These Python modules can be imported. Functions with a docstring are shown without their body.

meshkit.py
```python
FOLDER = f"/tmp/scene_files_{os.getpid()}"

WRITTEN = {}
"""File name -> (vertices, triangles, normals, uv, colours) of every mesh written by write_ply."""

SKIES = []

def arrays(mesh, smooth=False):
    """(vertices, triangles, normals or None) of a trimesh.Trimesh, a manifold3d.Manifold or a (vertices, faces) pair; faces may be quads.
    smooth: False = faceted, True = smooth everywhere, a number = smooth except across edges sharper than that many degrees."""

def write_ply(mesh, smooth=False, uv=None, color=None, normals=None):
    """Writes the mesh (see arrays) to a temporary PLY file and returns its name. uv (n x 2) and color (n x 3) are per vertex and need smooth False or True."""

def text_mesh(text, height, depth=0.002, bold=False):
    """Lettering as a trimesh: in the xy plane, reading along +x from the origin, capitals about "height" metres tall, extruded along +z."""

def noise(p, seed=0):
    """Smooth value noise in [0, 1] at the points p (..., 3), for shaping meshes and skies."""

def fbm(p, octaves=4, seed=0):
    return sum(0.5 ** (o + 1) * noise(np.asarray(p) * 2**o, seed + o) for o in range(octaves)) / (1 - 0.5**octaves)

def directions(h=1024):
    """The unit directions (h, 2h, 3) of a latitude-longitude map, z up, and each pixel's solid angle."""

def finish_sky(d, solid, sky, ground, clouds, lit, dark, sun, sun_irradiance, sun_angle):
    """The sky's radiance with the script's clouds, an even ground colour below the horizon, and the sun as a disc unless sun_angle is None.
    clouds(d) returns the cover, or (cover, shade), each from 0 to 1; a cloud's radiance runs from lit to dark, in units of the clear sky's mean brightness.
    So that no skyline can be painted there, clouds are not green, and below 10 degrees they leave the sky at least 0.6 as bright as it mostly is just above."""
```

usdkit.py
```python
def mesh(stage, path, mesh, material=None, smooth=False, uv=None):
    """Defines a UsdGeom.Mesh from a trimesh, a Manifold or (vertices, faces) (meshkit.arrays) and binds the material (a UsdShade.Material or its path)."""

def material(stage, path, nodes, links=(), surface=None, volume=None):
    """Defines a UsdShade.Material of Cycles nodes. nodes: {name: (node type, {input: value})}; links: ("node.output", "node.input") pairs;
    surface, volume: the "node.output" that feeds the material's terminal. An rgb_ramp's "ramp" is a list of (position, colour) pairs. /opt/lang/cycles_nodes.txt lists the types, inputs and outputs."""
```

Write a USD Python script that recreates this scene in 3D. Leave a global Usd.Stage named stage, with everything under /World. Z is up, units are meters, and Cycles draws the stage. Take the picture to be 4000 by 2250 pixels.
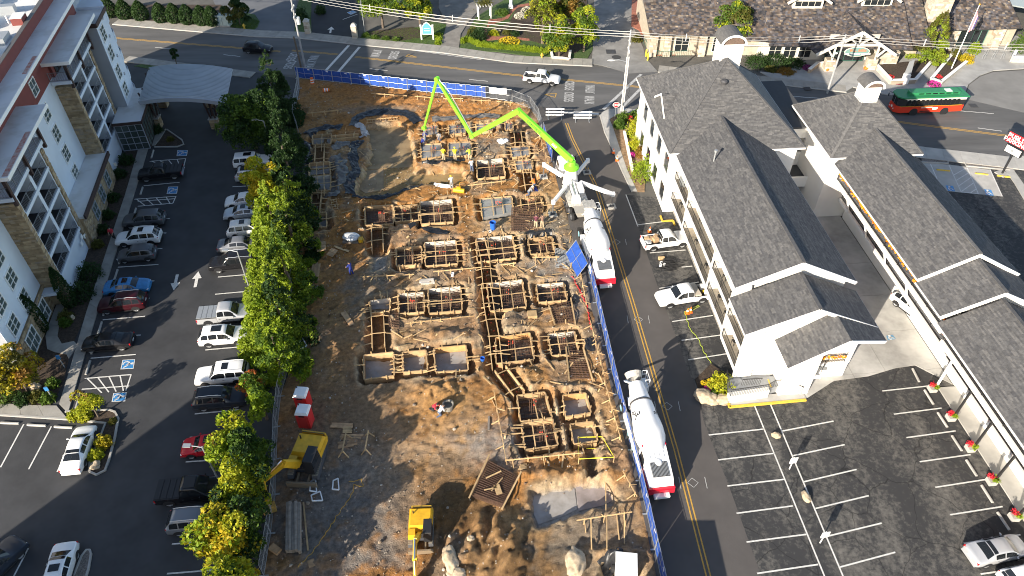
import math,random
import numpy as np
import trimesh,usdkit,meshkit
from shapely.geometry import Polygon,LineString,Point,box as sbox
from shapely.ops import unary_union
from pxr import Usd,UsdGeom,UsdLux,UsdShade,Sdf,Gf,Vt

stage = Usd.Stage.CreateInMemory()
UsdGeom.SetStageUpAxis(stage,'Z'); UsdGeom.SetStageMetersPerUnit(stage,1.0)
world = UsdGeom.Xform.Define(stage,'/World'); stage.SetDefaultPrim(world.GetPrim())
UsdGeom.Scope.Define(stage,'/World/Looks')
rng = np.random.default_rng(7); R = random.Random(7)
PI = math.pi

# ---------------------------------------------------------------- camera, sky, sun, exposure
CAM_H,PITCH,FOC = 54.0,math.radians(43.2),2850 / 4000
cam = UsdGeom.Camera.Define(stage,'/World/camera')
cam.CreateHorizontalApertureAttr(36.0); cam.CreateVerticalApertureAttr(36.0 * 9 / 16); cam.CreateFocalLengthAttr(36.0 * FOC)
cam.CreateClippingRangeAttr(Gf.Vec2f(0.5,2000)); cam.CreateExposureAttr(1.08)
cx_ = UsdGeom.Xformable(cam); cx_.AddTranslateOp().Set((0,0,CAM_H)); cx_.AddRotateXOp().Set(90 - 43.2)
SUN_AZ,SUN_EL = math.radians(38.0),math.radians(21.5)          # the light travels towards azimuth 38 degrees
SUN = np.array([-math.sin(SUN_AZ) * math.cos(SUN_EL),-math.cos(SUN_AZ) * math.cos(SUN_EL),math.sin(SUN_EL)])
dome = UsdLux.DomeLight.Define(stage,'/World/sky')
sky_m = usdkit.material(stage,'/World/Looks/sky',{
    's': ('sky_texture',{'sky_type': 'single_scattering','sun_disc': False,'sun_elevation': SUN_EL,'sun_rotation': math.atan2(SUN[0],SUN[1])}),
    'b': ('background_shader',{'strength': 0.092})},[('s.color','b.color')],surface='b.background')
UsdShade.MaterialBindingAPI.Apply(dome.GetPrim()).Bind(sky_m)
dome.GetPrim().SetCustomDataByKey('kind','structure')
sun = UsdLux.DistantLight.Define(stage,'/World/sun')
sun.CreateNormalizeAttr(True); sun.CreateIntensityAttr(1.25); sun.CreateAngleAttr(0.5); sun.CreateColorAttr(Gf.Vec3f(1.0,0.9,0.76))
zx = SUN; xx = np.cross([0,0,1.0],zx); xx /= np.linalg.norm(xx); yx = np.cross(zx,xx)
UsdGeom.Xformable(sun).AddTransformOp().Set(Gf.Matrix4d(*xx,0,*yx,0,*zx,0,0,0,30,1))

# ---------------------------------------------------------------- where things stand: a sighting in the survey photo -> a point of the ground (or of the level z)
CROPS = {'F': (0,0,.644),'c1': (0,0,1.932),'c2': (1000,0,1.932),'c3': (2000,0,1.932),'c4': (3000,0,1.932),
         'd1': (0,750,1.932),'d2': (1000,750,1.932),'d3': (2000,750,1.932),'d4': (3000,750,1.932),
         'e1': (0,1500,1.932),'e2': (1000,1500,1.932),'e3': (2000,1500,1.932),'e4': (3000,1500,1.932),
         'f1': (1150,400,2.156),'f2': (1600,420,2.155),'f3': (1800,750,2.156),'f4': (1850,1080,1.78),'f5': (1900,1480,1.78),'f6': (1150,750,1.6386),
         'zX': (3000,0,4.83),'zY': (3500,0,4.83),'zA': (2700,1300,3.623),'g1': (1780,0,4.293),'tr': (3450,300,6.44),'p1': (1100,0,4.83),
         'p2': (2300,50,3.6225),'m2': (2080,580,3.6225),'m3': (2200,850,4.83),'z6': (3600,500,4.83),'zC': (2950,300,3.622),'h1': (400,0,2.08)}
def P(k,x,y,z=0.0):
    ox,oy,s = CROPS[k]; u = (ox + x / s - 2000) / 2850; v = (oy + y / s - 1125) / 2850
    d = np.array([u,math.cos(PITCH) - v * math.sin(PITCH),-math.sin(PITCH) - v * math.cos(PITCH)])
    t = (z - CAM_H) / d[2]
    return np.array([d[0] * t,d[1] * t,z])
def PL(k,pts,z=0.0):
    return np.array([P(k,x,y,z) for x,y in pts])
def frame(o,az):
    a = math.radians(az); U = np.array([math.sin(a),math.cos(a),0]); V = np.array([math.cos(a),-math.sin(a),0]); o = np.array([o[0],o[1],0.0])
    return lambda u,v,z=0.0: o + U * u + V * v + np.array([0,0,z])
M_ = frame((20,50),-4.6)            # the two motel wings: u north, v east
HO = frame((-51.4,79.5),-11.5)      # the hotel
def heading(p,q): return math.atan2(q[1] - p[1],q[0] - p[0])

# ---------------------------------------------------------------- mesh building
class MB:
    def __init__(s): s.v = []; s.f = []; s.n = 0; s.k = []
    def add(s,v,f):
        v = np.asarray(v,float).reshape(-1,3); f = np.asarray(f,int)
        if len(f) == 0: return s
        if f.shape[1] == 4: f = np.vstack([f[:,[0,1,2]],f[:,[0,2,3]]])
        s.v.append(v); s.f.append(f + s.n); s.n += len(v); s.k.append(len(v)); return s
    def quad(s,a,b,c,d): return s.add([a,b,c,d],[[0,1,2],[0,2,3]])
    def tri(s,a,b,c): return s.add([a,b,c],[[0,1,2]])
    def hexa(s,p8): return s.add(p8,[[0,3,2,1],[4,5,6,7],[0,1,5,4],[1,2,6,5],[2,3,7,6],[3,0,4,7]])
    def box(s,c,size,rz=0.0):
        x,y,z = np.asarray(size,float) / 2; b = np.array([[-x,-y],[x,-y],[x,y],[-x,y]])
        cs,sn = math.cos(rz),math.sin(rz); b = b @ np.array([[cs,sn],[-sn,cs]])
        return s.hexa([[c[0] + p[0],c[1] + p[1],c[2] - z] for p in b] + [[c[0] + p[0],c[1] + p[1],c[2] + z] for p in b])
    def bar(s,a,b,w,h,up=(0,0,1)):
        a,b = np.asarray(a,float),np.asarray(b,float); d = b - a; L = np.linalg.norm(d)
        if L < 1e-6: return s
        d /= L; x = np.cross(d,up); nx = np.linalg.norm(x)
        x = np.cross(d,(1,0,0)) if nx < 1e-4 else x
        x /= np.linalg.norm(x); y = np.cross(x,d); x = x * w / 2; y = y * h / 2
        return s.hexa([a - x - y,a + x - y,a + x + y,a - x + y,b - x - y,b + x - y,b + x + y,b - x + y])
    def slab(s,poly,z0,z1):
        poly = np.asarray(poly,float)[:,:2]; n = len(poly)
        if Polygon(poly).exterior.is_ccw is False: poly = poly[::-1]
        v2,f2 = trimesh.creation.triangulate_polygon(Polygon(poly),engine='earcut')
        s.add(np.column_stack([v2,np.full(len(v2),z1)]),f2); s.add(np.column_stack([v2,np.full(len(v2),z0)]),f2[:,::-1])
        lo = np.column_stack([poly,np.full(n,z0)]); hi = np.column_stack([poly,np.full(n,z1)])
        i = np.arange(n); j = (i + 1) % n
        return s.add(np.vstack([lo,hi]),np.column_stack([i,j,j + n,i + n]))
    def sheet(s,poly,z):
        for g in getattr(poly,'geoms',[poly]) if not isinstance(poly,(list,np.ndarray)) else [Polygon(np.asarray(poly)[:,:2])]:
            if g.is_empty or g.geom_type != 'Polygon': continue
            v2,f2 = trimesh.creation.triangulate_polygon(g,engine='earcut'); f2 = np.asarray(f2)
            a = v2[f2]; cr = (a[:,1,0] - a[:,0,0]) * (a[:,2,1] - a[:,0,1]) - (a[:,1,1] - a[:,0,1]) * (a[:,2,0] - a[:,0,0])
            f2[cr < 0] = f2[cr < 0][:,::-1]
            s.add(np.column_stack([v2,np.full(len(v2),z)]),f2)
        return s
    def poly3(s,pts,t=0.0):                                    # flat convex polygon in space, given thickness downwards along its normal
        p = np.asarray(pts,float); n = len(p); nn = np.cross(p[1] - p[0],p[2] - p[0]); nn /= np.linalg.norm(nn)
        if nn[2] < 0: p = p[::-1]; nn = -nn
        fan = [[0,k,k + 1] for k in range(1,n - 1)]
        s.add(p,fan)
        if t:
            q = p - nn * t; s.add(q,np.array(fan)[:,::-1]); i = np.arange(n); j = (i + 1) % n
            s.add(np.vstack([q,p]),np.column_stack([i,j,j + n,i + n]))
        return s
    def tube(s,pts,r,k=6,cap=True):
        pts = np.asarray(pts,float); m = len(pts); r = np.broadcast_to(r,m)
        T = np.gradient(pts,axis=0); T /= np.maximum(np.linalg.norm(T,axis=1,keepdims=True),1e-9)
        ref = np.array([0,0,1.0]) if abs(T[0][2]) < .9 else np.array([1.0,0,0])
        a = np.arange(k) / k * 2 * PI; rings = []
        for i in range(m):
            x = np.cross(T[i],ref); x /= max(np.linalg.norm(x),1e-9); y = np.cross(x,T[i])
            rings.append(pts[i] + r[i] * (np.cos(a)[:,None] * x + np.sin(a)[:,None] * y))
        f = [[i * k + j,i * k + (j + 1) % k,(i + 1) * k + (j + 1) % k,(i + 1) * k + j] for i in range(m - 1) for j in range(k)]
        s.add(np.vstack(rings),np.array(f)[:,::-1])
        if cap:
            s.add(rings[0],[[0,j,j + 1] for j in range(1,k - 1)]); s.add(rings[-1],[[0,j + 1,j] for j in range(1,k - 1)])
        return s
    def lathe(s,o,axis,prof,k=16):                           # prof: (distance along axis, radius)
        o = np.asarray(o,float); ax = np.asarray(axis,float) / np.linalg.norm(axis)
        x = np.cross(ax,(0,0,1) if abs(ax[2]) < .9 else (1,0,0)); x /= np.linalg.norm(x); y = np.cross(ax,x); a = np.arange(k) / k * 2 * PI
        rg = [o + ax * h + r * (np.cos(a)[:,None] * x + np.sin(a)[:,None] * y) for h,r in prof]; m = len(prof)
        f = [[i * k + j,i * k + (j + 1) % k,(i + 1) * k + (j + 1) % k,(i + 1) * k + j] for i in range(m - 1) for j in range(k)]
        return s.add(np.vstack(rg),f)
    def ball(s,c,r,n=2,seed=0,rough=0.0):
        m = trimesh.creation.icosphere(n); v = m.vertices * np.asarray(r)
        if rough: v = v * (1 + rough * (meshkit.fbm(m.vertices * 1.7 + seed * 3.1,3,seed) - .5)[:,None] * 2)
        return s.add(v + np.asarray(c),m.faces)
    def xf(s,loc=(0,0,0),rz=0.0,sc=1.0):
        c,n = math.cos(rz),math.sin(rz); m = np.array([[c,n,0],[-n,c,0],[0,0,1.0]])
        s.v = [(v * sc) @ m + np.asarray(loc) for v in s.v]; return s
    def arrays(s): return np.vstack(s.v),np.vstack(s.f)

def uniq(parent,name):
    p = f'{parent}/{name}'
    if not stage.GetPrimAtPath(p): return p
    k = NUM.get(p,0) + 1
    while stage.GetPrimAtPath(f'{p}_{k:03d}'): k += 1
    NUM[p] = k; return f'{p}_{k:03d}'
NUM = {}
def ppath(parent): return '/World' if parent is None else (str(parent) if isinstance(parent,(str,Sdf.Path)) else str(parent.GetPath()))
def tag(o,label=None,cat=None,group=None,kind=None):
    for k,x in (('label',label),('category',cat),('group',group),('kind',kind)):
        if x: o.SetCustomDataByKey(k,x)
    return o
def put(name,mb,m,parent=None,smooth=False,color=None,isl=0,**t):
    v,f = mb.arrays() if isinstance(mb,MB) else mb
    k = mb.k if isinstance(mb,MB) else [isl] * (len(v) // isl) if isl else [len(v)]
    path = uniq(ppath(parent),name)
    if smooth is not False:
        me = usdkit.mesh(stage,path,(v,f),m,smooth)
    else:
        me = UsdGeom.Mesh.Define(stage,path)
        me.CreatePointsAttr(Vt.Vec3fArray.FromNumpy(v.astype(np.float32))); me.CreateFaceVertexCountsAttr(Vt.IntArray.FromNumpy(np.full(len(f),3,np.int32)))
        me.CreateFaceVertexIndicesAttr(Vt.IntArray.FromNumpy(f.astype(np.int32).ravel())); me.CreateSubdivisionSchemeAttr('none')
        UsdShade.MaterialBindingAPI.Apply(me.GetPrim()).Bind(m)
        UsdGeom.PrimvarsAPI(me).CreatePrimvar('rnd',Sdf.ValueTypeNames.FloatArray,'vertex').Set(Vt.FloatArray.FromNumpy(np.repeat(rng.uniform(0,1,len(k)),k).astype(np.float32)))
    if color is not None:
        UsdGeom.PrimvarsAPI(me).CreatePrimvar('tint',Sdf.ValueTypeNames.Color3fArray,'vertex').Set(Vt.Vec3fArray.FromNumpy(color.astype(np.float32)))
    return tag(me.GetPrim(),**t)
def thing(name,label,cat,loc=(0,0,0),rz=0.0,group=None,kind=None):
    x = UsdGeom.Xform.Define(stage,uniq('/World',name))
    x.AddTranslateOp().Set(Gf.Vec3d(*map(float,loc))); x.AddRotateZOp().Set(math.degrees(rz))
    return tag(x.GetPrim(),label,cat,group,kind)
def struct(name): return thing(name,None,None,kind='structure')
def part(name,parent,label=None):
    x = UsdGeom.Xform.Define(stage,uniq(ppath(parent),name)); return tag(x.GetPrim(),label)
def dup(root,loc,rz,label,group=None,sc=None):
    was = root.GetCustomData(); n = root.GetName()
    if n[-4:-3] == '_' and n[-3:].isdigit(): n = n[:-4]
    x = UsdGeom.Xform.Define(stage,uniq('/World',n)); x.GetPrim().GetReferences().AddInternalReference(root.GetPath())
    x.ClearXformOpOrder(); xf = UsdGeom.Xformable(x)
    for op in ('xformOp:translate','xformOp:rotateZ'):
        pass
    xf.AddTranslateOp().Set(Gf.Vec3d(*map(float,loc))); xf.AddRotateZOp().Set(math.degrees(rz))
    if sc: xf.AddScaleOp().Set(Gf.Vec3f(*map(float,np.broadcast_to(sc,3))))
    x.GetPrim().SetInstanceable(True)
    return tag(x.GetPrim(),label,was.get('category'),group or was.get('group'))
def move(o,loc,rz):
    o.GetAttribute('xformOp:translate').Set(Gf.Vec3d(*map(float,loc))); o.GetAttribute('xformOp:rotateZ').Set(math.degrees(rz))

# ---------------------------------------------------------------- materials
def mat(name,col,rough=.6,metal=0.0,var=0.0,scale=3.0,isl=0.0,bump=0.0,bscale=None,coat=0.0,spec=.5,col2=None,lo=.35,hi=.65,stretch=None,obj=False):
    c = np.array(col,float); nodes = {'p': ('principled_bsdf',{'base_color': tuple(c),'roughness': rough,'metallic': metal,'coat_weight': coat,'specular_ior_level': spec})}; L = []; out = None
    nodes['g'] = ('geometry',{}); src = 'g.position'
    if obj: nodes['tc'] = ('texture_coordinate',{}); src = 'tc.object'
    if stretch is not None:
        nodes['mp'] = ('mapping',{'rotation': (0,0,stretch[0]),'scale': stretch[1]}); L += [(src,'mp.vector')]; src = 'mp.vector'
    if var or col2 is not None:
        a,b = (c * (1 - var),c * (1 + var)) if col2 is None else (c,np.array(col2,float))
        nodes['n'] = ('noise_texture',{'scale': scale,'detail': 5.0,'roughness': .62}); nodes['r'] = ('rgb_ramp',{'ramp': [(lo,tuple(a)),(hi,tuple(b))]})
        L += [(src,'n.vector'),('n.fac','r.fac')]; out = 'r.color'
    if isl:
        nodes['ra'] = ('attribute',{'attribute': 'rnd'})
        nodes['m'] = ('map_range',{'to_min': 1 - isl,'to_max': 1 + isl}); nodes['x'] = ('mix_color',{'blend_type': 'multiply','fac': 1.0,'a': tuple(c)})
        L += [('ra.fac','m.value'),('m.result','x.b')]
        if out: L += [(out,'x.a')]
        out = 'x.result'
    if out: L += [(out,'p.base_color')]
    if bump:
        nodes['bn'] = ('noise_texture',{'scale': bscale or scale * 6,'detail': 4.0,'roughness': .65}); nodes['bp'] = ('bump',{'strength': min(1.0,bump),'distance': .05})
        L += [(src,'bn.vector'),('bn.fac','bp.height'),('bp.normal','p.normal')]
    return usdkit.material(stage,f'/World/Looks/{name}',nodes,L,surface='p.BSDF')
def ramp_isl(name,stops,rough=.8,var=.12,scale=1.5,bump=0.0):    # each piece (island) takes its own colour from the list
    nodes = {'g': ('geometry',{}),'ra': ('attribute',{'attribute': 'rnd'}),'r': ('rgb_ramp',{'ramp': stops}),'n': ('noise_texture',{'scale': scale,'detail': 4.0}),'m': ('map_range',{'from_min': .3,'from_max': .7,'to_min': 1 - var,'to_max': 1 + var}),
             'x': ('mix_color',{'blend_type': 'multiply','fac': 1.0}),'p': ('principled_bsdf',{'roughness': rough})}
    return usdkit.material(stage,f'/World/Looks/{name}',nodes,[('ra.fac','r.fac'),('g.position','n.vector'),('n.fac','m.value'),('r.color','x.a'),('m.result','x.b'),('x.result','p.base_color')],surface='p.BSDF')
def leafmat(name,c1,c2,trans=.35,scale=.6):
    nodes = {'g': ('geometry',{}),'ra': ('attribute',{'attribute': 'rnd'}),'r': ('rgb_ramp',{'ramp': [(0.0,c1),(1.0,c2)]}),'n': ('noise_texture',{'scale': scale,'detail': 3.0}),'a': ('math',{'math_type': 'multiply','value2': .45}),
             'b': ('math',{'math_type': 'multiply_add','value2': 1.5,'value3': -.45}),'c': ('math',{'math_type': 'add','use_clamp': True}),
             'd': ('principled_bsdf',{'roughness': .55,'specular_ior_level': .3}),'t': ('translucent_bsdf',{}),'m': ('mix_closure',{'fac': trans})}
    return usdkit.material(stage,f'/World/Looks/{name}',nodes,[('ra.fac','a.value1'),('g.position','n.vector'),('n.fac','b.value1'),('a.value','c.value1'),('b.value','c.value2'),('c.value','r.fac'),
                          ('r.color','d.base_color'),('r.color','t.color'),('d.BSDF','m.closure1'),('t.BSDF','m.closure2')],surface='m.closure')
def glassmat(name,tint=(.02,.025,.03),rough=.05,spec=.6):
    return mat(name,tint,rough,spec=spec,coat=.0)
ASPH_NEW = mat('asphalt_new',(.040,.041,.044),.75,var=.22,scale=.35,bump=.25,bscale=30)
ASPH_ST = mat('asphalt_street',(.108,.106,.104),.85,var=.22,scale=.25,bump=.25,bscale=30,stretch=(-.11,(.25,1.6,1)))
ASPH_SIDE = mat('asphalt_side',(.088,.080,.075),.85,var=.10,scale=.3,bump=.25,bscale=30)
ASPH_DARK = mat('asphalt_dark',(.028,.029,.034),.8,var=.15,scale=.5,bump=.2,bscale=30)
CONC = mat('concrete',(.40,.385,.355),.85,var=.13,scale=.5,bump=.15,bscale=14,isl=.05)
CONC_W = mat('concrete_walk',(.30,.285,.255),.88,var=.14,scale=.8,bump=.15,bscale=14,isl=.07)
CONC_CT = mat('concrete_court',(.40,.39,.365),.85,var=.26,scale=.28,bump=.1,bscale=14,isl=.05)
PAINT = mat('road_paint',(.62,.61,.58),.7,var=.18,scale=5)
PAINT_WORN = mat('road_paint_worn',(.45,.45,.44),.75,col2=(.16,.16,.16),scale=2.2,lo=.5,hi=.72)
PAINT_Y = mat('road_paint_yellow',(.52,.30,.05),.7,var=.2,scale=4)
PAINT_BLUE = mat('paint_blue',(.05,.22,.48),.7,var=.15,scale=4)
KERB_Y = mat('kerb_yellow',(.62,.42,.05),.7,var=.15,scale=5)
WHITE = mat('white_paint',(.80,.79,.76),.55,var=.03,scale=1.2)
TRIM = mat('white_trim',(.82,.81,.78),.5)
SHINGLE = ramp_isl('roof_shingle',[(0,(.070,.070,.074)),(.4,(.092,.091,.092)),(.75,(.108,.106,.106)),(1,(.135,.131,.128))],.95,.22,3.5)
SLATE = ramp_isl('roof_slate',[(0,(.032,.034,.042)),(.3,(.07,.06,.058)),(.6,(.125,.09,.065)),(.85,(.09,.09,.105)),(1,(.24,.19,.135))],.85,.5,1.2)
ROOFDECK = mat('roof_underlay',(.05,.05,.052),.9)
GLASS = glassmat('window_glass',(.018,.022,.025)); GLASS_HOTEL = glassmat('hotel_glass',(.05,.065,.06),.08)
CARGLASS = glassmat('car_glass',(.012,.014,.016),.04,.6)
RUBBER = mat('rubber',(.016,.016,.017),.8); STEEL = mat('steel',(.55,.56,.58),.35,.9); ALLOY = mat('alloy',(.50,.51,.52),.38,.7)
GALV = mat('galvanised',(.45,.47,.48),.5,.6); BLACK = mat('black_metal',(.02,.02,.021),.5); DARKGREY = mat('dark_grey',(.06,.06,.065),.6)
WOOD = mat('pine_board',(.50,.34,.17),.75,var=.2,scale=2.5,isl=.25); PLY = mat('plywood',(.40,.25,.13),.75,var=.22,scale=2,isl=.25); WOODGREY = mat('weathered_wood',(.27,.23,.19),.8,var=.2,scale=3,isl=.2)
BARK = mat('bark',(.13,.10,.075),.9,var=.3,scale=6,bump=.5)
RED = mat('red_plastic',(.62,.03,.03),.4); ORANGE = mat('orange_plastic',(.85,.17,.02),.45); BLUEP = mat('blue_plastic',(.02,.12,.5),.45)
YELLOW_V = mat('machine_yellow',(.68,.38,.02),.42,var=.12,scale=2,bump=.05); LIME = mat('boom_lime',(.20,.72,.03),.4); VWHITE = mat('truck_white',(.80,.80,.79),.4,var=.04,scale=2)
# ---------------------------------------------------------------- ground, roads, pavements
def ext(a,b,d):                                               # a point d metres beyond b on the line a-b
    a,b = np.asarray(a),np.asarray(b); w = (b - a)[:2]; w = w / np.linalg.norm(w); return np.array([b[0] + w[0] * d,b[1] + w[1] * d,0])
W = PL('F',[(752,197),(754,230),(744,267),(741,310),(752,345),(757,480),(752,580),(744,643),(736,766),(724,950),(707,986),(697,1079),(677,1349),(665,1440)])
E_ = PL('F',[(1651,1449),(1608,1249),(1535,966),(1521,900),(1475,726),(1450,640),(1428,545),(1408,483),(1388,406),(1351,290),(1321,257),(1288,257),(1234,248)])
SITE = Polygon(np.vstack([W,[[-15.5,16,0]],[[11.6,16,0]],E_])[:,:2]).buffer(0)
base = Polygon([(-420,-60),(420,-60),(420,520),(-420,520)]).difference(SITE)
GROUND = mat('ground_soil',(.10,.095,.085),.9,var=.25,scale=.3,bump=.2)
put('ground',MB().sheet(base,-.02),GROUND,kind='structure')
far = PL('F',[(283,62),(644,93),(754,97),(897,113),(1111,133),(1288,158),(1490,167),(1655,182),(1959,214),(2129,233),(2340,240),(2480,228)])
near = PL('F',[(327,142),(644,182),(748,190),(1000,212),(1234,248),(1510,292),(1700,305),(2294,367),(2576,399)])
far = np.vstack([[ext(far[1],far[0],60)],far,[[83,100.5,0],[150,96,0]]]); near = np.vstack([[ext(near[1],near[0],60)],near,[ext(near[-2],near[-1],70)]])
street = Polygon(np.vstack([far,near[::-1]])[:,:2]).buffer(0)
put('street',MB().sheet(street.difference(SITE),.004),ASPH_ST,kind='structure')
LOT_L = Polygon([(-75,16),(-15.5,16)] + [tuple(p[:2]) for p in W[::-1]] + [tuple(p[:2]) for p in near[2:0:-1]] + [tuple(P('F',300,200)[:2]),(-75,95)]).buffer(0).difference(SITE).difference(street)
put('hotel_parking_lot',MB().sheet(LOT_L,0.0),ASPH_NEW,kind='structure')
walkR = PL('F',[(1510,296),(1521,333),(1545,395),(1580,462),(1588,483)])
lotR = PL('F',[(1575,490),(1605,570),(1655,723),(1735,943),(1748,966),(1772,1066),(1835,1226),(1915,1449)])
side = Polygon(np.vstack([E_[::-1][2:],[[11.6,16,0]],[[19.6,16,0]],lotR[::-1],walkR[::-1],near[5:6]])[:,:2]).buffer(0).difference(SITE).difference(street)
put('side_road',MB().sheet(side,.008),ASPH_SIDE,kind='structure')
# the old cracked car park round the motel: sealed black asphalt worn to grey
n_ = {'g': ('geometry',{}),'mp': ('mapping',{'rotation': (0,0,.08),'scale': (1.0,.32,1)}),'n1': ('noise_texture',{'scale': .33,'detail': 9.0,'roughness': .68}),'n2': ('noise_texture',{'scale': 2.2,'detail': 6.0,'roughness': .75}),
      'mx': ('mix_float',{'fac': .5}),'r': ('rgb_ramp',{'ramp': [(0,(.024,.024,.026)),(.475,(.036,.036,.037)),(.535,(.085,.081,.074)),(.64,(.16,.15,.135))]}),
      'w': ('noise_texture',{'scale': .35,'detail': 4.0}),'wm': ('mix_vector',{'fac': .5}),'v': ('voronoi_texture',{'feature': 'distance_to_edge','scale': .26,'randomness': 1.0}),
      'cr': ('map_range',{'from_min': .0,'from_max': .012,'to_min': .25,'to_max': 1.0,'clamp': True}),'x': ('mix_color',{'blend_type': 'multiply','fac': 1.0}),'va': ('vector_math',{'math_type': 'multiply_add','vector2': (1.6,1.6,1.6)}),
      'b': ('bump',{'strength': .5,'distance': .03}),'p': ('principled_bsdf',{'roughness': .82})}
ASPH_OLD = usdkit.material(stage,'/World/Looks/asphalt_old',n_,[('g.position','mp.vector'),('mp.vector','n1.vector'),('g.position','n2.vector'),('n1.fac','mx.a'),('n2.fac','mx.b'),('mx.result','r.fac'),('g.position','w.vector'),('w.color','va.vector1'),('g.position','va.vector3'),
                           ('va.vector','v.vector'),('v.distance','cr.value'),('r.color','x.a'),('cr.result','x.b'),('x.result','p.base_color'),('n2.fac','b.height'),('b.normal','p.normal')],surface='p.BSDF')
lotM = Polygon(np.vstack([lotR,[[19.6,16,0],[80,16,0]],[M_(30,60),M_(30,30),M_(24,0.4)],])[:,:2]).buffer(0).difference(street)
put('motel_parking_lot',MB().sheet(lotM,.0),ASPH_OLD,kind='structure')
court = Polygon(np.vstack([PL('d4',[(500,1425),(680,1395),(960,1330),(1060,1320)]),[M_(-8.3,19.8),M_(40,19.8),M_(40,11),M_(-4,11)],PL('zA',[(1500,880),(1620,940),(2030,672)])])[:,:2]).convex_hull
court = Polygon([tuple(p[:2]) for p in [P('zA',1040,700),P('zA',1610,945),P('zA',2035,672),P('d4',500,1425),P('d4',760,1390),P('d4',960,1330),P('d4',1110,1308),M_(-7.6,21.2),M_(44,21.2),M_(44,10),M_(-2,10)]]).buffer(0)
cy = struct('courtyard')                                        # concrete bays with sawn joints
for i,u in enumerate(np.arange(-16,46,5.2)):
    for j,v in enumerate((6.0,12.3,15.6,21.2)[:3]):
        bay = Polygon([tuple(M_(u + a,b)[:2]) for a,b in ((.02,v + .02),(.02,(6.0,12.3,15.6,21.2)[j + 1] - .02),(5.18,(6.0,12.3,15.6,21.2)[j + 1] - .02),(5.18,v + .02))]).intersection(court)
        if bay.area > .4 and bay.geom_type == 'Polygon': put('concrete_bay',MB().slab(np.array(bay.exterior.coords)[:-1],-.05,.045),CONC_CT,cy)

def slab_walk(name,A,B,step,z,m=None,lab=None,gap=.025):   # paving slabs between two edge lines (same number of points)
    o = struct(name); A,B = np.asarray(A)[:,:2],np.asarray(B)[:,:2]
    C = (A + B) / 2; d = np.r_[0,np.cumsum(np.linalg.norm(np.diff(C,axis=0),axis=1))]; n = max(1,int(round(d[-1] / step))); t = np.linspace(0,d[-1],n + 1)
    ip = lambda Q,s: np.array([np.interp(s,d,Q[:,0]),np.interp(s,d,Q[:,1])])
    g = gap / 2
    for a,b in zip(t[:-1],t[1:]):
        q = [ip(A,a + g),ip(A,b - g),ip(B,b - g),ip(B,a + g)]
        pg = Polygon(q)
        if not pg.is_valid or pg.area < .05: continue
        put('slab',MB().slab(q,-.05,z + R.uniform(-.006,.006)),m or CONC_W,o)
    return o
def offs(line,d):                                              # a line moved sideways by d (to the left of its direction)
    l = np.asarray(line)[:,:2]; t = np.gradient(l,axis=0); t /= np.linalg.norm(t,axis=1,keepdims=True); return np.column_stack([l[:,0] - t[:,1] * d,l[:,1] + t[:,0] * d])
def kerb(line,w=.16,z=.13,name='kerb',m=None,parent=None):
    a,b = offs(line,w / 2),offs(line,-w / 2); mb = MB()
    for i in range(len(a) - 1): mb.slab(np.array([a[i],a[i + 1],b[i + 1],b[i]])[::-1],-.04,z)
    return put(name,mb,m or CONC,parent,**({} if parent else {'kind': 'structure'}))
slab_walk('pavement',far[1:8],offs(far[1:8],2.4),1.6,.13); slab_walk('pavement',far[8:11],offs(far[8:11],2.2),1.6,.13)
kerb(far[1:8]); kerb(far[8:11])
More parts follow.
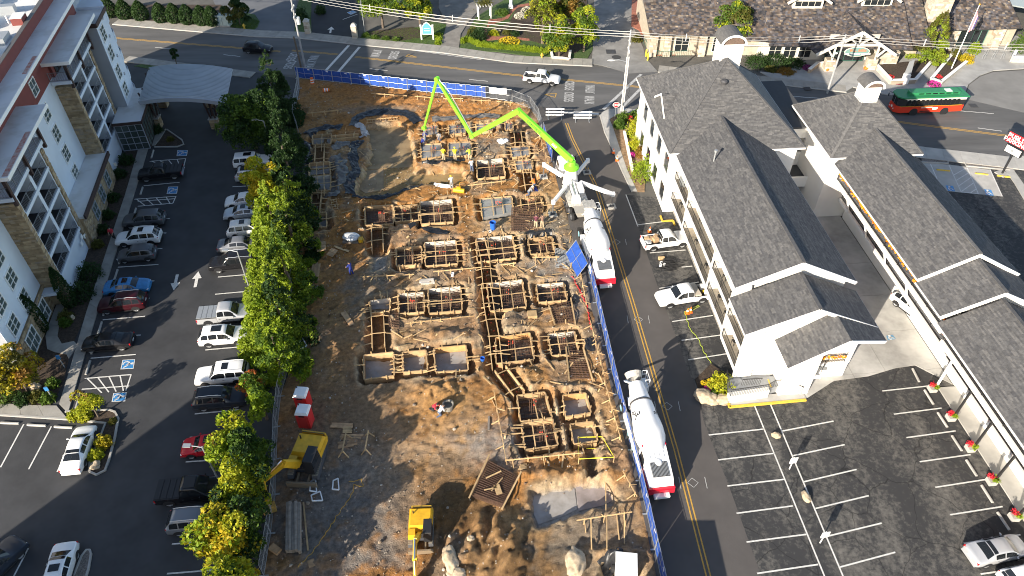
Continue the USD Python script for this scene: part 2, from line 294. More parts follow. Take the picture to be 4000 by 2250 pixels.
nl = near[1:3]; slab_walk('pavement',offs(nl,-.1),offs(nl,-2.0),1.6,.12)
nr = PL('F',[(2200,345),(2294,367),(2576,399)]); nr = np.vstack([nr,[ext(nr[-2],nr[-1],12)]]); slab_walk('pavement',offs(nr,-.1),offs(nr,-3.0),2.2,.12,CONC)
sw = PL('c3',[(665,872),(700,1000),(760,1130),(830,1290),(905,1449)]); swR = PL('c3',[(735,905),(760,960),(815,1130),(870,1290),(945,1449)])
slab_walk('pavement',sw,swR,1.7,.12,CONC);
corner = PL('c3',[(665,872),(690,845),(730,828),(830,818),(1030,842),(1040,865),(800,860),(735,905)]); put('pavement',MB().slab(corner,-.05,.12),CONC,kind='structure')
kerb(sw,z=.14)
hw = PL('F',[(353,362),(340,483),(240,805),(193,966),(172,1040)]); hw[0] = P('c1',1130,1090); hwL = PL('F',[(330,380),(318,483),(217,790),(166,966),(150,1018)]); hwL[0] = P('c1',1060,1078)
slab_walk('hotel_pavement',hw,hwL,1.7,.12)
slab_walk('hotel_pavement',PL('e1',[(510,262),(250,250),(0,235)]),PL('e1',[(430,168),(220,165),(0,150)]),1.8,.12); kerb(PL('e1',[(505,268),(250,252),(-60,232)]),.18,.13)
slab_walk('hotel_pavement',PL('d1',[(440,830),(400,930),(345,1080),(360,1190)]),PL('d1',[(490,850),(465,960),(430,1080),(470,1150)]),1.5,.12)
put('hotel_pavement',MB().slab(PL('d1',[(360,1190),(430,1080),(470,1150),(560,1130),(590,1160),(520,1260),(505,1230),(420,1215)]),-.05,.118),CONC_W,kind='structure')
put('hotel_pavement',MB().slab(PL('c1',[(1255,975),(1060,1080),(1125,1105),(1170,1100),(1210,1050)]),-.05,.118),CONC_W,kind='structure')
# planting beds, lawns
MULCH = mat('mulch',(.055,.038,.026),.95,var=.45,scale=5,bump=.6,bscale=25); BARE = mat('bare_soil',(.24,.155,.085),.95,var=.35,scale=3,bump=.5,bscale=18)
GRASS = mat('lawn',(.055,.095,.022),.9,var=.4,scale=3.5,bump=.5,bscale=40); PEBBLE = mat('gravel_bed',(.20,.17,.145),.9,var=.45,scale=9,bump=.8,bscale=22)
BRICKP = mat('brick_paving',(.30,.115,.075),.85,var=.18,scale=4,bump=.2)
def bed(name,k,pts,z,m,kind='structure'): return put(name,MB().slab(PL(k,pts),-.06,z),m,kind=kind)
bed('planting_bed','e1',[(505,268),(560,205),(830,195),(880,215),(900,260),(870,400),(830,560),(790,660),(730,690),(680,660),(690,600),(800,300)],.07,MULCH)
kerb(PL('e1',[(495,212),(830,200),(870,215),(895,260),(870,400),(830,560),(795,655),(730,688),(680,665),(680,600),(800,298),(505,268)]),.17,.15)
bed('planting_bed','d1',[(440,830),(560,560),(640,300),(780,60),(850,-120),(960,-320),(1060,-390),(1030,-240),(955,0),(940,100),(800,480),(730,700),(640,950),(560,1130),(470,1150),(430,1080),(490,850)],.06,MULCH)
bed('planting_bed','d1',[(-60,900),(260,1000),(345,1080),(360,1190),(505,1230),(520,1260),(480,1449),(400,1590),(340,1660),(-60,1650)],.06,MULCH)
bed('planting_bed','d1',[(300,700),(440,830),(345,1080),(230,1010)],.055,MULCH)
bed('planting_bed','c1',[(1170,1110),(1210,1055),(1260,990),(1380,1070),(1385,1095),(1340,1108)],.07,MULCH)
kerb(PL('c1',[(1165,1112),(1340,1110),(1388,1092),(1375,1060),(1260,980)]),.16,.14)
bed('gravel_island','e1',[(600,1449),(560,1560),(500,1600),(560,1449),(620,1300),(665,1255),(688,1280),(670,1400),(650,1460)],.08,PEBBLE); kerb(PL('e1',[(560,1449),(620,1300),(655,1255),(680,1255),(690,1285),(670,1400),(655,1449)]),.15,.14)
lawn = [bed('lawn','c2',[(780,290),(830,245),(1250,205),(1300,160),(1440,185),(1400,345),(1330,355),(1100,335),(900,310)],.06,GRASS),
        bed('lawn','g1',[(40,840),(330,300),(640,100),(820,0),(1380,-40),(2200,-40),(2300,830),(2200,1000),(1900,1000),(1440,970),(700,870)],.06,GRASS),
        bed('lawn','h1',[(1060,90),(1240,120),(1278,175),(1262,220),(1230,246),(1040,220),(960,180)],.06,GRASS),bed('lawn','z4' if 0 else 'c1',[(1010,500),(1120,475),(1350,485),(1640,500),(1640,520),(1350,530),(1130,520)],.05,GRASS)]
bed('planting_bed','c2',[(830,240),(1180,205),(1260,240),(1250,285),(1100,310),(900,285)],.075,MULCH); bed('planting_bed','c2',[(290,250),(300,100),(330,-20),(420,-20),(415,150),(420,255),(340,262)],.05,GRASS)
bed('planting_bed','g1',[(540,560),(600,480),(900,380),(1040,110),(1400,0),(2200,0),(2300,700),(2000,900),(1300,700),(900,640)],.085,MULCH)
bed('planting_bed','h1',[(60,145),(100,130),(440,170),(960,200),(1080,228),(1070,100),(960,40),(40,40)],.05,MULCH)
# herringbone brick path: bricks near enough to tell apart only as tone, so the courses are real strips
bp = struct('brick_path')
for pts in ([(420,560),(520,480),(560,330),(640,330),(820,300),(900,200),(980,100),(1300,50),(1320,90),(1050,130),(980,190),(880,320),(560,440),(520,520),(540,600),(700,620),(900,622),(1230,655),(1240,690),(900,660),(700,672),(540,690),(440,630)],):
    pg = Polygon(PL('g1',pts)[:,:2]).buffer(0); x0,y0,x1,y1 = pg.bounds
    for y in np.arange(y0,y1,.42):
        for x in np.arange(x0 + (0 if int(y * 10) % 2 else .2),x1,.85):
            q = sbox(x,y,x + .82,y + .39).intersection(pg)
            if q.area > .08 and q.geom_type == 'Polygon': put('brick',MB().slab(np.array(q.exterior.coords)[:-1],.02,.10 + R.uniform(0,.012)),BRICKP,bp)
for pts in ([(905,0),(945,0),(985,190),(990,200),(1040,240),(1060,300),(1090,410),(1045,420),(960,230),(900,200)], [(1045,300),(1370,290),(1380,410),(1045,425)]):
    put('brick_path',MB().slab(PL('c3',pts),-.04,.10),BRICKP,kind='structure')
drive = bed('driveway','c2',[(420,250),(415,0),(420,-60),(740,-60),(775,0),(775,180),(770,298),(600,280)],.012,ASPH_DARK)
bed('driveway','c2',[(-40,240),(-260,150),(-350,-60),(300,-60),(310,100),(335,262)],.012,mat('asphalt_pale',(.12,.125,.135),.85,var=.1,scale=.4))
bed('churchyard_path','c2',[(1395,345),(1440,180),(1380,60),(1380,-60),(1720,-60),(1700,60),(1600,170),(1545,260),(1530,375)],.10,mat('concrete_old',(.20,.185,.165),.9,var=.2,scale=.6))
bed('alley','c3',[(600,480),(610,360),(620,0),(625,-60),(905,-60),(905,180),(990,360),(1010,440),(1100,540),(880,555),(700,500)],.016,mat('alley_concrete',(.22,.215,.205),.85,var=.22,scale=.35))
bed('plaza','c4',[(-60,545),(80,625),(590,692),(640,660),(900,720),(1480,722),(1510,640),(1600,570),(1700,535),(1932,520),(2000,300),(1800,260),(1200,330),(700,410),(400,400),(100,560)],.11,mat('plaza_concrete',(.34,.335,.32),.85,var=.14,scale=.5))
bed('side_street','c4',[(1480,745),(1520,640),(1600,580),(1700,545),(1932,530),(2300,520),(2300,860),(1932,850)],.010,mat('asphalt_grey',(.20,.195,.185),.9,var=.12,scale=.3,bump=.2,bscale=30))
bed('planting_bed','c3',[(735,905),(800,858),(1045,866),(1040,1000),(1010,1150),(1000,1449),(945,1449),(870,1290),(815,1130),(760,960)],.08,BARE)
bed('planting_bed','d3',[(1380,1420),(1500,1300),(1640,1400),(1640,1580),(1480,1560),(1410,1500)],.14,MULCH)
# accessible bays east of the motel
bed('accessible_bays','z6',[(0,640),(500,690),(860,735),(1300,790),(1520,1290),(470,1190),(280,970)],.010,CONC)
for pts in ([(0,545),(455,580),(495,665),(0,640)],[(820,630),(1660,735),(1760,800),(1640,800),(845,715)]): bed('gravel_bed','z6',pts,.05,PEBBLE)
kerb(PL('z6',[(-40,650),(500,675),(470,575)]),.15,.15); kerb(PL('z6',[(800,640),(840,725),(1660,800)]),.15,.15)
put('pavement',MB().slab(PL('z6',[(1700,760),(2100,780),(2100,520),(1640,560)]),-.05,.10),CONC,kind='structure')
kerb(PL('z6',[(1640,780),(1830,1050),(2100,1500)]),1.1,.08)

# ---------------------------------------------------------------- painted lines, letters and symbols on the roads
mk = struct('road_markings')
def stripe(a,b,w=.11,z=.016,m=None,parent=None,name='painted_line'):
    return put(name,MB().bar(np.r_[a[:2],z - .004],np.r_[b[:2],z - .004],w,.006),m or PAINT,parent or mk)
def dashes(line,a=3.0,gap=6.0,**k):
    l = LineString(np.asarray(line)[:,:2]); s = 0
    while s < l.length - 1:
        p,q = l.interpolate(s),l.interpolate(min(s + a,l.length)); stripe((p.x,p.y),(q.x,q.y),**k); s += a + gap
cl = PL('F',[(330,99),(644,124),(705,130)]); cl = np.vstack([[ext(cl[1],cl[0],50)],cl]); cl2 = PL('F',[(893,143),(1288,188),(1500,208),(1640,222),(2300,312),(2576,347)]); cl2 = np.vstack([cl2,[ext(cl2[-2],cl2[-1],40)]]); clm = PL('F',[(735,127),(850,137)])
for line in (cl,clm,cl2):
    for d in (-.16,.16):
        o = offs(line,d)
        for a,b in zip(o[:-1],o[1:]): stripe(a,b,.12,m=PAINT_Y)
dashes(PL('F',[(390,119),(640,146)]),3,9.5); dashes(PL('F',[(930,173),(1000,180)]),3); dashes(PL('F',[(1180,200),(1360,217)]),3,8); dashes(PL('F',[(1960,240),(2085,249)]),6,2); dashes(PL('F',[(2285,268),(2500,286)]),12,3); dashes(PL('F',[(2460,322),(2520,330)]),4)
for a,b in (((700,343),(520,540)),((782,355),(615,550))): stripe(P('c2',*a),P('c2',*b),.45)
for a,b in (((975,560),(690,825)),((1000,640),(840,800))): stripe(P('c3',*a),P('c3',*b),.45,m=PAINT_WORN)
stripe(P('c2',540,298),P('c2',1460,410),.12,m=PAINT_WORN); stripe(P('c2',1000,355),P('c2',1700,450),.1)
stripe(P('c3',385,848),P('c3',655,860),.5)
sl = PL('F',[(1425,310),(1440,350),(1500,470),(1590,757),(1700,1130),(1782,1449)]); sl = np.vstack([sl,[ext(sl[-2],sl[-1],8)]])
for d in (-.16,.16):
    o = offs(sl,d)
    for a,b in zip(o[:-1],o[1:]): stripe(a,b,.11,m=PAINT_Y)
def ground_text(txt,k,x,y,size,ang,stretch=2.2,m=None,z=.014):
    t = meshkit.text_mesh(txt,size,.003,True); v = np.array(t.vertices); v[:,0] -= v[:,0].mean(); v[:,1] = (v[:,1] - v[:,1].mean()) * stretch
    c,s = math.cos(ang),math.sin(ang); o = P(k,x,y); w = np.column_stack([o[0] + v[:,0] * c - v[:,1] * s,o[1] + v[:,0] * s + v[:,1] * c,v[:,2] + z])
    return put('painted_lettering',(w,np.array(t.faces)),m or PAINT_WORN,mk)
for x,y,t,ang in ((435,440,'WALK',-1.66),(275,430,'CROSS',-1.66),(255,490,'CROSS',-1.66),(405,500,'WALK',-1.66),(905,408,'WALK',1.46),(1040,415,'CROSS',1.46)): ground_text(t,'c2',x,y,.62,ang)
for x,y,t,ang in ((435,650,'CROSS',-1.66),(590,668,'WALK',-1.66),(430,735,'CROSS',-1.66),(585,748,'WALK',-1.66)): ground_text(t,'c3',x,y,.62,ang)
for k,q in (('c2',[(1130,428),(1215,432),(1150,412)]),('c2',[(55,485),(110,478),(108,495)]),('c3',[(245,712),(335,705),(325,735)])):
    q = PL(k,q)
    for a,b in zip(q,np.roll(q,-1,0)): stripe(a,b,.12,m=PAINT_Y)
def arrow(k,x,y,ang,L=2.6,w=1.0,z=.016,m=None):
    o = P(k,x,y); c,s = math.cos(ang),math.sin(ang); q = np.array([(-L / 2,-.16),(.1,-.16),(.1,-w / 2),(L / 2,0),(.1,w / 2),(.1,.16),(-L / 2,.16)])
    put('painted_arrow',MB().slab(np.column_stack([o[0] + q[:,0] * c - q[:,1] * s,o[1] + q[:,0] * s + q[:,1] * c]),z - .006,z),m or PAINT,mk)
arrow('d1',1325,682,math.radians(-80)); arrow('d1',1485,658,math.radians(100)); arrow('c2',565,226,math.radians(95),2.6,1.2,.026); arrow('c2',66,818,math.radians(98))
def wheelchair(k,quad,z=.012,blue=None,border=True,rot=0):  # blue square with the white wheelchair symbol
    q = PL(k,quad)[:,:2]; q = np.roll(q,-rot,0); f = lambda a,b: (q[0] * (1 - a) + q[1] * a) * (1 - b) + (q[3] * (1 - a) + q[2] * a) * b
    o = part('accessible_symbol',mk)
    if border: put('border',MB().slab(np.array([f(0,0),f(1,0),f(1,1),f(0,1)]),z - .008,z),PAINT,o)
    e = .06 if border else 0
    put('blue_square',MB().slab(np.array([f(e,e),f(1 - e,e),f(1 - e,1 - e),f(e,1 - e)]),z - .004,z + .004),blue or PAINT_BLUE,o)
    a = np.linspace(-.2,PI * 1.25,15); arc = [(.47 + .25 * math.sin(t) * -1,.62 + .25 * math.cos(t)) for t in a]; mb = MB(); zz = z + .006
    for poly in (arc,[(.45,.25),(.47,.55),(.68,.56),(.78,.78),(.88,.74)],[(.46,.4),(.66,.42)]):
        for s,t in zip(poly[:-1],poly[1:]): mb.bar(np.r_[f(*s),zz],np.r_[f(*t),zz],.13,.005)
    c = f(.44,.16); mb.lathe((c[0],c[1],zz - .002),(0,0,1),[(0,.14),(.005,.14),(.006,0)],10)
    put('white_figure',mb,PAINT,o)
for quad,rot in (([(1340,1133),(1418,1133),(1410,1177),(1333,1178)],0),([(1270,1410),(1345,1408),(1335,1462),(1258,1464)],0)): wheelchair('c1',quad,rot=1)
wheelchair('d1',[(925,1268),(1020,1262),(1008,1333),(910,1338)],rot=1); wheelchair('e1',[(855,70),(957,62),(945,130),(843,135)],rot=1)
wheelchair('z6',[(450,1085),(590,1095),(630,1195),(500,1190)],.024,border=False); wheelchair('z6',[(1175,1158),(1310,1170),(1360,1278),(1215,1268)],.024,border=False)
wheelchair('d4',[(890,1088),(940,1080),(962,1112),(905,1122)],.060,mat('paint_blue_pale',(.13,.27,.40),.7),border=False); wheelchair('c2',[(685,95),(730,80),(762,92),(715,112)],.024)
# stall lines (two ends each)
for k,q in {'d1': [(890,568,1195,547),(1015,300,1255,310),(865,690,1165,671),(820,820,1130,802),(775,965,1095,938),(720,1100,1062,1080),(685,1255,1025,1226),(640,1408,990,1378),(955,210,1283,200),(945,440,1225,427),(1645,642,1925,618),(1623,772,1900,747),(1550,1192,1860,1165),(1523,1343,1700,1330),(1740,60,1900,50),(1015,55,1328,33),(1040,108,1305,85)],
             'c1': [(1130,1218,1402,1197),(1085,1402,1355,1376),(1755,1410,1932,1400),(1040,1520,1320,1500)],'e1': [(1470,226,1800,195),(1432,404,1700,385),(1402,588,1680,570),(1298,1208,1600,1185),(1260,1432,1600,1405),(1335,990,1500,978),(180,303,5,628),(388,320,217,643),(582,335,432,664),(215,1238,105,1449),(618,40,975,15)],
             'd3': [(1040,460,1310,438),(1280,567,1360,560),(1110,728,1410,680),(1210,978,1515,932),(1280,1120,1575,1080),(1330,1267,1640,1218),(945,248,1215,215),(860,20,950,260)],
             'e3': [(1485,385,1905,340),(1555,573,1980,523),(1625,770,2050,720),(1695,976,2120,920),(1770,1193,2220,1135),(1850,1430,2310,1362)],
             'e4': [(18,152,570,1460),(-102,163,430,1460),(110,355,495,280),(190,541,578,458),(272,738,668,645),(358,940,760,843),(445,1150,858,1050),(540,1383,960,1270),(862,53,1212,15),(950,228,1310,182),(1045,405,1416,354),(1145,587,1528,533),(1262,780,1642,721),(1375,987,1770,925),(1478,1203,1905,1137),(1605,1435,2050,1370)],
             'z6': [(165,680,290,960),(515,700,745,1210),(855,745,1070,1245),(1290,785,1520,1290),(745,1210,1070,1245),(605,890,855,750),(650,992,890,845),(700,1095,930,935),(750,1200,975,1042),(925,1222,1025,1155),(470,1190,690,1480)],'c2': [(655,148,765,108)]}.items():
    for a,b,c,d in q:
        stripe(P(k,a,b),P(k,c,d),.12,.028 if k in ('z6','c2') else .014)
# hatched access aisles
for k,q in {'c1': [((1130,1218),(1190,1238),(1402,1197),(1380,1280)),],'d1': [((1018,58),(1040,108),(1328,33),(1305,85)),((640,1408),(720,1520),(990,1378),(950,1500))]}.items():
    for a,b,c,d in q:
        a,b,c,d = (P(k,*p) for p in (a,b,c,d)); stripe(c,d)
        for t in (.05,.28,.52,.76): stripe(a * (1 - t) + c * t,b * (1 - t - .16) + d * (t + .16))
# survey marks on the side road
for k,x,y in (('d3',788,378),('d3',953,962),('e3',1172,168),('e3',1365,745)):
    o = P(k,x,y)
    for s in (-1,1): stripe(o + [s * 1.1,-.55,0],o + [s * 1.1,.55,0],.05,.016,PAINT_WORN)
    for a in range(4): stripe(o + [.45 * math.cos(a * PI / 2),.45 * math.sin(a * PI / 2),0],o + [.45 * math.cos((a + 1) * PI / 2),.45 * math.sin((a + 1) * PI / 2),0],.04,.016,PAINT_WORN)
# manhole, drains
IRON = mat('cast_iron',(.05,.048,.045),.7,bump=.3,scale=20)
for k,x,y,r,lab in (('c3',788,432,.75,'round iron manhole cover in the alley mouth beside the square grate'),):
    o = thing('manhole_cover',lab,'manhole cover',P(k,x,y,.02)); put('lid',MB().lathe((0,0,0),(0,0,1),[(0,r),(.02,r),(.024,r * .9),(.02,0)],20),IRON,o)
for k,x,y,s,lab in (('c3',747,390,1.6,'square iron drain grate set in the concrete alley mouth'),('c4',1550,797,1.1,'iron drain grate in the grey side street behind the trolley bus'),('c4',297,668,1.0,'dark kerb inlet grate by the plaza with a pumpkin pile')):
    o = thing('drain_grate',lab,'drain grate',P(k,x,y,.125 if x == 297 else .018)); put('frame',MB().box((0,0,.006),(s,s,.012)),IRON,o)
    for t in np.linspace(-.4,.4,7): put('bar',MB().box((t * s,0,.017),(.06 * s,s * .9,.01)),DARKGREY,o)
# ---------------------------------------------------------------- the building site: excavated ground
# footing forms: (crop, four rim corners far-left, far-right, near-right, near-left; depth; rebar; cross boards; outward stakes; label)
FORMS = [
 ('d2',[(822,112),(1030,100),(1035,240),(828,252)],.75,1,0,2,'large open form with sunlit rebar mat at the head of a narrow trench'),
 ('d2',[(1045,112),(1220,98),(1225,212),(1050,225)],.7,1,3,2,'small middle form with three cross boards between two larger forms, below the black-lined pit'),
 ('d2',[(1240,78),(1475,58),(1488,225),(1248,240)],.8,1,4,4,'large form with pale far wall, easternmost of the row below the lined pit'),
 ('d2',[(1060,425),(1245,412),(1250,545),(1062,560)],.7,1,3,7,'form with slanting braces on its west side, beside the grey trench slab'),
 ('d2',[(1275,385),(1505,368),(1520,540),(1282,558)],.8,1,4,8,'form with pale far wall, right of the braced form near the plank ramp'),
 ('d2',[(1075,772),(1262,760),(1268,905),(1080,918)],.75,1,3,6,'form with sunlit white far wall and many stakes, left of the widest form mid site'),
 ('d2',[(1302,735),(1540,715),(1552,893),(1308,915)],.85,1,4,7,'widest mid-site form with bluish rebar mat and pale far wall'),
 ('d2',[(815,1235),(1035,1212),(1040,1385),(818,1415)],.8,0,0,6,'westernmost poured form with a grey slab bottom in the row nearest the dirt mound'),
 ('d2',[(1108,1212),(1280,1197),(1292,1345),(1112,1360)],.8,0,0,5,'narrow poured form in the middle of the row of three grey slabs'),
 ('d2',[(1345,1182),(1580,1160),(1598,1345),(1358,1358)],.8,0,0,7,'big poured form with smooth grey slab and orange far wall, east end of its row'),
 ('d2',[(385,165),(528,155),(532,262),(385,272)],.6,0,3,3,'small dark form beside the conifers at the foot of the western trench'),
 ('d2',[(862,825),(1010,805),(1005,900),(868,912)],.6,0,0,6,'form with two pale panels at the head of the southern narrow trench'),
 ('f3',[(165,60),(425,38),(440,165),(185,215)],.65,2,3,2,'half poured form of wet grey concrete above the blue barrel'),
 ('f3',[(505,55),(670,45),(695,140),(520,170)],.6,1,3,3,'form next to three workers, behind the big ground rebar mat'),
 ('f3',[(132,395),(430,368),(468,555),(145,590)],.85,1,4,7,'form with sunlit white far wall and braces crossing the long trench'),
 ('f3',[(568,398),(765,380),(790,510),(590,525)],.8,1,3,3,'form with black plastic behind its far wall, beside the leaning blue fence panel'),
 ('f4',[(95,55),(335,25),(365,210),(115,240)],.85,1,3,4,'form with bright white far wall beside the long trench and the small wooden box'),
 ('f4',[(438,60),(622,45),(650,165),(455,180)],.7,1,2,0,'form cut into white rock with a single T of boards, left of the red hose'),
 ('f4',[(520,405),(700,385),(730,535),(545,550)],.75,1,3,6,'form with white far wall above the long ground rebar mat by the fence'),
 ('f4',[(155,430),(390,395),(420,575),(160,605)],.8,1,2,5,'form with orange far wall at the bend of the long trench'),
 ('f5',[(215,118),(405,95),(455,270),(240,295)],.85,1,1,3,'tall form with dense rebar grid where the diagonal trench ends'),
 ('f5',[(247,312),(458,280),(495,460),(270,492)],.85,1,3,9,'form with red marked bars directly in front of the tall dense rebar form'),
 ('f5',[(532,118),(690,102),(725,235),(552,262)],.8,0,0,3,'poured form with orange boards, behind the narrow neck near the fence'),
 ('f5',[(585,318),(738,300),(770,430),(610,452)],.8,0,0,2,'poured form in front of the narrow neck, beside the yellow tape square'),
 ('c2',[(1245,1092),(1395,1085),(1395,1182),(1250,1198)],.5,2,2,4,'wet grey footing where the boom hose ends, left one of the pair'),
 ('c2',[(1455,1080),(1620,1070),(1630,1172),(1455,1182)],.5,2,2,5,'wet grey footing in front of the yellow vested workers, right one of the pair'),
 ('f2',[(135,165),(230,150),(235,225),(140,238)],.45,2,2,5,'small wet footing at the west end of the northern strip, under the hose'),
 ('f2',[(330,150),(462,140),(470,215),(335,225)],.45,2,3,5,'wet footing in the northern strip just left of the lowest boom knee'),
 ('f2',[(560,140),(690,130),(695,195),(566,205)],.45,2,2,5,'wet footing in the northern strip beneath the middle boom section'),
 ('f2',[(805,130),(865,125),(868,185),(810,192)],.45,2,1,3,'small wet footing at the east end of the northern strip'),
 ('f2',[(850,335),(1000,325),(1010,405),(865,420)],.5,2,2,12,'wet footing bristling with stakes, upper of the two along the eastern trench'),
 ('f2',[(885,450),(1020,440),(1035,520),(900,530)],.5,2,2,12,'wet footing bristling with stakes, lower of the two along the eastern trench'),
 ('f2',[(565,450),(780,430),(805,580),(575,600)],.9,1,2,3,'deep sunlit form full of upright bars, right of the man in the white shirt'),
 ('f1',[(155,280),(310,265),(305,350),(155,355)],.5,0,2,3,'small north-western form joined to a long beam form'),
 ('f1',[(130,515),(295,500),(300,610),(125,620)],.5,0,3,5,'shaded western form between two narrow trench forms'),
 ('f1',[(125,632),(305,618),(300,738),(150,748)],.5,0,3,5,'shaded western form with a pale panel, directly below the one between trench forms')]
TRENCH = [  # narrow board-lined trenches: crop, centre line, width, depth, label
 ('d2',[(912,252),(915,340),(918,445)],1.3,.6,'narrow board-lined trench running south from the sunlit rebar form'),
 ('d2',[(915,912),(922,1050),(925,1175)],1.25,.6,'narrow board-lined trench with stakes, running to the poured slabs'),
 ('f4',[(85,60),(110,235),(140,400),(165,640)],1.0,.7,'long dark board-lined trench down the middle of the site'),
 ('f3',[(165,395),(205,560),(212,660),(228,810)],1.0,.7,'upper stretch of the long middle trench, passing the braced form'),
 ('f4',[(185,640),(260,740),(318,815)],1.2,.7,'diagonal board-lined trench leading to the tall rebar form'),
 ('f2',[(905,185),(915,260),(922,325)],1.0,.6,'short dark trench at the north end of the eastern footings'),
 ('f2',[(985,530),(995,600),(1010,685)],1.0,.6,'short dark trench south of the eastern footings, by the kneeling workers'),
 ('f1',[(215,362),(212,430),(207,505)],1.2,.5,'shaded trench in the north-west with staked boards'),
 ('f1',[(190,748),(180,830),(170,930)],1.2,.5,'shaded trench beside the conifers with staked boards, by the wooden ladder'),
 ('f1',[(312,302),(430,290),(540,282)],.9,.4,'shaded beam form reaching east to the plastic lined pit')]
PITS = [    # dug areas without forms: crop, outline, level, tint
 ('f1',[(600,200),(880,165),(940,200),(985,300),(1000,420),(1005,540),(1060,690),(980,700),(860,745),(700,780),(560,785),(500,740),(545,640),(600,520),(640,400),(620,280)],-.75,(.30,.20,.095)),
 ('f2',[(0,530),(440,515),(480,590),(300,640),(0,640)],-.7,(.33,.21,.09)),
 ('e3',[(130,790),(300,745),(560,725),(700,720),(760,790),(790,880),(700,925),(500,965),(430,1000),(330,1050),(180,1075),(150,960)],-.9,(.33,.32,.30)),
 ('d2',[(870,455),(1005,450),(1005,585),(875,590)],-.35,(.27,.25,.22)),
 ('e3',[(555,490),(640,480),(650,690),(560,700)],-.8,(.13,.10,.07)),
 ('e3',[(660,1449),(690,1360),(800,1340),(920,1360),(1000,1449),(980,1560),(680,1560)],-1.0,(.10,.085,.06))]
FQ = [PL(k,q)[:,:2] for k,q,*_ in FORMS]
TQ = []
for k,l,w,d,_ in TRENCH:
    c = PL(k,l)[:,:2]; TQ.append(np.vstack([offs(c,w / 2),offs(c,-w / 2)[::-1]]))
PQ = [PL(k,q)[:,:2] for k,q,*_ in PITS]
STEP = .17
gx,gy = np.arange(-33.5,13.0,STEP),np.arange(16,110.5,STEP); GX,GY = np.meshgrid(gx,gy,indexing='ij')
pts3 = np.stack([GX,GY,np.zeros_like(GX)],-1)
from shapely import contains_xy,distance,points
inside = contains_xy(SITE,GX,GY); near_ = contains_xy(SITE.buffer(.5),GX,GY)
nz = lambda s,o,seed,off=0.0: meshkit.fbm(pts3 * s + off,o,seed)
n1,n2,n3,n4 = nz(.22,4,1),nz(.9,4,2),nz(2.6,3,3),nz(.11,3,4)
n5 = nz(4.5,3,9)
Hh = (n1 - .5) * .5 + (n2 - .5) * .34 + (n3 - .5) * .22 + (n5 - .5) * .12 - .03
def sd(poly):                                                   # signed distance to an outline, on the nearby part of the grid
    x0,y0 = poly.min(0) - 1.6; x1,y1 = poly.max(0) + 1.6
    i0,i1 = np.searchsorted(gx,[x0,x1]); j0,j1 = np.searchsorted(gy,[y0,y1]); sl = (slice(i0,i1),slice(j0,j1))
    q = Polygon(poly).buffer(0); d = distance(q.boundary,points(GX[sl],GY[sl])); return sl,np.where(contains_xy(q,GX[sl],GY[sl]),-d,d)
CLAY,TAN,GREY,MUD,ROCK = (np.array(c) for c in ((.36,.17,.052),(.40,.245,.115),(.215,.185,.145),(.115,.066,.028),(.46,.36,.23)))
T = np.zeros(GX.shape + (3,)); mixc = lambda a,b,w: a * (1 - w[...,None]) + b * w[...,None]
T[:] = TAN; T = mixc(T,CLAY,np.clip((n4 - .36) * 5,0,1)); T = mixc(T,MUD,np.clip((n2 - .56) * 4,0,.8)); T = mixc(T,GREY,np.clip((n1 - .55) * 6,0,.5))
def blotch(k,x,y,rx,ry,c,w=1.0,az=0.0,seed=5):
    global T
    o = P(k,x,y); a,b = GX - o[0],GY - o[1]; cs,sn = math.cos(az),math.sin(az); a,b = (a * cs + b * sn) / rx,(-a * sn + b * cs) / ry
    T = mixc(T,np.array(c),np.clip(1.35 - np.hypot(a,b) - (n2 - .5) * 2.2 - (n3 - .5) * .8,0,1) * w)
for k,x,y,rx,ry,c,w in (('c2',700,700,9,5,CLAY,1),('c2',1350,800,9,3.5,(.44,.205,.065),.9),('c2',950,820,5,1.2,GREY,.8),('d2',620,650,5,6,(.33,.17,.06),.9),('d2',640,1150,4,6,(.30,.17,.075),.8),('d2',900,680,3,4,GREY,.8),('d2',1480,850,10,12,GREY,.45),
                             ('e2',1650,450,4,3,(.29,.265,.235),.95),('e2',900,700,6,7,(.25,.225,.19),.9),('e2',1250,600,5,6,TAN,.6),('e2',500,1000,6,6,(.17,.155,.14),.9),('e2',1450,180,4,3,(.44,.245,.09),.8),('e2',700,150,6,4,(.22,.14,.075),.8),('e2',1500,900,3.5,3.5,MUD,.8),
                             ('e3',150,1350,4,3,MUD,.9),('f4',300,700,3,2.5,(.33,.19,.075),.8),('f4',700,120,4,5,(.21,.19,.165),.8),('f3',700,250,4,4,(.20,.17,.13),.8),('d3',300,500,4,4,(.20,.185,.16),.8),('f2',680,350,3.5,2.5,GREY,.9),('e3',600,1150,4,3,GREY,.7)): blotch(k,x,y,rx,ry,c,w)
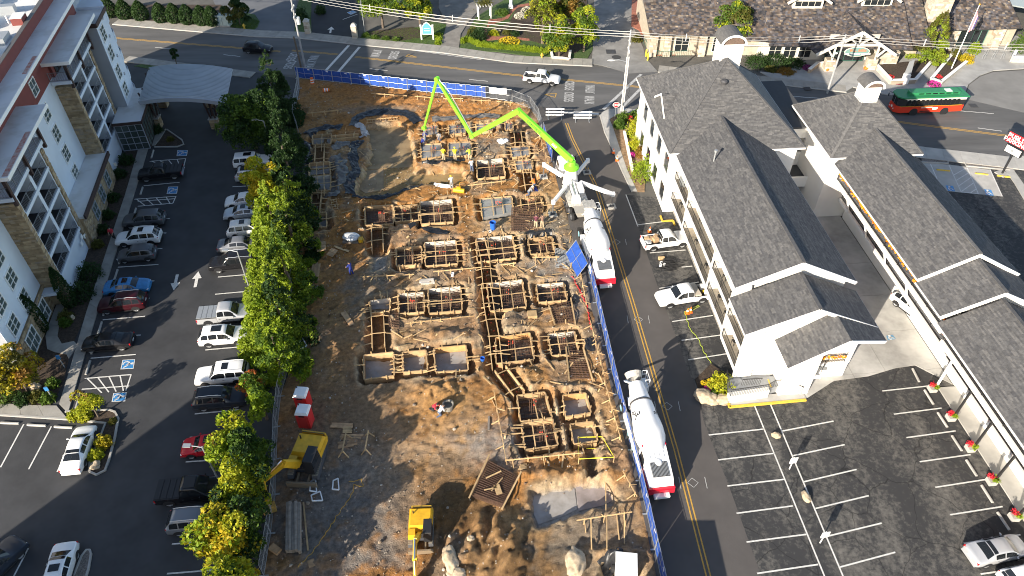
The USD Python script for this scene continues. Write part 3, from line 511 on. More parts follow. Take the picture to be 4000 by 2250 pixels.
# dirt ridges, mounds, wheel ruts
def mound(k,x,y,rx,ry,h,az=0.0,p=1.6):
    o = P(k,x,y); a,b = GX - o[0],GY - o[1]; cs,sn = math.cos(az),math.sin(az); r = np.hypot((a * cs + b * sn) / rx,(-a * sn + b * cs) / ry)
    Hh[:] = Hh + h * np.exp(-r ** p * 1.4) * (1 + (n3 - .5) * .9 + (n2 - .5) * .6)
for m_ in (('e2',1400,60,2.2,1.5,.9),('e3',300,690,4.2,.8,.7,.05),('e3',700,650,1.0,2.4,.55,.1),('e2',1700,1150,.7,2.5,.8,.12),('e2',1850,1180,.7,2.5,.8,.12),('e2',1560,1330,1.2,1.6,.6),('e3',20,1250,.8,2.4,.8,.12),('e3',780,1290,3.6,.6,.7),('f4',330,690,2.6,1.5,.6),('f4',620,800,2.6,.8,.4),('d2',1430,1075,4,.7,.5),('d2',740,1200,1.2,1.2,.4),
           ('f2',250,485,4.2,.55,.5),('d2',1560,420,.6,2,.3),('f4',250,320,1.8,1.4,.25),('e3',830,500,.5,4,.35,.13),('f1',430,560,.8,3,.35)): mound(*m_)
o_ = P('e2',1750,1200); rut = np.exp(-(((GX - o_[0]) / 3.2) ** 2 + ((GY - o_[1]) / 2.6) ** 2)); Hh += rut * .34 * np.sin((GX - .18 * GY) * 4.4 + (n1 - .5) * 9) * (.5 + n2 + (n3 - .5) * 1.6)
for (k,q,lv,tint),poly in zip(PITS,PQ):
    sl,d = sd(poly); d = d + (n2[sl] - .5) * .7 + (n3[sl] - .5) * .35; w = np.clip(.5 - d / .55,0,1); w = w * w * (3 - 2 * w)
    Hh[sl] = Hh[sl] * (1 - w) + (lv + (n2[sl] - .5) * .09) * w
    rim = np.exp(-((d - .05) / .4) ** 2); T[sl] = mixc(T[sl],ROCK,np.clip(rim * (n3[sl] + n2[sl] - .55),0,.8))
    T[sl] = mixc(T[sl],np.array(tint) * (1 + (n1[sl][...,None] - .5) * .9),np.clip(-d * 2.5,0,.92))
for (k,q,dep,*_),poly in list(zip(FORMS,FQ)) + [((k,l,d),p) for (k,l,w,d,_),p in zip(TRENCH,TQ)]:
    sl,d = sd(poly); e = d + (n2[sl] - .5) * .5 + (n3[sl] - .5) * .25; e = np.where(d < .16,d,np.maximum(e,.1)); w = np.clip((.85 - e) / .5,0,1); w = w * w * (3 - 2 * w)
    Hh[sl] = np.where(w > 0,Hh[sl] * (1 - w) + np.minimum(Hh[sl],-dep) * w,Hh[sl])
    rim = np.exp(-((e - .9) / .3) ** 2); Hh[sl] += rim * .10; T[sl] = mixc(T[sl],ROCK,np.clip(rim * (n2[sl] - .42) * 2.2,0,.7)); T[sl] = mixc(T[sl],MUD,np.clip(.75 - e * 1.6,0,.85))  # soil tinted darker inside each form and in a ring round it
Hh = np.where(inside,np.clip(Hh,-1.2,1.2),-.07)
idx = -np.ones(GX.shape,int); keep = near_; idx[keep] = np.arange(keep.sum())
q = np.stack([idx[:-1,:-1],idx[1:,:-1],idx[1:,1:],idx[:-1,1:]],-1).reshape(-1,4); q = q[(q >= 0).all(1)]
dirt_nodes = {'a': ('attribute',{'attribute': 'tint'}),'g': ('geometry',{}),'n': ('noise_texture',{'scale': 2.4,'detail': 9.0,'roughness': .75}),'m': ('map_range',{'from_min': .3,'from_max': .7,'to_min': .5,'to_max': 1.5}),'x': ('mix_color',{'blend_type': 'multiply','fac': 1.0,'use_clamp': False}),
              'v': ('voronoi_texture',{'scale': 3.2}),'vm': ('map_range',{'from_min': .05,'from_max': .14,'to_min': .32,'to_max': 0.0,'clamp': True}),'y': ('mix_color',{'b': (.42,.38,.33)}),'n2': ('noise_texture',{'scale': 9.0,'detail': 6.0,'roughness': .7}),'b': ('bump',{'strength': 1.0,'distance': .16}),'p': ('principled_bsdf',{'roughness': .93,'specular_ior_level': .25})}
DIRT = usdkit.material(stage,'/World/Looks/site_dirt',dirt_nodes,[('g.position','n.vector'),('n.fac','m.value'),('a.color','x.a'),('m.result','x.b'),('g.position','v.vector'),('v.distance','vm.value'),('vm.result','y.fac'),('x.result','y.a'),('y.result','p.base_color'),('g.position','n2.vector'),('n2.fac','b.height'),('b.normal','p.normal')],surface='p.BSDF')
put('site_terrain',(np.column_stack([GX[keep],GY[keep],Hh[keep]]),np.vstack([q[:,[0,1,2]],q[:,[0,2,3]]])),DIRT,smooth=True,color=T[keep],kind='structure')
def hz(x,y):                                                   # height of the site at a point
    i,j = int(round((x - gx[0]) / STEP)),int(round((y - gy[0]) / STEP))
    return float(Hh[min(max(i,0),len(gx) - 1),min(max(j,0),len(gy) - 1)]) if SITE.contains(Point(x,y)) else 0.0
def PS(k,x,y):                                                # a sighting that lands on the site's relief
    p = P(k,x,y)
    for _ in range(3): p = P(k,x,y,hz(p[0],p[1]))
    return p

for lab,k,q,z,c in (('smooth pale concrete slab in the big pit, western half','e3',[(165,985),(140,800),(260,765),(465,740),(492,945),(380,1000),(200,1060)],-.86,(.36,.345,.33)),('smooth pinkish concrete slab in the big pit, eastern half','e3',[(478,740),(560,728),(690,722),(748,800),(775,870),(690,915),(500,958)],-.84,(.33,.29,.285)),('muddy slab strip at the south of the lined pit','f1',[(560,580),(750,560),(752,735),(600,765),(530,720)],-.70,(.33,.23,.13)),('muddy slab reaching east behind the man in the yellow helmet','f2',[(0,555),(440,530),(470,585),(300,625),(0,650)],-.64,(.33,.22,.10)),('muddy orange slab filling the plastic lined pit','f1',[(625,205),(870,175),(930,205),(975,310),(985,420),(990,545),(770,555),(560,570),(610,520),(640,400),(635,280)],-.70,(.31,.22,.115))):
    q = PL(k,q,z); put('ground_slab',MB().slab(q,z - .3,z),mat('slab_' + lab.split()[1] + '_' + lab.split()[-1],c,.6,col2=tuple(np.array(c) * (.62,.60,.56)),scale=.55,lo=.38,hi=.66,bump=.08,bscale=12),label=lab,cat='slab')
# ---------------------------------------------------------------- formwork
REBAR = mat('rusty_rebar',(.13,.075,.05),.8,.2,var=.3,scale=3); SLAB_WET = mat('wet_concrete',(.25,.25,.245),.45,var=.12,scale=1.2,bump=.15); SLAB_DRY = mat('cured_slab',(.30,.295,.29),.8,col2=(.22,.20,.175),scale=.9,bump=.1)
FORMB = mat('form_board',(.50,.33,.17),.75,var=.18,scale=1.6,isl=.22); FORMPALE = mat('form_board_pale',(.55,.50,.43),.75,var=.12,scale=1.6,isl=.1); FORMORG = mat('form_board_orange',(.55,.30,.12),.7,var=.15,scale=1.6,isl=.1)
PINK = mat('marker_cap_red',(.85,.10,.05),.6)
def lerp(a,b,t): return a * (1 - t) + b * t
def rebar_grid(q,z,sp=.32,r=.016,ext_=0.0):
    a,b,c,d = q; mb = MB(); n1_,n2_ = max(2,int(np.linalg.norm(b - a) / sp)),max(2,int(np.linalg.norm(d - a) / sp))
    for i in range(n1_ + 1):
        t = i / n1_; p,s = lerp(a,b,t),lerp(d,c,t); mb.bar(np.r_[p,z],np.r_[s,z],r * 2,r * 2)
    for i in range(n2_ + 1):
        t = i / n2_; p,s = lerp(a,d,t),lerp(b,c,t); mb.bar(np.r_[p,z + .03],np.r_[s,z + .03],r * 2,r * 2)
    return mb
for fi,((k,_,dep,reb,cross,stakes,lab),q) in enumerate(zip(FORMS,FQ)):
    r = random.Random(fi); c = q.mean(0); o = thing('footing_form',lab,'formwork',(c[0],c[1],0)); L = q - c; top = .07
    for s in range(4):                                          # the four walls, boards on edge with a top rail
        a,b = L[s],L[(s + 1) % 4]; nrm = np.array([(b - a)[1],-(b - a)[0]]); nrm /= np.linalg.norm(nrm)
        if nrm @ (a + b) < 0: nrm = -nrm
        m = FORMPALE if (s == 0 and 'white' in lab or s == 0 and 'pale' in lab) else FORMORG if (s == 0 and 'orange' in lab) else FORMB  # sunlight on white and pale far walls is put into their board colour
        if lab.startswith('half poured') and s == 2: continue
        for h in range(2 if dep < .6 else 3):
            z0 = -dep + h * (dep + top) / (2 if dep < .6 else 3); z1 = -dep + (h + 1) * (dep + top) / (2 if dep < .6 else 3)
            put('form_board',MB().bar(np.r_[a,(z0 + z1) / 2],np.r_[b,(z0 + z1) / 2],.035,z1 - z0 - .006),m,o)
        put('top_rail',MB().bar(np.r_[a + nrm * .06,top - .03],np.r_[b + nrm * .06,top - .02],.07,.035),WOOD,o)
        w = np.linalg.norm(b - a); n = max(2,int(w / 1.3))
        for i in range(n):                                      # stakes against the outside
            t = (i + .5) / n; p = lerp(a,b,t) + nrm * .13; put('stake',MB().box((p[0],p[1],(top - dep) / 2 + .12),(.05,.08,dep + top + .3),math.atan2(nrm[1],nrm[0])),WOOD,o)
    for i in range(cross):                                      # boards laid across
        if i % 2 == 0: t = (.5 if cross < 3 else .36 + .3 * (i // 2)) + r.uniform(-.06,.06); a,b = lerp(L[0],L[1],t),lerp(L[3],L[2],t); e = .10
        else: t = .48 + r.uniform(-.05,.12) + .2 * (i // 3); a,b = lerp(L[0],L[3],t),lerp(L[1],L[2],t); e = .25
        d = (b - a) / np.linalg.norm(b - a); put('cross_board',MB().bar(np.r_[a - d * e,top + .035 + .05 * (i % 2)],np.r_[b + d * e,top + .035 + .05 * (i % 2)],.10,.045),WOOD,o)
    for i in range(stakes):                                     # kickers out to the bank
        s = r.choice([1,3,1,3,2,0]); a,b = L[s],L[(s + 1) % 4]; nrm = np.array([(b - a)[1],-(b - a)[0]]); nrm /= np.linalg.norm(nrm)
        if nrm @ (a + b) < 0: nrm = -nrm
        p = lerp(a,b,(i + .7) / (stakes + .4)); e = p + nrm * r.uniform(.9,1.5) + (b - a) / np.linalg.norm(b - a) * r.uniform(-.15,.15)
        put('kicker',MB().bar(np.r_[p - nrm * .1,top + .02],np.r_[e,max(hz(*(e + c)),-.3) + .1],.10,.05),WOOD,o)
    inn = L * .97
    zb = -dep + .05 if reb != 2 else -.06
    put('concrete_slab',MB().slab(inn,-dep - .1,zb),SLAB_WET if reb == 2 else SLAB_DRY if reb == 0 else mat(f'form_floor_{fi}',(.16,.135,.11),.9,var=.3,scale=1.5),o)
    if reb:
        if reb == 1:
            put('rebar_mat',rebar_grid(inn * .95,-dep + .16),REBAR,o,kind='stuff'); put('rebar_mat',rebar_grid(inn * .95,-dep + .36,.42),REBAR,o,kind='stuff')
        mb = MB(); cp = MB(); c0 = lerp(L[0],L[2],.5 + r.uniform(-.1,.15)) * .8
        for i in range(4):
            for j in range(4):
                p = c0 + np.array([(i - 1.5) * .2,(j - 1.5) * .2]); mb.bar(np.r_[p,zb - .02],np.r_[p,r.uniform(.45,.85)],.028,.028)
                if r.random() < .2: cp.box((p[0],p[1],.5),(.09,.09,.09))
        put('upright_bars',mb,REBAR,o,kind='stuff')
        if cp.n: put('bar_caps',cp,PINK,o,kind='stuff')
for ti,(k,l,w,dep,lab) in enumerate(TRENCH):
    c = PL(k,l)[:,:2]; o0 = c.mean(0); o = thing('trench_form',lab,'formwork',(o0[0],o0[1],0)); c = c - o0; r = random.Random(50 + ti)
    for s in (-1,1):
        e = offs(c,s * w / 2)
        for a,b in zip(e[:-1],e[1:]): put('form_board',MB().bar(np.r_[a,(.1 - dep) / 2],np.r_[b,(.1 - dep) / 2],.04,dep + .1),FORMB,o); put('top_rail',MB().bar(np.r_[a,.125],np.r_[b,.125],.09,.045),WOOD,o)
    ln = LineString(c); n = int(ln.length / 1.1); cp = MB()
    for i in range(n):
        p = np.array(ln.interpolate((i + .5) * ln.length / n).coords[0]); d = np.array(ln.interpolate(min((i + .5) * ln.length / n + .3,ln.length)).coords[0]) - p; d = d / max(np.linalg.norm(d),1e-6); nn = np.array([-d[1],d[0]])
        if i % 2 == 0: put('cross_board',MB().bar(np.r_[p - nn * (w / 2 + .15),.17],np.r_[p + nn * (w / 2 + .15),.17],.09,.04),WOOD,o)
        for s in (-1,1):
            if r.random() < .75: put('kicker',MB().bar(np.r_[p + nn * s * (w / 2),.13],np.r_[p + nn * s * (w / 2 + r.uniform(.6,1.0)) + d * .1,.0],.09,.045),WOOD,o)
        cp.box((p[0] + r.uniform(-.15,.15),p[1],-dep + .35),(.09,.09,.09))
    put('starter_bars',MB().add(*MB().bar(np.r_[c[0],-dep + .2],np.r_[c[-1],-dep + .2],.03,.03).arrays()),REBAR,o,kind='stuff')
    if ti in (2,3,4,5): put('bar_caps',cp,PINK,o,kind='stuff')
# rebar mats lying on the ground
for k,q,lab,sp,z in (('f3',[(425,175),(690,150),(655,330),(425,335)],'wide square rebar mat on the ground where two men in dark shirts stand',.3,.12),('f4',[(640,552),(765,530),(822,712),(662,708)],'dark rebar mat with long boards beside it, next to the blue fence',.28,.12),('f4',[(525,215),(675,200),(705,320),(560,332)],'framed rebar panel lying between the rock-cut form and the form with red marked bars',.26,.15),('e2',[(1750,585),(1990,690),(1870,935),(1625,850)],'tilted stack of rebar mats with boards thrown on top, above the ruts',.2,.45),('f3',[(790,520),(905,515),(935,650),(800,640)],'grey wire mesh sheet in front of the leaning blue panel',.25,.08),('d2',[(1005,960),(1080,955),(1085,1040),(1010,1045)],'small rusty rebar sheet leaning beside the southern trench',.22,.1)):
    qq = np.array([PS(k,*p)[:2] for p in q]); c = qq.mean(0); h0 = hz(*c); o = thing('rebar_mat',lab,'rebar mat',(c[0],c[1],h0)); L = qq - c
    layers = 6 if z > .4 else 2
    for i in range(layers): put('bar_layer',rebar_grid(L * (1 - .02 * i),.04 + i * z / layers,sp,.017),REBAR if 'grey' not in lab else GALV,o,kind='stuff')
    if 'boards' in lab or 'framed' in lab:
        for s in ((0,3),(1,2)): d = L[s[1]] - L[s[0]]; put('board',MB().bar(np.r_[L[s[0]] - d * .1,z + .1],np.r_[L[s[1]] + d * .12,z + .1],.14,.05),WOOD,o)
    if 'stack' in lab:
        for a,b,w in (((.2,.5),(.5,.15),.12),((.55,.55),(.75,.75),.5),((.3,.8),(.6,.6),.1),((.62,.3),(.5,.75),.1)):
            f = lambda u,v: lerp(lerp(L[0],L[1],u),lerp(L[3],L[2],u),v); put('board',MB().bar(np.r_[f(*a),z + .1],np.r_[f(*b),z + .1],w,.04),WOOD,o)
# ---------------------------------------------------------------- shared building helpers
def fbox(f,u0,u1,v0,v1,z0,z1,mb=None):                   # box in a building's own frame
    mb = mb or MB(); p = [f(u0,v0,z0),f(u1,v0,z0),f(u1,v1,z0),f(u0,v1,z0),f(u0,v0,z1),f(u1,v0,z1),f(u1,v1,z1),f(u0,v1,z1)]
    return mb.hexa([p[0],p[3],p[2],p[1],p[4],p[7],p[6],p[5]])
def window(f,parent,u,v,z,w,h,axis='u',out=1,cols=2,rows=3,glass=None,frame_m=None,depth=.10,trim=.09):
    """a window on a wall: frame with glazing bars and its pane; axis = direction along the wall, out = side it faces"""
    o = part('window',parent); fr = MB()
    def bx(a0,a1,z0,z1,d0,d1): return fbox(f,u + a0,u + a1,v + min(out * d0,out * d1),v + max(out * d0,out * d1),z + z0,z + z1,fr) if axis == 'u' else fbox(f,u + min(out * d0,out * d1),u + max(out * d0,out * d1),v + a0,v + a1,z + z0,z + z1,fr)
    for a in np.linspace(-w / 2,w / 2,cols + 1): t = trim if abs(abs(a) - w / 2) < 1e-6 else .05; bx(a - t / 2,a + t / 2,-h / 2,h / 2,0,depth)
    for b in np.linspace(-h / 2,h / 2,rows + 1): t = trim if abs(abs(b) - h / 2) < 1e-6 else .05; bx(-w / 2 - trim / 2,w / 2 + trim / 2,b - t / 2,b + t / 2,-.003,depth + .004)
    put('frame',fr,frame_m or TRIM,o); fr = MB()
    g = MB()
    for i in range(cols):
        for j in range(rows):
            a0,a1,z0,z1 = -w / 2 + i * w / cols + .02,-w / 2 + (i + 1) * w / cols - .02,-h / 2 + j * h / rows + .02,-h / 2 + (j + 1) * h / rows - .02
            (fbox(f,u + a0,u + a1,v + min(0,out * .04),v + max(0,out * .04),z + z0,z + z1,g) if axis == 'u' else fbox(f,u + min(0,out * .04),u + max(0,out * .04),v + a0,v + a1,z + z0,z + z1,g))
    put('pane',g,glass or GLASS,o); return o
def railing(f,parent,a,b,z,h=1.05,m=None,gap=.14,posts=1.8,name='railing'):   # baluster railing between two points (u, v) of a frame
    a3,b3 = f(*a,z),f(*b,z); L = np.linalg.norm(b3 - a3); mb = MB(); up = np.array([0,0,1.0])
    mb.bar(a3 + up * h,b3 + up * h,.05,.05); mb.bar(a3 + up * .1,b3 + up * .1,.04,.04)
    for i in range(int(L / gap) + 1): p = lerp(a3,b3,min(1,i * gap / L)); mb.box(p + up * (h / 2 + .05),(.02,.02,h - .1))
    for i in range(max(2,int(L / posts) + 1)): p = lerp(a3,b3,i / max(1,int(L / posts))); mb.box(p + up * (h / 2),(.06,.06,h))
    return put(name,mb,m or BLACK,parent)
def stones(f,parent,face,a0,a1,z0,z1,c,out,m,row=.16,seed=0,name='stone_cladding'):   # coursed stone veneer, each stone a block of its own
    r = random.Random(seed); mb = MB(); z = z0
    while z < z1 - .05:
        h = min(row * r.uniform(.7,1.4),z1 - z); a = a0
        while a < a1 - .03:
            w = min(r.uniform(.3,.9),a1 - a); w = w if a1 - a - w > .15 else a1 - a; d = r.uniform(.02,.075)
            x0,x1 = (c,c + out * d) if out > 0 else (c + out * d,c)
            fbox(f,a + .008,a + w - .008,x0,x1,z + .008,z + h - .008,mb) if face == 'u' else fbox(f,x0,x1,a + .008,a + w - .008,z + .008,z + h - .008,mb)
            a += w
        z += h
    return put(name,mb,m,parent,kind='stuff')
def roof(parent,pts,m=SHINGLE,w=.62,h=.15,t=.16,name='roof_plane',seed=0,jit=.012,lift=.012,sub=True,deck=None):
    """sloping roof face: a deck and its courses of shingles (each a thin tilted piece)"""
    p = np.asarray(pts,float); nn = np.cross(p[1] - p[0],p[2] - p[0]); nn /= np.linalg.norm(nn)
    if nn[2] < 0: nn = -nn
    if len(p) == 4 and abs((p[3] - p[0]) @ nn) > .012:
        for q in (p[[0,1,2]],p[[0,2,3]]): roof(parent,q,m,w,h,t,name,seed,jit,lift,sub,deck)
        return
    e = np.cross([0,0,1.0],nn); e /= np.linalg.norm(e); s = np.cross(nn,e)      # e along the eave, s up the slope
    o = part(name,parent) if sub else parent
    put('roof_deck',MB().poly3(p,t),deck or ROOFDECK,o)
    q = np.column_stack([(p - p[0]) @ e,(p - p[0]) @ s]); pg = Polygon(q).buffer(0); x0,y0,x1,y1 = pg.bounds; r = np.random.default_rng(seed); V,F,n = [],[],0
    nrow = int((y1 - y0) / h) + 1
    for k in range(nrow):
        ya,yb = y0 + k * h,min(y0 + (k + 1) * h,y1); seg = pg.intersection(LineString([(x0 - 1,(ya + yb) / 2),(x1 + 1,(ya + yb) / 2)]))
        for g in getattr(seg,'geoms',[seg]):
            if g.is_empty or g.length < .05: continue
            a,b = g.bounds[0],g.bounds[2]; cuts = np.arange(a - r.uniform(0,w),b,w); cuts = cuts + r.uniform(-.15,.15,len(cuts)) * w; cuts = np.unique(np.clip(np.r_[a,cuts,b],a,b))
            for c0,c1 in zip(cuts[:-1],cuts[1:]):
                if c1 - c0 < .04: continue
                l0,l1 = lift + r.uniform(0,jit) + .008,.006
                B = [(c0 + .004,ya,l0),(c1 - .004,ya,l0),(c1 - .004,yb + .02,l1),(c0 + .004,yb + .02,l1),(c0 + .004,ya,0),(c1 - .004,ya,0)]
                V += [p[0] + e * x + s * y + nn * z for x,y,z in B]; F += [(n,n + 1,n + 2),(n,n + 2,n + 3),(n + 4,n + 5,n + 1),(n + 4,n + 1,n)]; n += 6
    if n: put('shingles' if m is SHINGLE else 'slates',(np.array(V),np.array(F)),m,o,kind='stuff',isl=6)
    return o
# ---------------------------------------------------------------- the hotel
H_WHITE = mat('hotel_render_white',(.60,.65,.72),.8,var=.04,scale=.5,bump=.06,bscale=40); H_GREY = mat('hotel_render_grey',(.34,.36,.40),.85,var=.05,scale=.6)
H_RED = mat('hotel_oxide_red',(.16,.035,.03),.75,var=.1,scale=.8); H_BROWN = mat('hotel_dark_brown',(.045,.024,.02),.6); MEMB = mat('roof_membrane',(.60,.60,.585),.7,col2=(.74,.74,.72),scale=.25,lo=.4,hi=.6)
MEMB2 = mat('roof_membrane_stained',(.66,.66,.655),.7,col2=(.50,.48,.44),scale=.45,lo=.48,hi=.75); RUST = mat('rust_stain',(.42,.14,.10),.85,col2=(.50,.42,.38),scale=2.5)
STONE = ramp_isl('ledge_stone',[(0,(.22,.155,.085)),(.4,(.33,.24,.14)),(.75,(.40,.30,.18)),(1,(.27,.22,.17))],.85,.2,2)
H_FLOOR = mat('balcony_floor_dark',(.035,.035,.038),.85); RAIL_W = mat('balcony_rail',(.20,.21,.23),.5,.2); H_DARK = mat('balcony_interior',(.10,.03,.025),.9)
hot = thing('hotel','five storey white hotel with stone piers, balconies and flat white roofs','hotel')
SL = [0.0,3.2,5.9,8.55,11.2,13.9]
def hwall(name,u0,u1,v0,v1,z0,z1,m): return put(name,fbox(HO,u0,u1,v0,v1,z0,z1),m,hot)
hwall('core_wall',-34.2,20,-19,-2.05,0,17.9,H_GREY)
hwall('white_wall',-34.2,18,-2.05,-2.0,3.1,14.0,H_WHITE); hwall('red_wall',-34.18,14,-2.05,-1.99,14.0,17.85,H_RED); hwall('lower_wall',-34.22,18,-2.05,-1.97,0,3.1,H_WHITE)
hwall('roof_strip',-34.6,17,-3.2,-1.0,17.86,18.06,MEMB2); hwall('strip_fascia',-34.62,17.02,-1.0,-.93,17.74,18.12,TRIM)
hwall('parapet',-34.3,17.6,-3.45,-3.2,17.9,19.3,H_RED); hwall('parapet_coping',-34.35,17.65,-3.55,-3.1,19.3,19.36,mat('coping_metal',(.16,.15,.14),.5,.5))
hwall('main_roof',-34.2,20,-19,-3.46,17.9,19.0,MEMB)
for u,v,l,w,h in ((8,-9,5,.9,.9),(5.5,-8.2,.9,2.8,1.0),(0,-10.5,3.2,2.4,1.4),(-7,-7,2.4,2.0,1.2),(-12,-11,3,2,1.3),(-3,-5.2,2.2,1.0,.7),(12,-12,3,2.5,1.5),(-16,-6,2.5,1.6,1.0)): put('rooftop_unit',fbox(HO,u,u + l,v,v + w,19.0,19.0 + h),mat('hvac_white',(.55,.55,.55),.5,.2) if u == 8 else GALV,hot)
for u,v in ((6.5,-6),(3,-5.5),(-1,-6.8),(10,-6.2),(-9,-5.0),(14,-7)): put('vent_pipe',MB().tube([HO(u,v,19),HO(u,v,19.9)],.09,8),TRIM,hot)
hwall('roof_hatch',2.2,3.9,-4.9,-3.7,19.0,19.8,H_RED); hwall('roof_hatch_lid',2.15,3.95,-4.95,-3.65,19.8,19.86,MEMB)
def hotel_tower(u0,idx):
    u1 = u0 + 9.8; w = .7
    for a,b,nm in ((u0,u0 + w,0),(u1 - w,u1,1)):         # stone piers, coursed
        put('stone_pier',fbox(HO,a,b,-2.0,-.06,0,13.0),STONE,hot); stones(HO,hot,'u',a,b,0,13,-.06,1,STONE,.2,idx * 9 + nm); stones(HO,hot,'v',-2.0,-.06,0,13,a,-1,STONE,.2,idx * 9 + 4 + nm)
    c0,c1 = u0 + w,u1 - w; mid = (c0 + c1) / 2
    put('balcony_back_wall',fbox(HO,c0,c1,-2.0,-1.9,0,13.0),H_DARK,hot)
    put('ground_floor_wall',fbox(HO,c0,c1,-1.9,-.25,0,3.0),H_WHITE,hot)
    for a,b in ((c0,c0 + .25),(mid - .28,mid + .28),(c1 - .25,c1)): put('white_pier',fbox(HO,a,b,-1.88,-.12,3.0,13.6),H_WHITE,hot)
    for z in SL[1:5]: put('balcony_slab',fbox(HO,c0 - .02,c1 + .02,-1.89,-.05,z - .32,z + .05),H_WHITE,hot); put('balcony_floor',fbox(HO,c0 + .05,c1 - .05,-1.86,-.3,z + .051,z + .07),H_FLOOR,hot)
    for k in range(4):
        for a,b in ((c0 + .25,mid - .28),(mid + .28,c1 - .25)):
            railing(HO,hot,(a,-.15),(b,-.15),SL[k + 1] + .05,1.05,RAIL_W,.24,1.3)
            window(HO,hot,(a + b) / 2,-1.9,SL[k + 1] + 1.2,1.9,2.1,'u',1,2,1,GLASS,H_BROWN)
    put('balcony_slab',fbox(HO,u0 - .55,u1 + .5,-1.9,.25,13.55,13.95),H_WHITE,hot)
    for a,b in (((u0 - .45,.15),(mid,.15)),((mid,.15),(u1 + .4,.15)),((u0 - .45,-1.9),(u0 - .45,.15)),((u1 + .4,-1.9),(u1 + .4,.15))): railing(HO,hot,a,b,13.95,1.05,RAIL_W,.24,1.6)
    for u in (u0 - .25,mid,u1 + .2): put('roof_post',fbox(HO,u - .16,u + .16,.02,.34,12.95,16.05),H_BROWN,hot)
    put('penthouse_wall',fbox(HO,c0,c1,-1.99,-1.7,13.96,16.05),H_RED,hot)
    for u in (u0 + 2.6,u1 - 2.6): window(HO,hot,u,-1.7,15.0,2.2,1.9,'u',1,2,1,GLASS,H_BROWN)
    put('tower_roof',fbox(HO,u0 - .8,u1 + 3.0,-3.1,.95,16.06,16.3),MEMB2,hot); put('tower_fascia',fbox(HO,u0 - .86,u1 + 3.05,.95,1.02,15.98,16.38),TRIM,hot); put('tower_fascia',fbox(HO,u0 - .86,u0 - .8,-3.1,.95,15.98,16.38),TRIM,hot)
    put('roof_kerb',fbox(HO,u0 - .8,u1 + 3.0,-3.2,-3.0,16.3,16.5),TRIM,hot)
hotel_tower(-1.6,0); hotel_tower(-24.8,1)
put('rust_streak',fbox(HO,-25.3,-17.5,.35,.85,16.3,16.306),RUST,hot)
for u in (-6.4,-29.6): put('rust_streak',fbox(HO,u - 2,u + 2.2,-1.6,-1.15,18.06,18.066),RUST,hot)
for z in SL[1:5]:                                               # recessed bays
    for u in (-6.4,-28.4,-32.0): window(HO,hot,u,-2.0,z + 1.25,1.75,1.75,'u',1,2,3,GLASS_HOTEL)
for u in (-6.4,-28.8,-32): window(HO,hot,u,-1.99,15.6,1.7,1.7,'u',1,2,2,GLASS_HOTEL)
hwall('canopy_wall',-15.0,-1.62,-1.96,.22,0,3.7,STONE); stones(HO,hot,'u',-15,-1.62,0,3.6,.22,1,STONE,.2,77); hwall('low_roof',-15.0,-1.62,-1.96,.55,3.7,3.95,MEMB2); hwall('low_roof_fascia',-15.02,-1.6,.55,.75,3.6,4.15,H_BROWN)
for u in (-4.4,-7.6,-11.0): window(HO,hot,u,.29,1.9,1.5,1.8,'u',1,2,2,GLASS_HOTEL,H_GREY)
hwall('stone_base',-34.15,-24.82,-1.96,-1.8,0,3.0,STONE); stones(HO,hot,'u',-34.15,-24.82,0,3,-1.8,1,STONE,.2,78)
for u in (-27.3,-31.3): window(HO,hot,u,-1.72,1.5,2.2,2.1,'u',1,3,2,GLASS_HOTEL)
hwall('entry_hood',-26.0,-24.9,-1.8,-.4,2.3,2.6,H_WHITE)
# north wing with curved corner balconies
hwall('wing_wall',9.45,14.6,-8,1.2,0,15.3,H_WHITE); hwall('wing_side',9.4,9.45,-1.95,1.19,0,15.25,H_GREY); hwall('wing_roof',9.3,14.9,-8,1.3,15.3,15.5,MEMB); hwall('wing_coping',9.25,14.95,1.3,1.42,15.25,15.75,H_BROWN); hwall('wing_coping',9.18,9.3,-1.95,1.42,15.25,15.75,H_BROWN)
for z in (6.0,8.5,11.2,13.8): window(HO,hot,11.0,1.2,z,1.75,1.8,'u',1,2,3,GLASS_HOTEL)
for z in (7.3,9.9,12.6,15.0): put('round_vent',MB().lathe(HO(12.9,1.2,z),HO(0,1) - HO(0,0),[(0,.22),(.08,.22),(.1,.14),(.06,0)],12),H_GREY,hot)
arc = [(14.6 + 3.4 * math.sin(t),-2.2 + 3.4 * math.cos(t)) for t in np.linspace(0,PI / 2,9)]
for i,z in enumerate([0] + SL[1:5] + [13.9,15.8]):
    put('curved_slab',MB().slab(np.array([HO(*p)[:2] for p in [(14.6,-2.2)] + arc]),z - .3,z + (1.0 if 0 < i < 6 else .1)) if False else MB().slab(np.array([HO(*p)[:2] for p in [(14.6,-2.2)] + arc]),max(z - .3,0),z + .08),H_WHITE,hot)
    if 0 < i < 6:
        mb = MB()
        for a,b in zip(arc[:-1],arc[1:]): mb.bar(HO(*a,z + .55),HO(*b,z + .55),.06,1.0)
        put('curved_parapet',mb,H_WHITE,hot)
put('curved_back_wall',MB().slab(np.array([HO(*p)[:2] for p in [(14.58,-4),(14.6,-.6),(15.8,-.9),(16.6,-2.0),(16.8,-4)]]),0,15.5),H_DARK,hot)
hwall('north_block',14.95,24,-14,-5.5,0,17.4,H_WHITE); hwall('north_block_roof',14.9,24.1,-14,-5.4,17.4,17.6,MEMB)
for z in SL[1:5]: window(HO,hot,19,-5.5,z + 1.2,1.7,1.8,'u',1,2,3,GLASS_HOTEL)
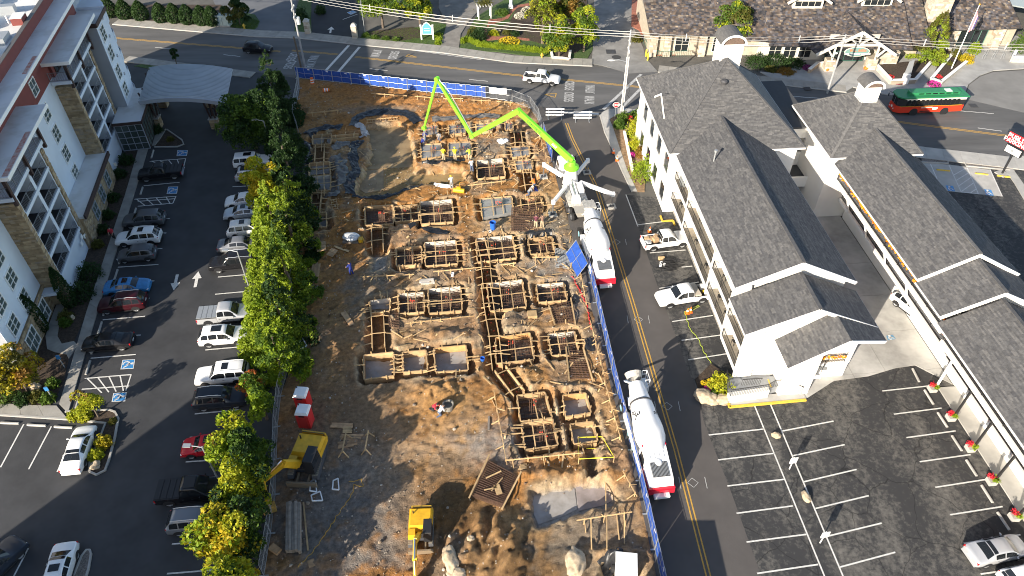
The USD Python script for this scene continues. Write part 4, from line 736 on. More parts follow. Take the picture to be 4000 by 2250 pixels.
# glazed lobby and the flat roof over it
hwall('lobby_roof',4.9,14.5,-.04,3.6,4.0,4.25,MEMB2); hwall('lobby_fascia',4.82,4.9,-.04,3.68,3.9,4.3,H_BROWN); hwall('lobby_fascia',4.82,14.5,3.6,3.68,3.9,4.3,H_BROWN); hwall('lobby_core',6.6,14.4,-.04,2.6,0,4.0,H_DARK)
window(HO,hot,5.1,1.75,1.95,3.4,3.7,'v',-1,4,4,GLASS_HOTEL,H_GREY,.12); window(HO,hot,9.6,3.45,1.95,8.6,3.7,'u',1,8,3,GLASS_HOTEL,H_BROWN,.1)
for i in range(3): put('wall_plaque',fbox(HO,-17.3 + i * .7,-16.8 + i * .7,-.06,.0,1.6 + .4 * (i % 2),2.1 + .4 * (i % 2)),TRIM,hot)
# unseen guessed wing, added for its long shadow across the car park foot
wing = thing('hotel_annexe','unseen white flat roofed block added for its shadow across the car park','hotel')
fA = frame((-55.5,9.5),-11.5); put('wall',fbox(fA,-26,0,0,9,0,18),H_WHITE,wing); put('roof',fbox(fA,-26.3,.3,-.3,9.3,18,18.4),MEMB,wing)
for z in SL[1:5]:
    for u in (-22,-16,-10,-4): window(fA,wing,u,9,z + 1.3,1.7,1.8,'u',1,2,3,GLASS_HOTEL)
# porte-cochere: arched standing-seam metal roof on raking posts and stone bases
pc = thing('entrance_canopy','arched silver metal canopy roof over the hotel entrance drive','canopy')
A,B,C,D = P('c1',1125,515,5.3),P('c1',1755,525,5.3),P('c1',1703,775,5.3),P('c1',1045,765,5.3)
METAL = mat('standing_seam_metal',(.46,.50,.54),.5,.2,var=.06,scale=.6); N = 14
arcz = lambda t: .62 * (1 - (2 * t - 1) ** 2)
def pcp(t,s,dz=0): q = lerp(lerp(A,B,t),lerp(D,C,t),s); return q + np.array([0,0,arcz(t) + dz])
for k in range(26):
    s0,s1 = k / 26,(k + 1) / 26 - .004; mb = MB()
    for i in range(N):
        t0,t1 = i / N,(i + 1) / N
        mb.hexa([pcp(t0,s0,-.1),pcp(t1,s0,-.1),pcp(t1,s1,-.1),pcp(t0,s1,-.1),pcp(t0,s0,.0),pcp(t1,s0,.0),pcp(t1,s1,.0),pcp(t0,s1,.0)])
        mb.hexa([pcp(t0,s0,.0),pcp(t1,s0,.0),pcp(t1,s0 + .008,.0),pcp(t0,s0 + .008,.0),pcp(t0,s0,.13),pcp(t1,s0,.13),pcp(t1,s0 + .008,.13),pcp(t0,s0 + .008,.13)])
    put('roof_panel',mb,METAL,pc)
for s in (0.0,1.0):
    mb = MB()
    for i in range(N): mb.bar(pcp(i / N,s,-.27),pcp((i + 1) / N,s,-.27),.14,.52)
    put('fascia',mb,H_GREY,pc)
for i,(x,y) in enumerate(((1635,960),(1240,800),(1195,955),(1600,800))):
    b = P('c1',x,y); fS = frame(b,-3); st = part('stone_base',pc); put('core',fbox(fS,-.55,.55,-.55,.55,0,1.5),STONE,st)
    for fc in ('u','v'):
        for sgn in (-1,1): stones(fS,st,fc,-.55,.55,0,1.5,sgn * .55,sgn,STONE,.2,300 + i,'stones')
    put('cap',fbox(fS,-.66,.66,-.66,.66,1.5,1.6),CONC,st)
    for du,dv in ((-.3,-.3),(.3,-.3),(-.3,.3),(.3,.3)):
        tp = b + np.array([du * 2.2,dv * 2.2,4.95]); tp[2] = 5.05 + .5; put('post',MB().bar(fS(du,dv,1.6),tp,.2,.2),H_BROWN,pc)
# ---------------------------------------------------------------- the motel: two gabled wings with lookout towers
M_WALL = mat('motel_white_siding',(.80,.78,.735),.65,var=.03,scale=.6,bump=.04); DECK = mat('balcony_deck',(.33,.29,.23),.8,var=.15,scale=3); M_IN = mat('motel_inner_wall',(.62,.57,.48),.8); SHUT = mat('vent_louvre',(.40,.42,.36),.7); CANVAS = mat('deck_grey',(.25,.26,.27),.8,var=.12,scale=2)
def gable_roof(o,u0,u1,vW,vR,vE,ze,zr,seed,clip=None,south=True):
    W_ = [M_(u0,vW,ze),M_(u0,vR,zr),M_(u1,vR,zr),M_(u1,vW,ze)]; Eq = [M_(u0,vE,ze),M_(u0,vR,zr),M_(u1,vR,zr),M_(u1,vE,ze)]
    if clip: W_[2],W_[3],Eq[2],Eq[3] = M_(clip[1],vR,zr),M_(clip[0],vW,ze),M_(clip[1],vR,zr),M_(clip[0],vE,ze)
    roof(o,W_,seed=seed); roof(o,Eq,seed=seed + 1)
    put('ridge_cap',MB().bar(M_(u0,vR,zr + .05),M_(clip[1] if clip else u1,vR,zr + .05),.34,.06),SHINGLE,o)
    for v in (vW,vE): put('gutter',MB().bar(M_(u0,v,ze - .09),M_(clip[0] if clip else u1,v,ze - .09),.12,.14),TRIM,o)
    if south:
        for v in (vW,vE): put('bargeboard',MB().bar(M_(u0 - .04,v,ze - .16),M_(u0 - .04,vR,zr - .16),.09,.34),TRIM,o)
        g = MB(); a = [M_(u0 + .5,vW + .6,ze - .05),M_(u0 + .5,vE - .6,ze - .05),M_(u0 + .5,vR,zr - .32)]; b = [M_(u0 + .6,vW + .6,ze - .05),M_(u0 + .6,vE - .6,ze - .05),M_(u0 + .6,vR,zr - .32)]
        g.tri(*a).tri(*b[::-1]); put('gable_wall',g,M_WALL,o)
def hip_tower(o,u0,u1,v0,v1,ze,zp,seed):
    c = [(u0,v0),(u1,v0),(u1,v1),(u0,v1)]; pk = M_((u0 + u1) / 2,(v0 + v1) / 2,zp)
    for i in range(4): roof(o,[M_(*c[i],ze),M_(*c[(i + 1) % 4],ze),pk],seed=seed + i)
    for i in range(4):
        put('hip_cap',MB().bar(M_(*c[i],ze + .04),pk,.3,.05),SHINGLE,o); put('gutter',MB().bar(M_(*c[i],ze - .10),M_(*c[(i + 1) % 4],ze - .10),.13,.18),TRIM,o)
    put('tower_wall',fbox(M_,u0 + .6,u1 - .6,v0 + .6,v1 - .6,0,ze - .02),M_WALL,o)
def cupola(name,lab,u,v,zb,w,h,rise):
    o = thing(name,lab,'cupola'); fw = w / 2
    put('body',fbox(M_,u - fw,u + fw,v - fw,v + fw,zb - 1.6,zb + h),M_WALL,o)
    t = np.linspace(0,PI,13); ar = [(-math.cos(a) * (fw + .18),math.sin(a) * rise) for a in t]; mb = MB(); fr = MB(); tp = MB()
    for (a,b),(c,d) in zip(ar[:-1],ar[1:]):
        for m,e0,e1,th in ((mb,-fw - .2,fw + .25,.0),):
            m.hexa([M_(u + e0,v + a,zb + h + b - .1),M_(u + e0,v + c,zb + h + d - .1),M_(u + e1,v + c,zb + h + d - .1),M_(u + e1,v + a,zb + h + b - .1),M_(u + e0,v + a,zb + h + b),M_(u + e0,v + c,zb + h + d),M_(u + e1,v + c,zb + h + d),M_(u + e1,v + a,zb + h + b)])
        fr.bar(M_(u - fw - .22,v + a,zb + h + b - .08),M_(u - fw - .22,v + c,zb + h + d - .08),.1,.22)
        tp.quad(M_(u - fw - .02,v + a * .86,zb + h),M_(u - fw - .02,v + c * .86,zb + h),M_(u - fw - .02,v + c * .86,zb + h + d * .8),M_(u - fw - .02,v + a * .86,zb + h + b * .8))
    put('barrel_roof',mb,mat(name + '_roof',(.10,.098,.097),.9,var=.15,scale=3),o); put('arched_trim',fr,TRIM,o); put('arched_louvre',tp,mat(name + '_louvre',(.13,.09,.07),.8,var=.3,scale=8),o)
    door = MB()
    for a,b,c,d in ((-.5,-.42,.1,h - .5),(.42,.5,.1,h - .5),(-.5,.5,h - .5,h - .42)): fbox(M_,u - fw - .025,u - fw,v + a,v + b,zb + c,zb + d,door)
    put('panel_trim',door,TRIM,o); put('base_flashing',fbox(M_,u - fw - .06,u + fw + .06,v - fw - .06,v + fw + .06,zb - .02,zb + .05),GALV,o)
    return o
def gablet(o,uc,hw,vf,zf,zt,back_v,side=-1):             # little decorative gable on a hip face
    rz = zt; roof(o,[M_(uc - hw,vf,zf),M_(uc,vf,rz),M_(uc,back_v,rz),],name='gablet_roof',seed=3); roof(o,[M_(uc + hw,vf,zf),M_(uc,vf,rz),M_(uc,back_v,rz)],name='gablet_roof',seed=4)
    for s in (-1,1): put('gablet_trim',MB().bar(M_(uc + s * hw,vf - .05,zf - .05),M_(uc,vf - .05,rz - .02),.10,.22),TRIM,o)
    put('gablet_face',MB().tri(M_(uc - hw,vf + .05,zf - .05),M_(uc + hw,vf + .05,zf - .05),M_(uc,vf + .05,rz - .1)),SHINGLE,o)
mA = thing('motel','white three storey motel wing with dark gabled roofs along the side road','motel')
hip_tower(mA,20.5,38.5,-.6,15.2,8.7,15.5,10); gablet(mA,29.5,2.6,.25,9.45,11.2,2.3)
gable_roof(mA,-1.6,20.5,.2,5.9,11.6,8.5,11.2,20,(20.5,23.8))
gable_roof(mA,-6.3,-1.62,-.1,5.9,11.9,7.3,10.0,24)
# stair roof: its east face runs on from the wing's, its ridge lower down
A3r0,A3r1,z3 = -9.3,-5.85,9.15
roof(mA,[M_(A3r0,7.6,z3),M_(A3r1,7.6,z3),M_(A3r1,3.05,5.9),M_(A3r0 + .1,3.05,5.9)],seed=31); roof(mA,[M_(A3r0,7.6,z3),M_(-6.3,7.6,z3),M_(-6.3,11.9,7.3),M_(A3r0 + 1.4,11.9,7.3)],seed=32)
put('bargeboard',MB().bar(M_(A3r0 - .04,7.6,z3 - .14),M_(A3r0 + 1.36,11.9,7.15),.1,.3),TRIM,mA); put('bargeboard',MB().bar(M_(A3r0 - .04,7.6,z3 - .14),M_(A3r0 + .06,3.05,5.75),.1,.26),TRIM,mA)
put('wall',fbox(M_,-.95,21,1.85,11.0,0,8.4),M_WALL,mA); put('wall',fbox(M_,-5.7,-.97,1.85,11.2,0,7.2),M_WALL,mA); put('stair_wall',fbox(M_,-7.6,-5.72,4.2,7.0,0,6.6),M_WALL,mA)
put('south_wall',fbox(M_,-5.78,-5.72,.25,11.2,2.0,7.2),M_WALL,mA)
secs = [(14.4,19.6,3.0,5.8,8.45),(4.6,14.1,3.0,5.8,8.45),(-1.2,4.2,2.9,5.7,8.45),(-5.7,-1.5,2.1,4.85,7.25)]
for i,(a,b,d1,d2,top) in enumerate(secs):
    for z in (d1,d2):
        put('balcony_deck',fbox(M_,a,b,.3,1.84,z - .22,z),DECK,mA); put('deck_edge',fbox(M_,a - .01,b + .01,.16,.3,z - .30,z + .06),TRIM,mA); railing(M_,mA,(a,.25),(b,.25),z + .06,1.0,BLACK,.15,2.2)
        if z == d1: put('back_wall',fbox(M_,a,b,1.80,1.85,d1,top - .4),M_IN,mA)
        for u in np.arange(a + 1.4,b - .8,2.7): window(M_,mA,u,1.8,z + 1.15,1.9,2.0,'u',-1,2,1,GLASS,TRIM)
    put('fin_wall',fbox(M_,a - .28,a - .02,.18,1.84,d1 - .9,top),M_WALL,mA); put('soffit_beam',fbox(M_,a,b,.2,.36,top - .75,top - .1),TRIM,mA)
    if i < 3:
        for u in np.arange(a + 1,b,4.2): put('gable_vent',fbox(M_,u,u + .9,.17,.2,top - .62,top - .25),SHUT,mA)
put('fin_wall',fbox(M_,19.6,20.6,.1,1.84,1.9,8.4),M_WALL,mA)
for u in (22.6,26.4,30.2,34.0):                               # tall lookout windows
    for z in (2.2,6.2): window(M_,mA,u,0.0,z,2.5,2.7,'u',-1,1,1,GLASS,TRIM,.16,.3)
put('band_course',fbox(M_,21.0,38.0,-.12,-.02,3.9,4.4),TRIM,mA)
put('vent_stack',MB().tube([M_(16.8,3.2,9.8),M_(16.8,3.2,11.1)],.08,8).lathe(M_(16.8,3.2,11.1),(0,0,1),[(0,.17),(.22,.17),(.24,0)],10),GALV,mA)
put('roof_vent',MB().lathe(M_(27.0,6.6,13.55),(0,0,1),[(0,.3),(.35,.42),(.5,.3),(.56,0)],14),DARKGREY,mA)
put('air_conditioner',fbox(M_,18.0,19.0,.6,1.5,5.8,6.9),mat('ac_grey',(.30,.32,.32),.6),mA)
cupola('roof_cupola','large white box cupola with grey barrel roof on the front motel tower',31.0,7.9,14.5,2.5,2.5,1.15)
mB = thing('motel','second white motel wing with orange garlands, right of the courtyard','motel')
hip_tower(mB,18.0,29.9,17.1,27.8,8.8,13.9,40)
gable_roof(mB,-1.35,18.0,17.7,22.6,27.6,8.1,10.85,50,(17.9,20.5)); gable_roof(mB,-5.9,-1.37,17.65,22.6,27.7,7.75,10.3,54); gable_roof(mB,-26,-5.92,17.7,22.6,27.6,6.95,9.5,58,south=False)
put('wall',fbox(M_,-26,-5.9,21.3,26.8,0,6.85),M_WALL,mB); put('wall',fbox(M_,-5.88,18.3,21.3,26.8,0,7.6),M_WALL,mB)
for a,b,d1,d2 in ((-25.5,-6.2,2.45,4.9),(-5.6,18.2,2.9,5.6)):
    put('lower_deck',fbox(M_,a,b,20.22,21.29,d1 - .2,d1),CANVAS,mB); put('deck_edge',fbox(M_,a - .01,b + .01,20.0,20.22,d1 - .32,d1 + .08),TRIM,mB); railing(M_,mB,(a,20.3),(b,20.3),d1 + .0,1.05,BLACK,.16,2.9)
    put('upper_deck',fbox(M_,a,b,18.97,21.28,d2 - .2,d2),CANVAS,mB); put('deck_edge',fbox(M_,a - .02,b + .02,18.75,18.97,d2 - .42,d2 + .08),TRIM,mB); railing(M_,mB,(a,18.87),(b,18.87),d2 + .08,1.05,BLACK,.16,2.9)
    for u in np.arange(a + 1.5,b,3.3):
        put('deck_bracket',MB().bar(M_(u,20.3,d1 - .3),M_(u,21.25,d1 - .9),.2,.2),TRIM,mB)
        for z in (d1,d2): window(M_,mB,u,21.3,z + 1.15,1.5,1.9,'u',-1,2,1,GLASS,TRIM)
for u in (-8.07,-11.4,-14.7,-18.0,-21.3): put('column',MB().bar(M_(u,19.15,.1),M_(u,19.15,4.6 if u < -6 else 5.2),.16,.16),BLACK if u < -9 else TRIM,mB)
for u in (1.5,6.3,11.0,15.6): put('post',MB().bar(M_(u,19.1,5.2),M_(u,20.1,2.7),.16,.16),TRIM,mB)
put('walkway_slab',fbox(M_,-26,-7.9,19.6,21.28,.0,.12),CONC,mB)
cupola('roof_cupola','smaller white cupola with arched louvre on the rear motel tower',23.6,22.2,13.0,1.8,1.7,.85)
br = thing('footbridge','white walled footbridges joining the two motel wings over the courtyard','bridge')
put('lower_roof',fbox(M_,22.5,25.6,11.2,20.0,2.6,2.85),mat('flat_roof_dark',(.06,.062,.066),.9,var=.1),br); put('front_parapet',fbox(M_,22.3,22.5,11.2,20.9,1.9,3.3),M_WALL,br); put('upper_parapet',fbox(M_,25.62,25.8,11.2,20.0,2.86,4.7),M_WALL,br); put('upper_wall',fbox(M_,25.64,25.82,11.2,18.2,6.7,8.12),M_WALL,br); put('flat_roof',fbox(M_,25.4,37,11.2,18.4,8.13,8.35),stage.GetPrimAtPath('/World/Looks/flat_roof_dark') and UsdShade.Material.Get(stage,'/World/Looks/flat_roof_dark'),br)
put('landing_floor',fbox(M_,25.9,30,11.2,18.2,3.4,3.6),CANVAS,br); put('back_wall',fbox(M_,30,30.2,11.2,18.2,0,8.1),M_IN,br); put('side_wall',fbox(M_,26,37,18.0,18.2,3.6,8.1),M_IN,br); put('pillar',fbox(M_,25.7,26.0,17.7,18.0,2.86,6.7),TRIM,br); railing(M_,br,(25.9,11.6),(25.9,14.2),4.7,.8)
put('pillar',fbox(M_,22.4,22.7,20.4,20.7,0,1.9),TRIM,br)
# entrance stairs at the front wing's south end
st = thing('motel_stairs','grey stair landings with black railings at the front motel wing','stairs')
def zq(pts,z): return np.array([P('zA',x,y,z) for x,y in pts])
put('lower_landing',MB().slab(zq([(480,610),(1080,600),(1250,640),(1330,700),(1040,820),(550,900)],1.0),0,1.0),CANVAS,st); put('landing_wall',MB().slab(zq([(515,850),(1090,770),(1110,830),(545,915)],1.0),0,1.04),M_WALL,st)
for i in range(6): a,b = P('zA',1330 + i * 48,690 + i * 10,1.0 - .16 * i),P('zA',1290 + i * 48,775 + i * 16,1.0 - .16 * i); put('step',MB().bar(a - [0,0,.3],b - [0,0,.3],.42,.6),CONC,st)
put('upper_landing',MB().slab(zq([(1160,290),(1300,470),(1460,480),(1830,590),(1800,610),(1270,570),(1150,300)],2.3),2.05,2.3),CANVAS,st); put('landing_edge',MB().slab(zq([(1150,300),(1270,575),(1830,600),(1840,620),(1260,600)],2.3),1.95,2.34),TRIM,st)
put('stair_block',MB().slab(zq([(1250,585),(1580,600),(1520,690),(1260,640)],1.7),0,1.7),M_WALL,st)
put('east_landing',MB().slab(zq([(1790,430),(2160,400),(2260,205),(1880,230)],2.6),2.35,2.6),DECK,st); put('east_landing_edge',MB().slab(zq([(1790,455),(2160,420),(2160,395),(1790,428)],2.6),2.25,2.64),TRIM,st)
def rail_px(pts,z,h=1.0,key='zA'):
    q = [P(key,x,y,z if np.isscalar(z) else z[i]) for i,(x,y) in enumerate(pts)]
    for a,b in zip(q[:-1],q[1:]):
        mb = MB(); L = np.linalg.norm(b - a); up = np.array([0,0,1.0]); mb.bar(a + up * h,b + up * h,.05,.05)
        for i in range(int(L / .16) + 1): p = lerp(a,b,min(1,i * .16 / L)); mb.box(p + up * h / 2,(.022,.022,h))
        put('railing',mb,BLACK,st)
rail_px([(545,900),(515,850),(480,620)],1.0); rail_px([(550,905),(1060,830),(1160,770),(1330,760),(1560,870)],[1,1,1,1,.2]); rail_px([(580,600),(750,580)],1.0); rail_px([(1160,300),(1285,560),(1440,545),(1730,585),(1830,580),(1860,500)],2.3); rail_px([(1790,440),(2160,405),(2270,200)],2.6); rail_px([(700,760),(980,740)],.9)
put('yellow_edge',MB().bar(P('zA',1270,650,1.03),P('zA',1310,745,1.03),.12,.03),KERB_Y,st); put('yellow_edge',MB().bar(P('zA',1090,660,1.03),P('zA',1130,770,1.03),.12,.03),KERB_Y,st)
put('apron',MB().slab(PL('zA',[(520,1000),(560,1060),(1625,950),(1580,860),(1080,880)]),-.05,.12),CONC,kind='structure'); put('kerb',MB().bar(P('zA',540,1050,.09),P('zA',1625,950,.09),.22,.16).bar(P('zA',525,985,.09),P('zA',545,1055,.09),.22,.16),KERB_Y,kind='structure')
slab_walk('motel_walkway',np.array([M_(u,1.25)[:2] for u in (-6,0,10,21)]),np.array([M_(u,3.0)[:2] for u in (-6,0,10,21)]),2.4,.14)
put('kerb',MB().bar(P('d3',1120,180,.09),P('d3',1135,220,.09),.18,.16).bar(P('d3',1135,220,.09),P('d3',1215,215,.09),.18,.16).bar(P('d3',1215,215,.09),P('d3',1228,250,.09),.18,.16),KERB_Y,kind='structure')
# ---------------------------------------------------------------- conference centre with slate roofs (top right)
C_TRIM = mat('cream_trim',(.68,.64,.55),.6,var=.04,scale=2); FIELD = ramp_isl('field_stone',[(0,(.30,.25,.19)),(.35,(.45,.39,.30)),(.7,(.55,.50,.42)),(1,(.38,.28,.19))],.85,.15,2)
cc = thing('conference_centre','stone conference centre with patchwork slate roofs behind the street','building')
W3 = frame((0,0),0); F3 = lambda x,y,z=0.0: np.array([x,y,z],float)
def cbox(name,x0,x1,y0,y1,z0,z1,m,o=cc): return put(name,MB().box(((x0 + x1) / 2,(y0 + y1) / 2,(z0 + z1) / 2),(x1 - x0,y1 - y0,z1 - z0)),m,o)
def field(o,x0,x1,y0,y1,z0,z1,seed):
    put('stone_wall',MB().box(((x0 + x1) / 2,(y0 + y1) / 2,(z0 + z1) / 2),(x1 - x0,y1 - y0,z1 - z0)),FIELD,o); fl = lambda u,v,z=0: np.array([u,v,z],float)
    for (fc,a,b,c,s) in (('u',x0,x1,y0,-1),('v',y0,y1,x0,-1),('v',y0,y1,x1,1)): stones(fl,o,fc,a,b,z0,z1,c,s,FIELD,.34,seed,'stones')
sl = lambda pts,seed: roof(cc,[F3(*p) for p in pts],m=SLATE,w=.42,h=.30,seed=seed,jit=.03,lift=.022,deck=mat(f'slate_deck_{seed}',(.06,.058,.06),.9))
sl([(21.9,111.9,4),(34.5,111.9,4),(34.5,122,10),(21.2,127,10.2)] if False else [(21.9,111.9,4),(33.0,111.6,4),(33.0,122.6,10),(20.6,122.6,10)],100)
sl([(33.0,111.4,4.02),(40.4,110.2,3.6),(41.0,122.8,10.2),(33.0,122.8,10.05)],101)
sl([(40.4,109.6,3.3),(62.4,108.2,3.3),(63.0,122.4,10.3),(40.4,122.4,10.3)],102)
sl([(62.4,109.8,3.3),(66.0,109.8,3.3),(66.0,122.4,10.2),(62.4,122.4,10.2)],103)
sl([(66.0,111.0,3.2),(69.9,111.0,3.2),(69.9,122,8.4),(66.0,122,8.4)],106)
sl([(70.4,114.4,3.6),(83.0,115.4,3.6),(80.4,124.5,9.5),(70.4,124,9.2)],104); sl([(83.0,115.4,3.6),(85.5,128,4.0),(80.4,124.5,9.5)],105)
for a,b in (((22.0,112.4),(22.0,126)),): cbox('wall',22.4,66,113.2,130,0,4.0,FIELD)
cbox('wall',70.6,83,116.6,130,0,3.4,FIELD); cbox('wall',40,62,111.4,113.2,0,3.2,C_TRIM)
for x in (25.1,22.9,30.8): field(cc,x - .55,x + .55,112.6,113.6,0,3.7,int(x))
for x in (27.5,33.6,36.6): window(W3,cc,112.99 if False else 113.19,x,1.9,2.2,2.3,'v',-1,2,2,GLASS,C_TRIM,.1) if False else window(F3,cc,x,113.18,1.9,2.2,2.4,'u',-1,2,2,GLASS,C_TRIM)
for x in (42.2,44.6,47): window(F3,cc,x,111.38,1.7,2.0,2.3,'u',-1,2,2,GLASS,C_TRIM)
for x in (23.5,27.6,32): put('eave_beam',MB().box((x + 1.8,112.2,3.85),(4.1,.2,.25)),C_TRIM,cc)
cbox('eave_soffit',33,62,109.9,110.1,3.05,3.25,C_TRIM)
# entrance gable
ez,rz_,ey = 3.0,6.55,107.3
for pts,sd_ in (([(47.2,ey,ez),(53.4,ey + .2,rz_),(53.4,117.6,rz_),(45.6,113.4,ez + .5)],110),([(59.6,ey + .6,ez),(53.4,ey + .2,rz_),(53.4,117.6,rz_),(60.6,113.6,ez + .5)],111)): roof(cc,[F3(*p) for p in pts],m=SLATE,w=.42,h=.30,seed=sd_,jit=.03,lift=.022)
for a,b in (((47.2,ez),(53.4,rz_)),((59.6,ez),(53.4,rz_))): put('bargeboard',MB().bar((a[0],ey - .02,a[1] - .18),(b[0],ey + .12,b[1] - .18),.25,.42),C_TRIM,cc)
put('tie_beam',MB().bar((50.2,ey + .2,4.35),(56.8,ey + .3,4.35),.25,.35),C_TRIM,cc)
for a,b in (((53.4,4.3),(51.9,5.4)),((53.4,4.3),(54.9,5.4)),((50.0,1.9),(50.0,4.3)),((50.0,2.3),(48.9,3.7)),((56.7,1.9),(56.7,4.3)),((56.7,2.3),(57.9,3.7)),((53.4,4.4),(53.4,6.2))): put('timber_brace',MB().bar((a[0],ey + .25,a[1]),(b[0],ey + .25,b[1]),.22,.22),C_TRIM,cc)
field(cc,49.3,50.7,107.4,108.6,0,1.9,5); field(cc,56.0,57.4,107.8,109.0,0,1.9,6); field(cc,57.6,61.2,109.2,110.6,0,2.4,7)
window(F3,cc,53.3,110.9,1.8,6.2,3.2,'u',-1,4,2,GLASS,mat('green_frame',(.05,.13,.10),.5),.12)
cbox('tympanum',49.5,57.2,109.4,109.6,4.4,5.2,mat('tympanum_cream',(.45,.42,.36),.8))
sg = thing('oval_sign','green oval conference centre sign hanging in the entrance gable','sign'); t = np.linspace(0,2 * PI,28,endpoint=False)
def oval(rx,rz,y0,y1): mb = MB(); mb.add(np.array([(53.4 + rx * math.cos(a),y0,3.35 + rz * math.sin(a)) for a in t]),[[0,k,k + 1] for k in range(1,27)]); q0 = np.array([(53.4 + rx * math.cos(a),y0,3.35 + rz * math.sin(a)) for a in t]); q1 = q0 + [0,y1 - y0,0]; i = np.arange(28); j = (i + 1) % 28; mb.add(np.vstack([q0,q1]),np.column_stack([i,j,j + 28,i + 28])); return mb
put('border',oval(1.95,.78,ey + .02,ey + .10),C_TRIM,sg); put('board',oval(1.85,.70,ey + .0,ey + .02),mat('sign_green',(.16,.27,.24),.6),sg)
def wall_text(txt,x,y,z,h,m,parent,bold=True,sx=1.0,rz=0.0,name='lettering'):
    tm = meshkit.text_mesh(txt,h,.012,bold); v = np.array(tm.vertices); v[:,0] = (v[:,0] - v[:,0].mean()) * sx; c,s = math.cos(rz),math.sin(rz)
    w = np.column_stack([x + v[:,0] * c + v[:,2] * s,y + v[:,0] * s - v[:,2] * c,z + v[:,1] - v[:,1].max() / 2]); return put(name,(w,np.array(tm.faces)),m,parent)
wall_text('W.L. Mills',53.4,ey - .004,3.6,.42,mat('sign_orange',(.55,.16,.05),.6),sg); wall_text('CONFERENCE CENTER',53.4,ey - .004,3.02,.27,TRIM,sg)
for x0,y0,z0 in ((47.2,115.9,7.0),(58.3,116.2,7.1)):       # dormers with four lights
    d = part('dormer',cc); put('sill_wall',MB().box((x0,y0 + .8,z0 + .2),(4.8,1.9,1.7)),C_TRIM,d)
    window(F3,cc,x0,y0 - .16,z0 + .45,4.2,.9,'u',-1,4,1,GLASS,C_TRIM)
    for s in (-1,1): put('dormer_roof',MB().poly3([(x0 + s * 3.4,y0 - .7,z0 + .8),(x0,y0 - .7,z0 + 2.9),(x0,y0 + 5,z0 + 2.9),(x0 + s * 3.4,y0 + 1.5,z0 + .8)],.2),SLATE,d); put('bargeboard',MB().bar((x0 + s * 3.5,y0 - .75,z0 + .72),(x0,y0 - .75,z0 + 2.85),.2,.35),C_TRIM,d)
field(cc,66.6,69.6,114.6,117,3,10.5,9); put('lead_flashing',MB().box((68.1,114.5,4.2),(3.2,.2,.6)),GALV,cc)
for x in (72.6,79.9): field(cc,x - .65,x + .65,115.4,116.6,0,3.4,int(x))
window(F3,cc,76.2,116.55,1.5,4.4,2.6,'u',-1,4,1,GLASS,mat('green_door_frame',(.14,.27,.22),.5),.12); window(F3,cc,71.6,116.55,1.8,1.4,2.4,'u',-1,2,2,GLASS,C_TRIM)
put('metal_roof',MB().poly3([(82.2,120,5.6),(100,118,3.2),(104,140,7),(84,140,8.5)],.2),mat('corrugated',(.42,.47,.46),.5,.3),cc)
# ---------------------------------------------------------------- trees, hedges, shrubs
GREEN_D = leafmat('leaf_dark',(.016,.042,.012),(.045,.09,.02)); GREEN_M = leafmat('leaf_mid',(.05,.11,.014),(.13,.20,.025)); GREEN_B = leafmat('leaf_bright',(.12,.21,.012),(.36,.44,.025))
YEL = leafmat('leaf_yellow',(.22,.27,.015),(.62,.42,.02)); YELG = leafmat('leaf_yellowgreen',(.17,.27,.012),(.55,.50,.03)); RUSTL = leafmat('leaf_rust',(.16,.12,.02),(.36,.18,.04)); REDL = leafmat('leaf_red',(.16,.16,.02),(.55,.08,.03)); PINE = leafmat('leaf_pine',(.10,.17,.015),(.34,.42,.03),.35); OLIVE = leafmat('leaf_olive',(.07,.08,.015),(.16,.15,.03))
FLW = {n: leafmat('petal_' + n,a,b,.2) for n,a,b in (('magenta',(.45,.02,.22),(.70,.05,.40)),('yellow',(.65,.45,.02),(.8,.6,.03)),('red',(.5,.015,.03),(.7,.04,.06)),('white',(.6,.55,.42),(.8,.76,.68)),('purple',(.12,.02,.12),(.5,.1,.35)),('orange',(.7,.2,.01),(.8,.35,.02)),('bloodred',(.18,.01,.03),(.30,.02,.05)))}
def leaves(pos,size,g,up=.35,aspect=.6):                    # one quad per leaf clump, randomly turned, slightly folded
    n = len(pos); a = g.normal(size=(n,3)); a[:,2] += up * 0; a /= np.linalg.norm(a,axis=1,keepdims=True); b = g.normal(size=(n,3)); b -= (b * a).sum(1,keepdims=True) * a; b /= np.linalg.norm(b,axis=1,keepdims=True); c = np.cross(a,b)
    s = size * g.uniform(.6,1.3,(n,1)); u,w = a * s,b * s * aspect
    V = np.stack([pos - u,pos - w + c * s * .2,pos + u,pos + w + c * s * .2],1).reshape(-1,3); i = np.arange(n) * 4
    return V,np.vstack([np.column_stack([i,i + 1,i + 2]),np.column_stack([i,i + 2,i + 3])])
def crown_round(g,r,h,z0,n,clumps,size,flat=1.0):
    k = g.normal(size=(clumps,3)); k /= np.linalg.norm(k,axis=1,keepdims=True); k *= g.uniform(.08,.86,(clumps,1)) ** .6; k = k * [r,r,h / 2] + [0,0,z0 + h / 2]
    cr = g.uniform(.24,.42,clumps) * min(r,h / 2) * 1.05; w = cr ** 2 / (cr ** 2).sum(); ci = g.choice(clumps,n,p=w)
    d = g.normal(size=(n,3)); d /= np.linalg.norm(d,axis=1,keepdims=True); d[:,2] = np.where(d[:,2] < -.35,-d[:,2],d[:,2]); p = k[ci] + d * (cr[ci] * g.uniform(.55,1.08,n) ** .5)[:,None] * [1,1,.8]
    return leaves(p,size,g),k
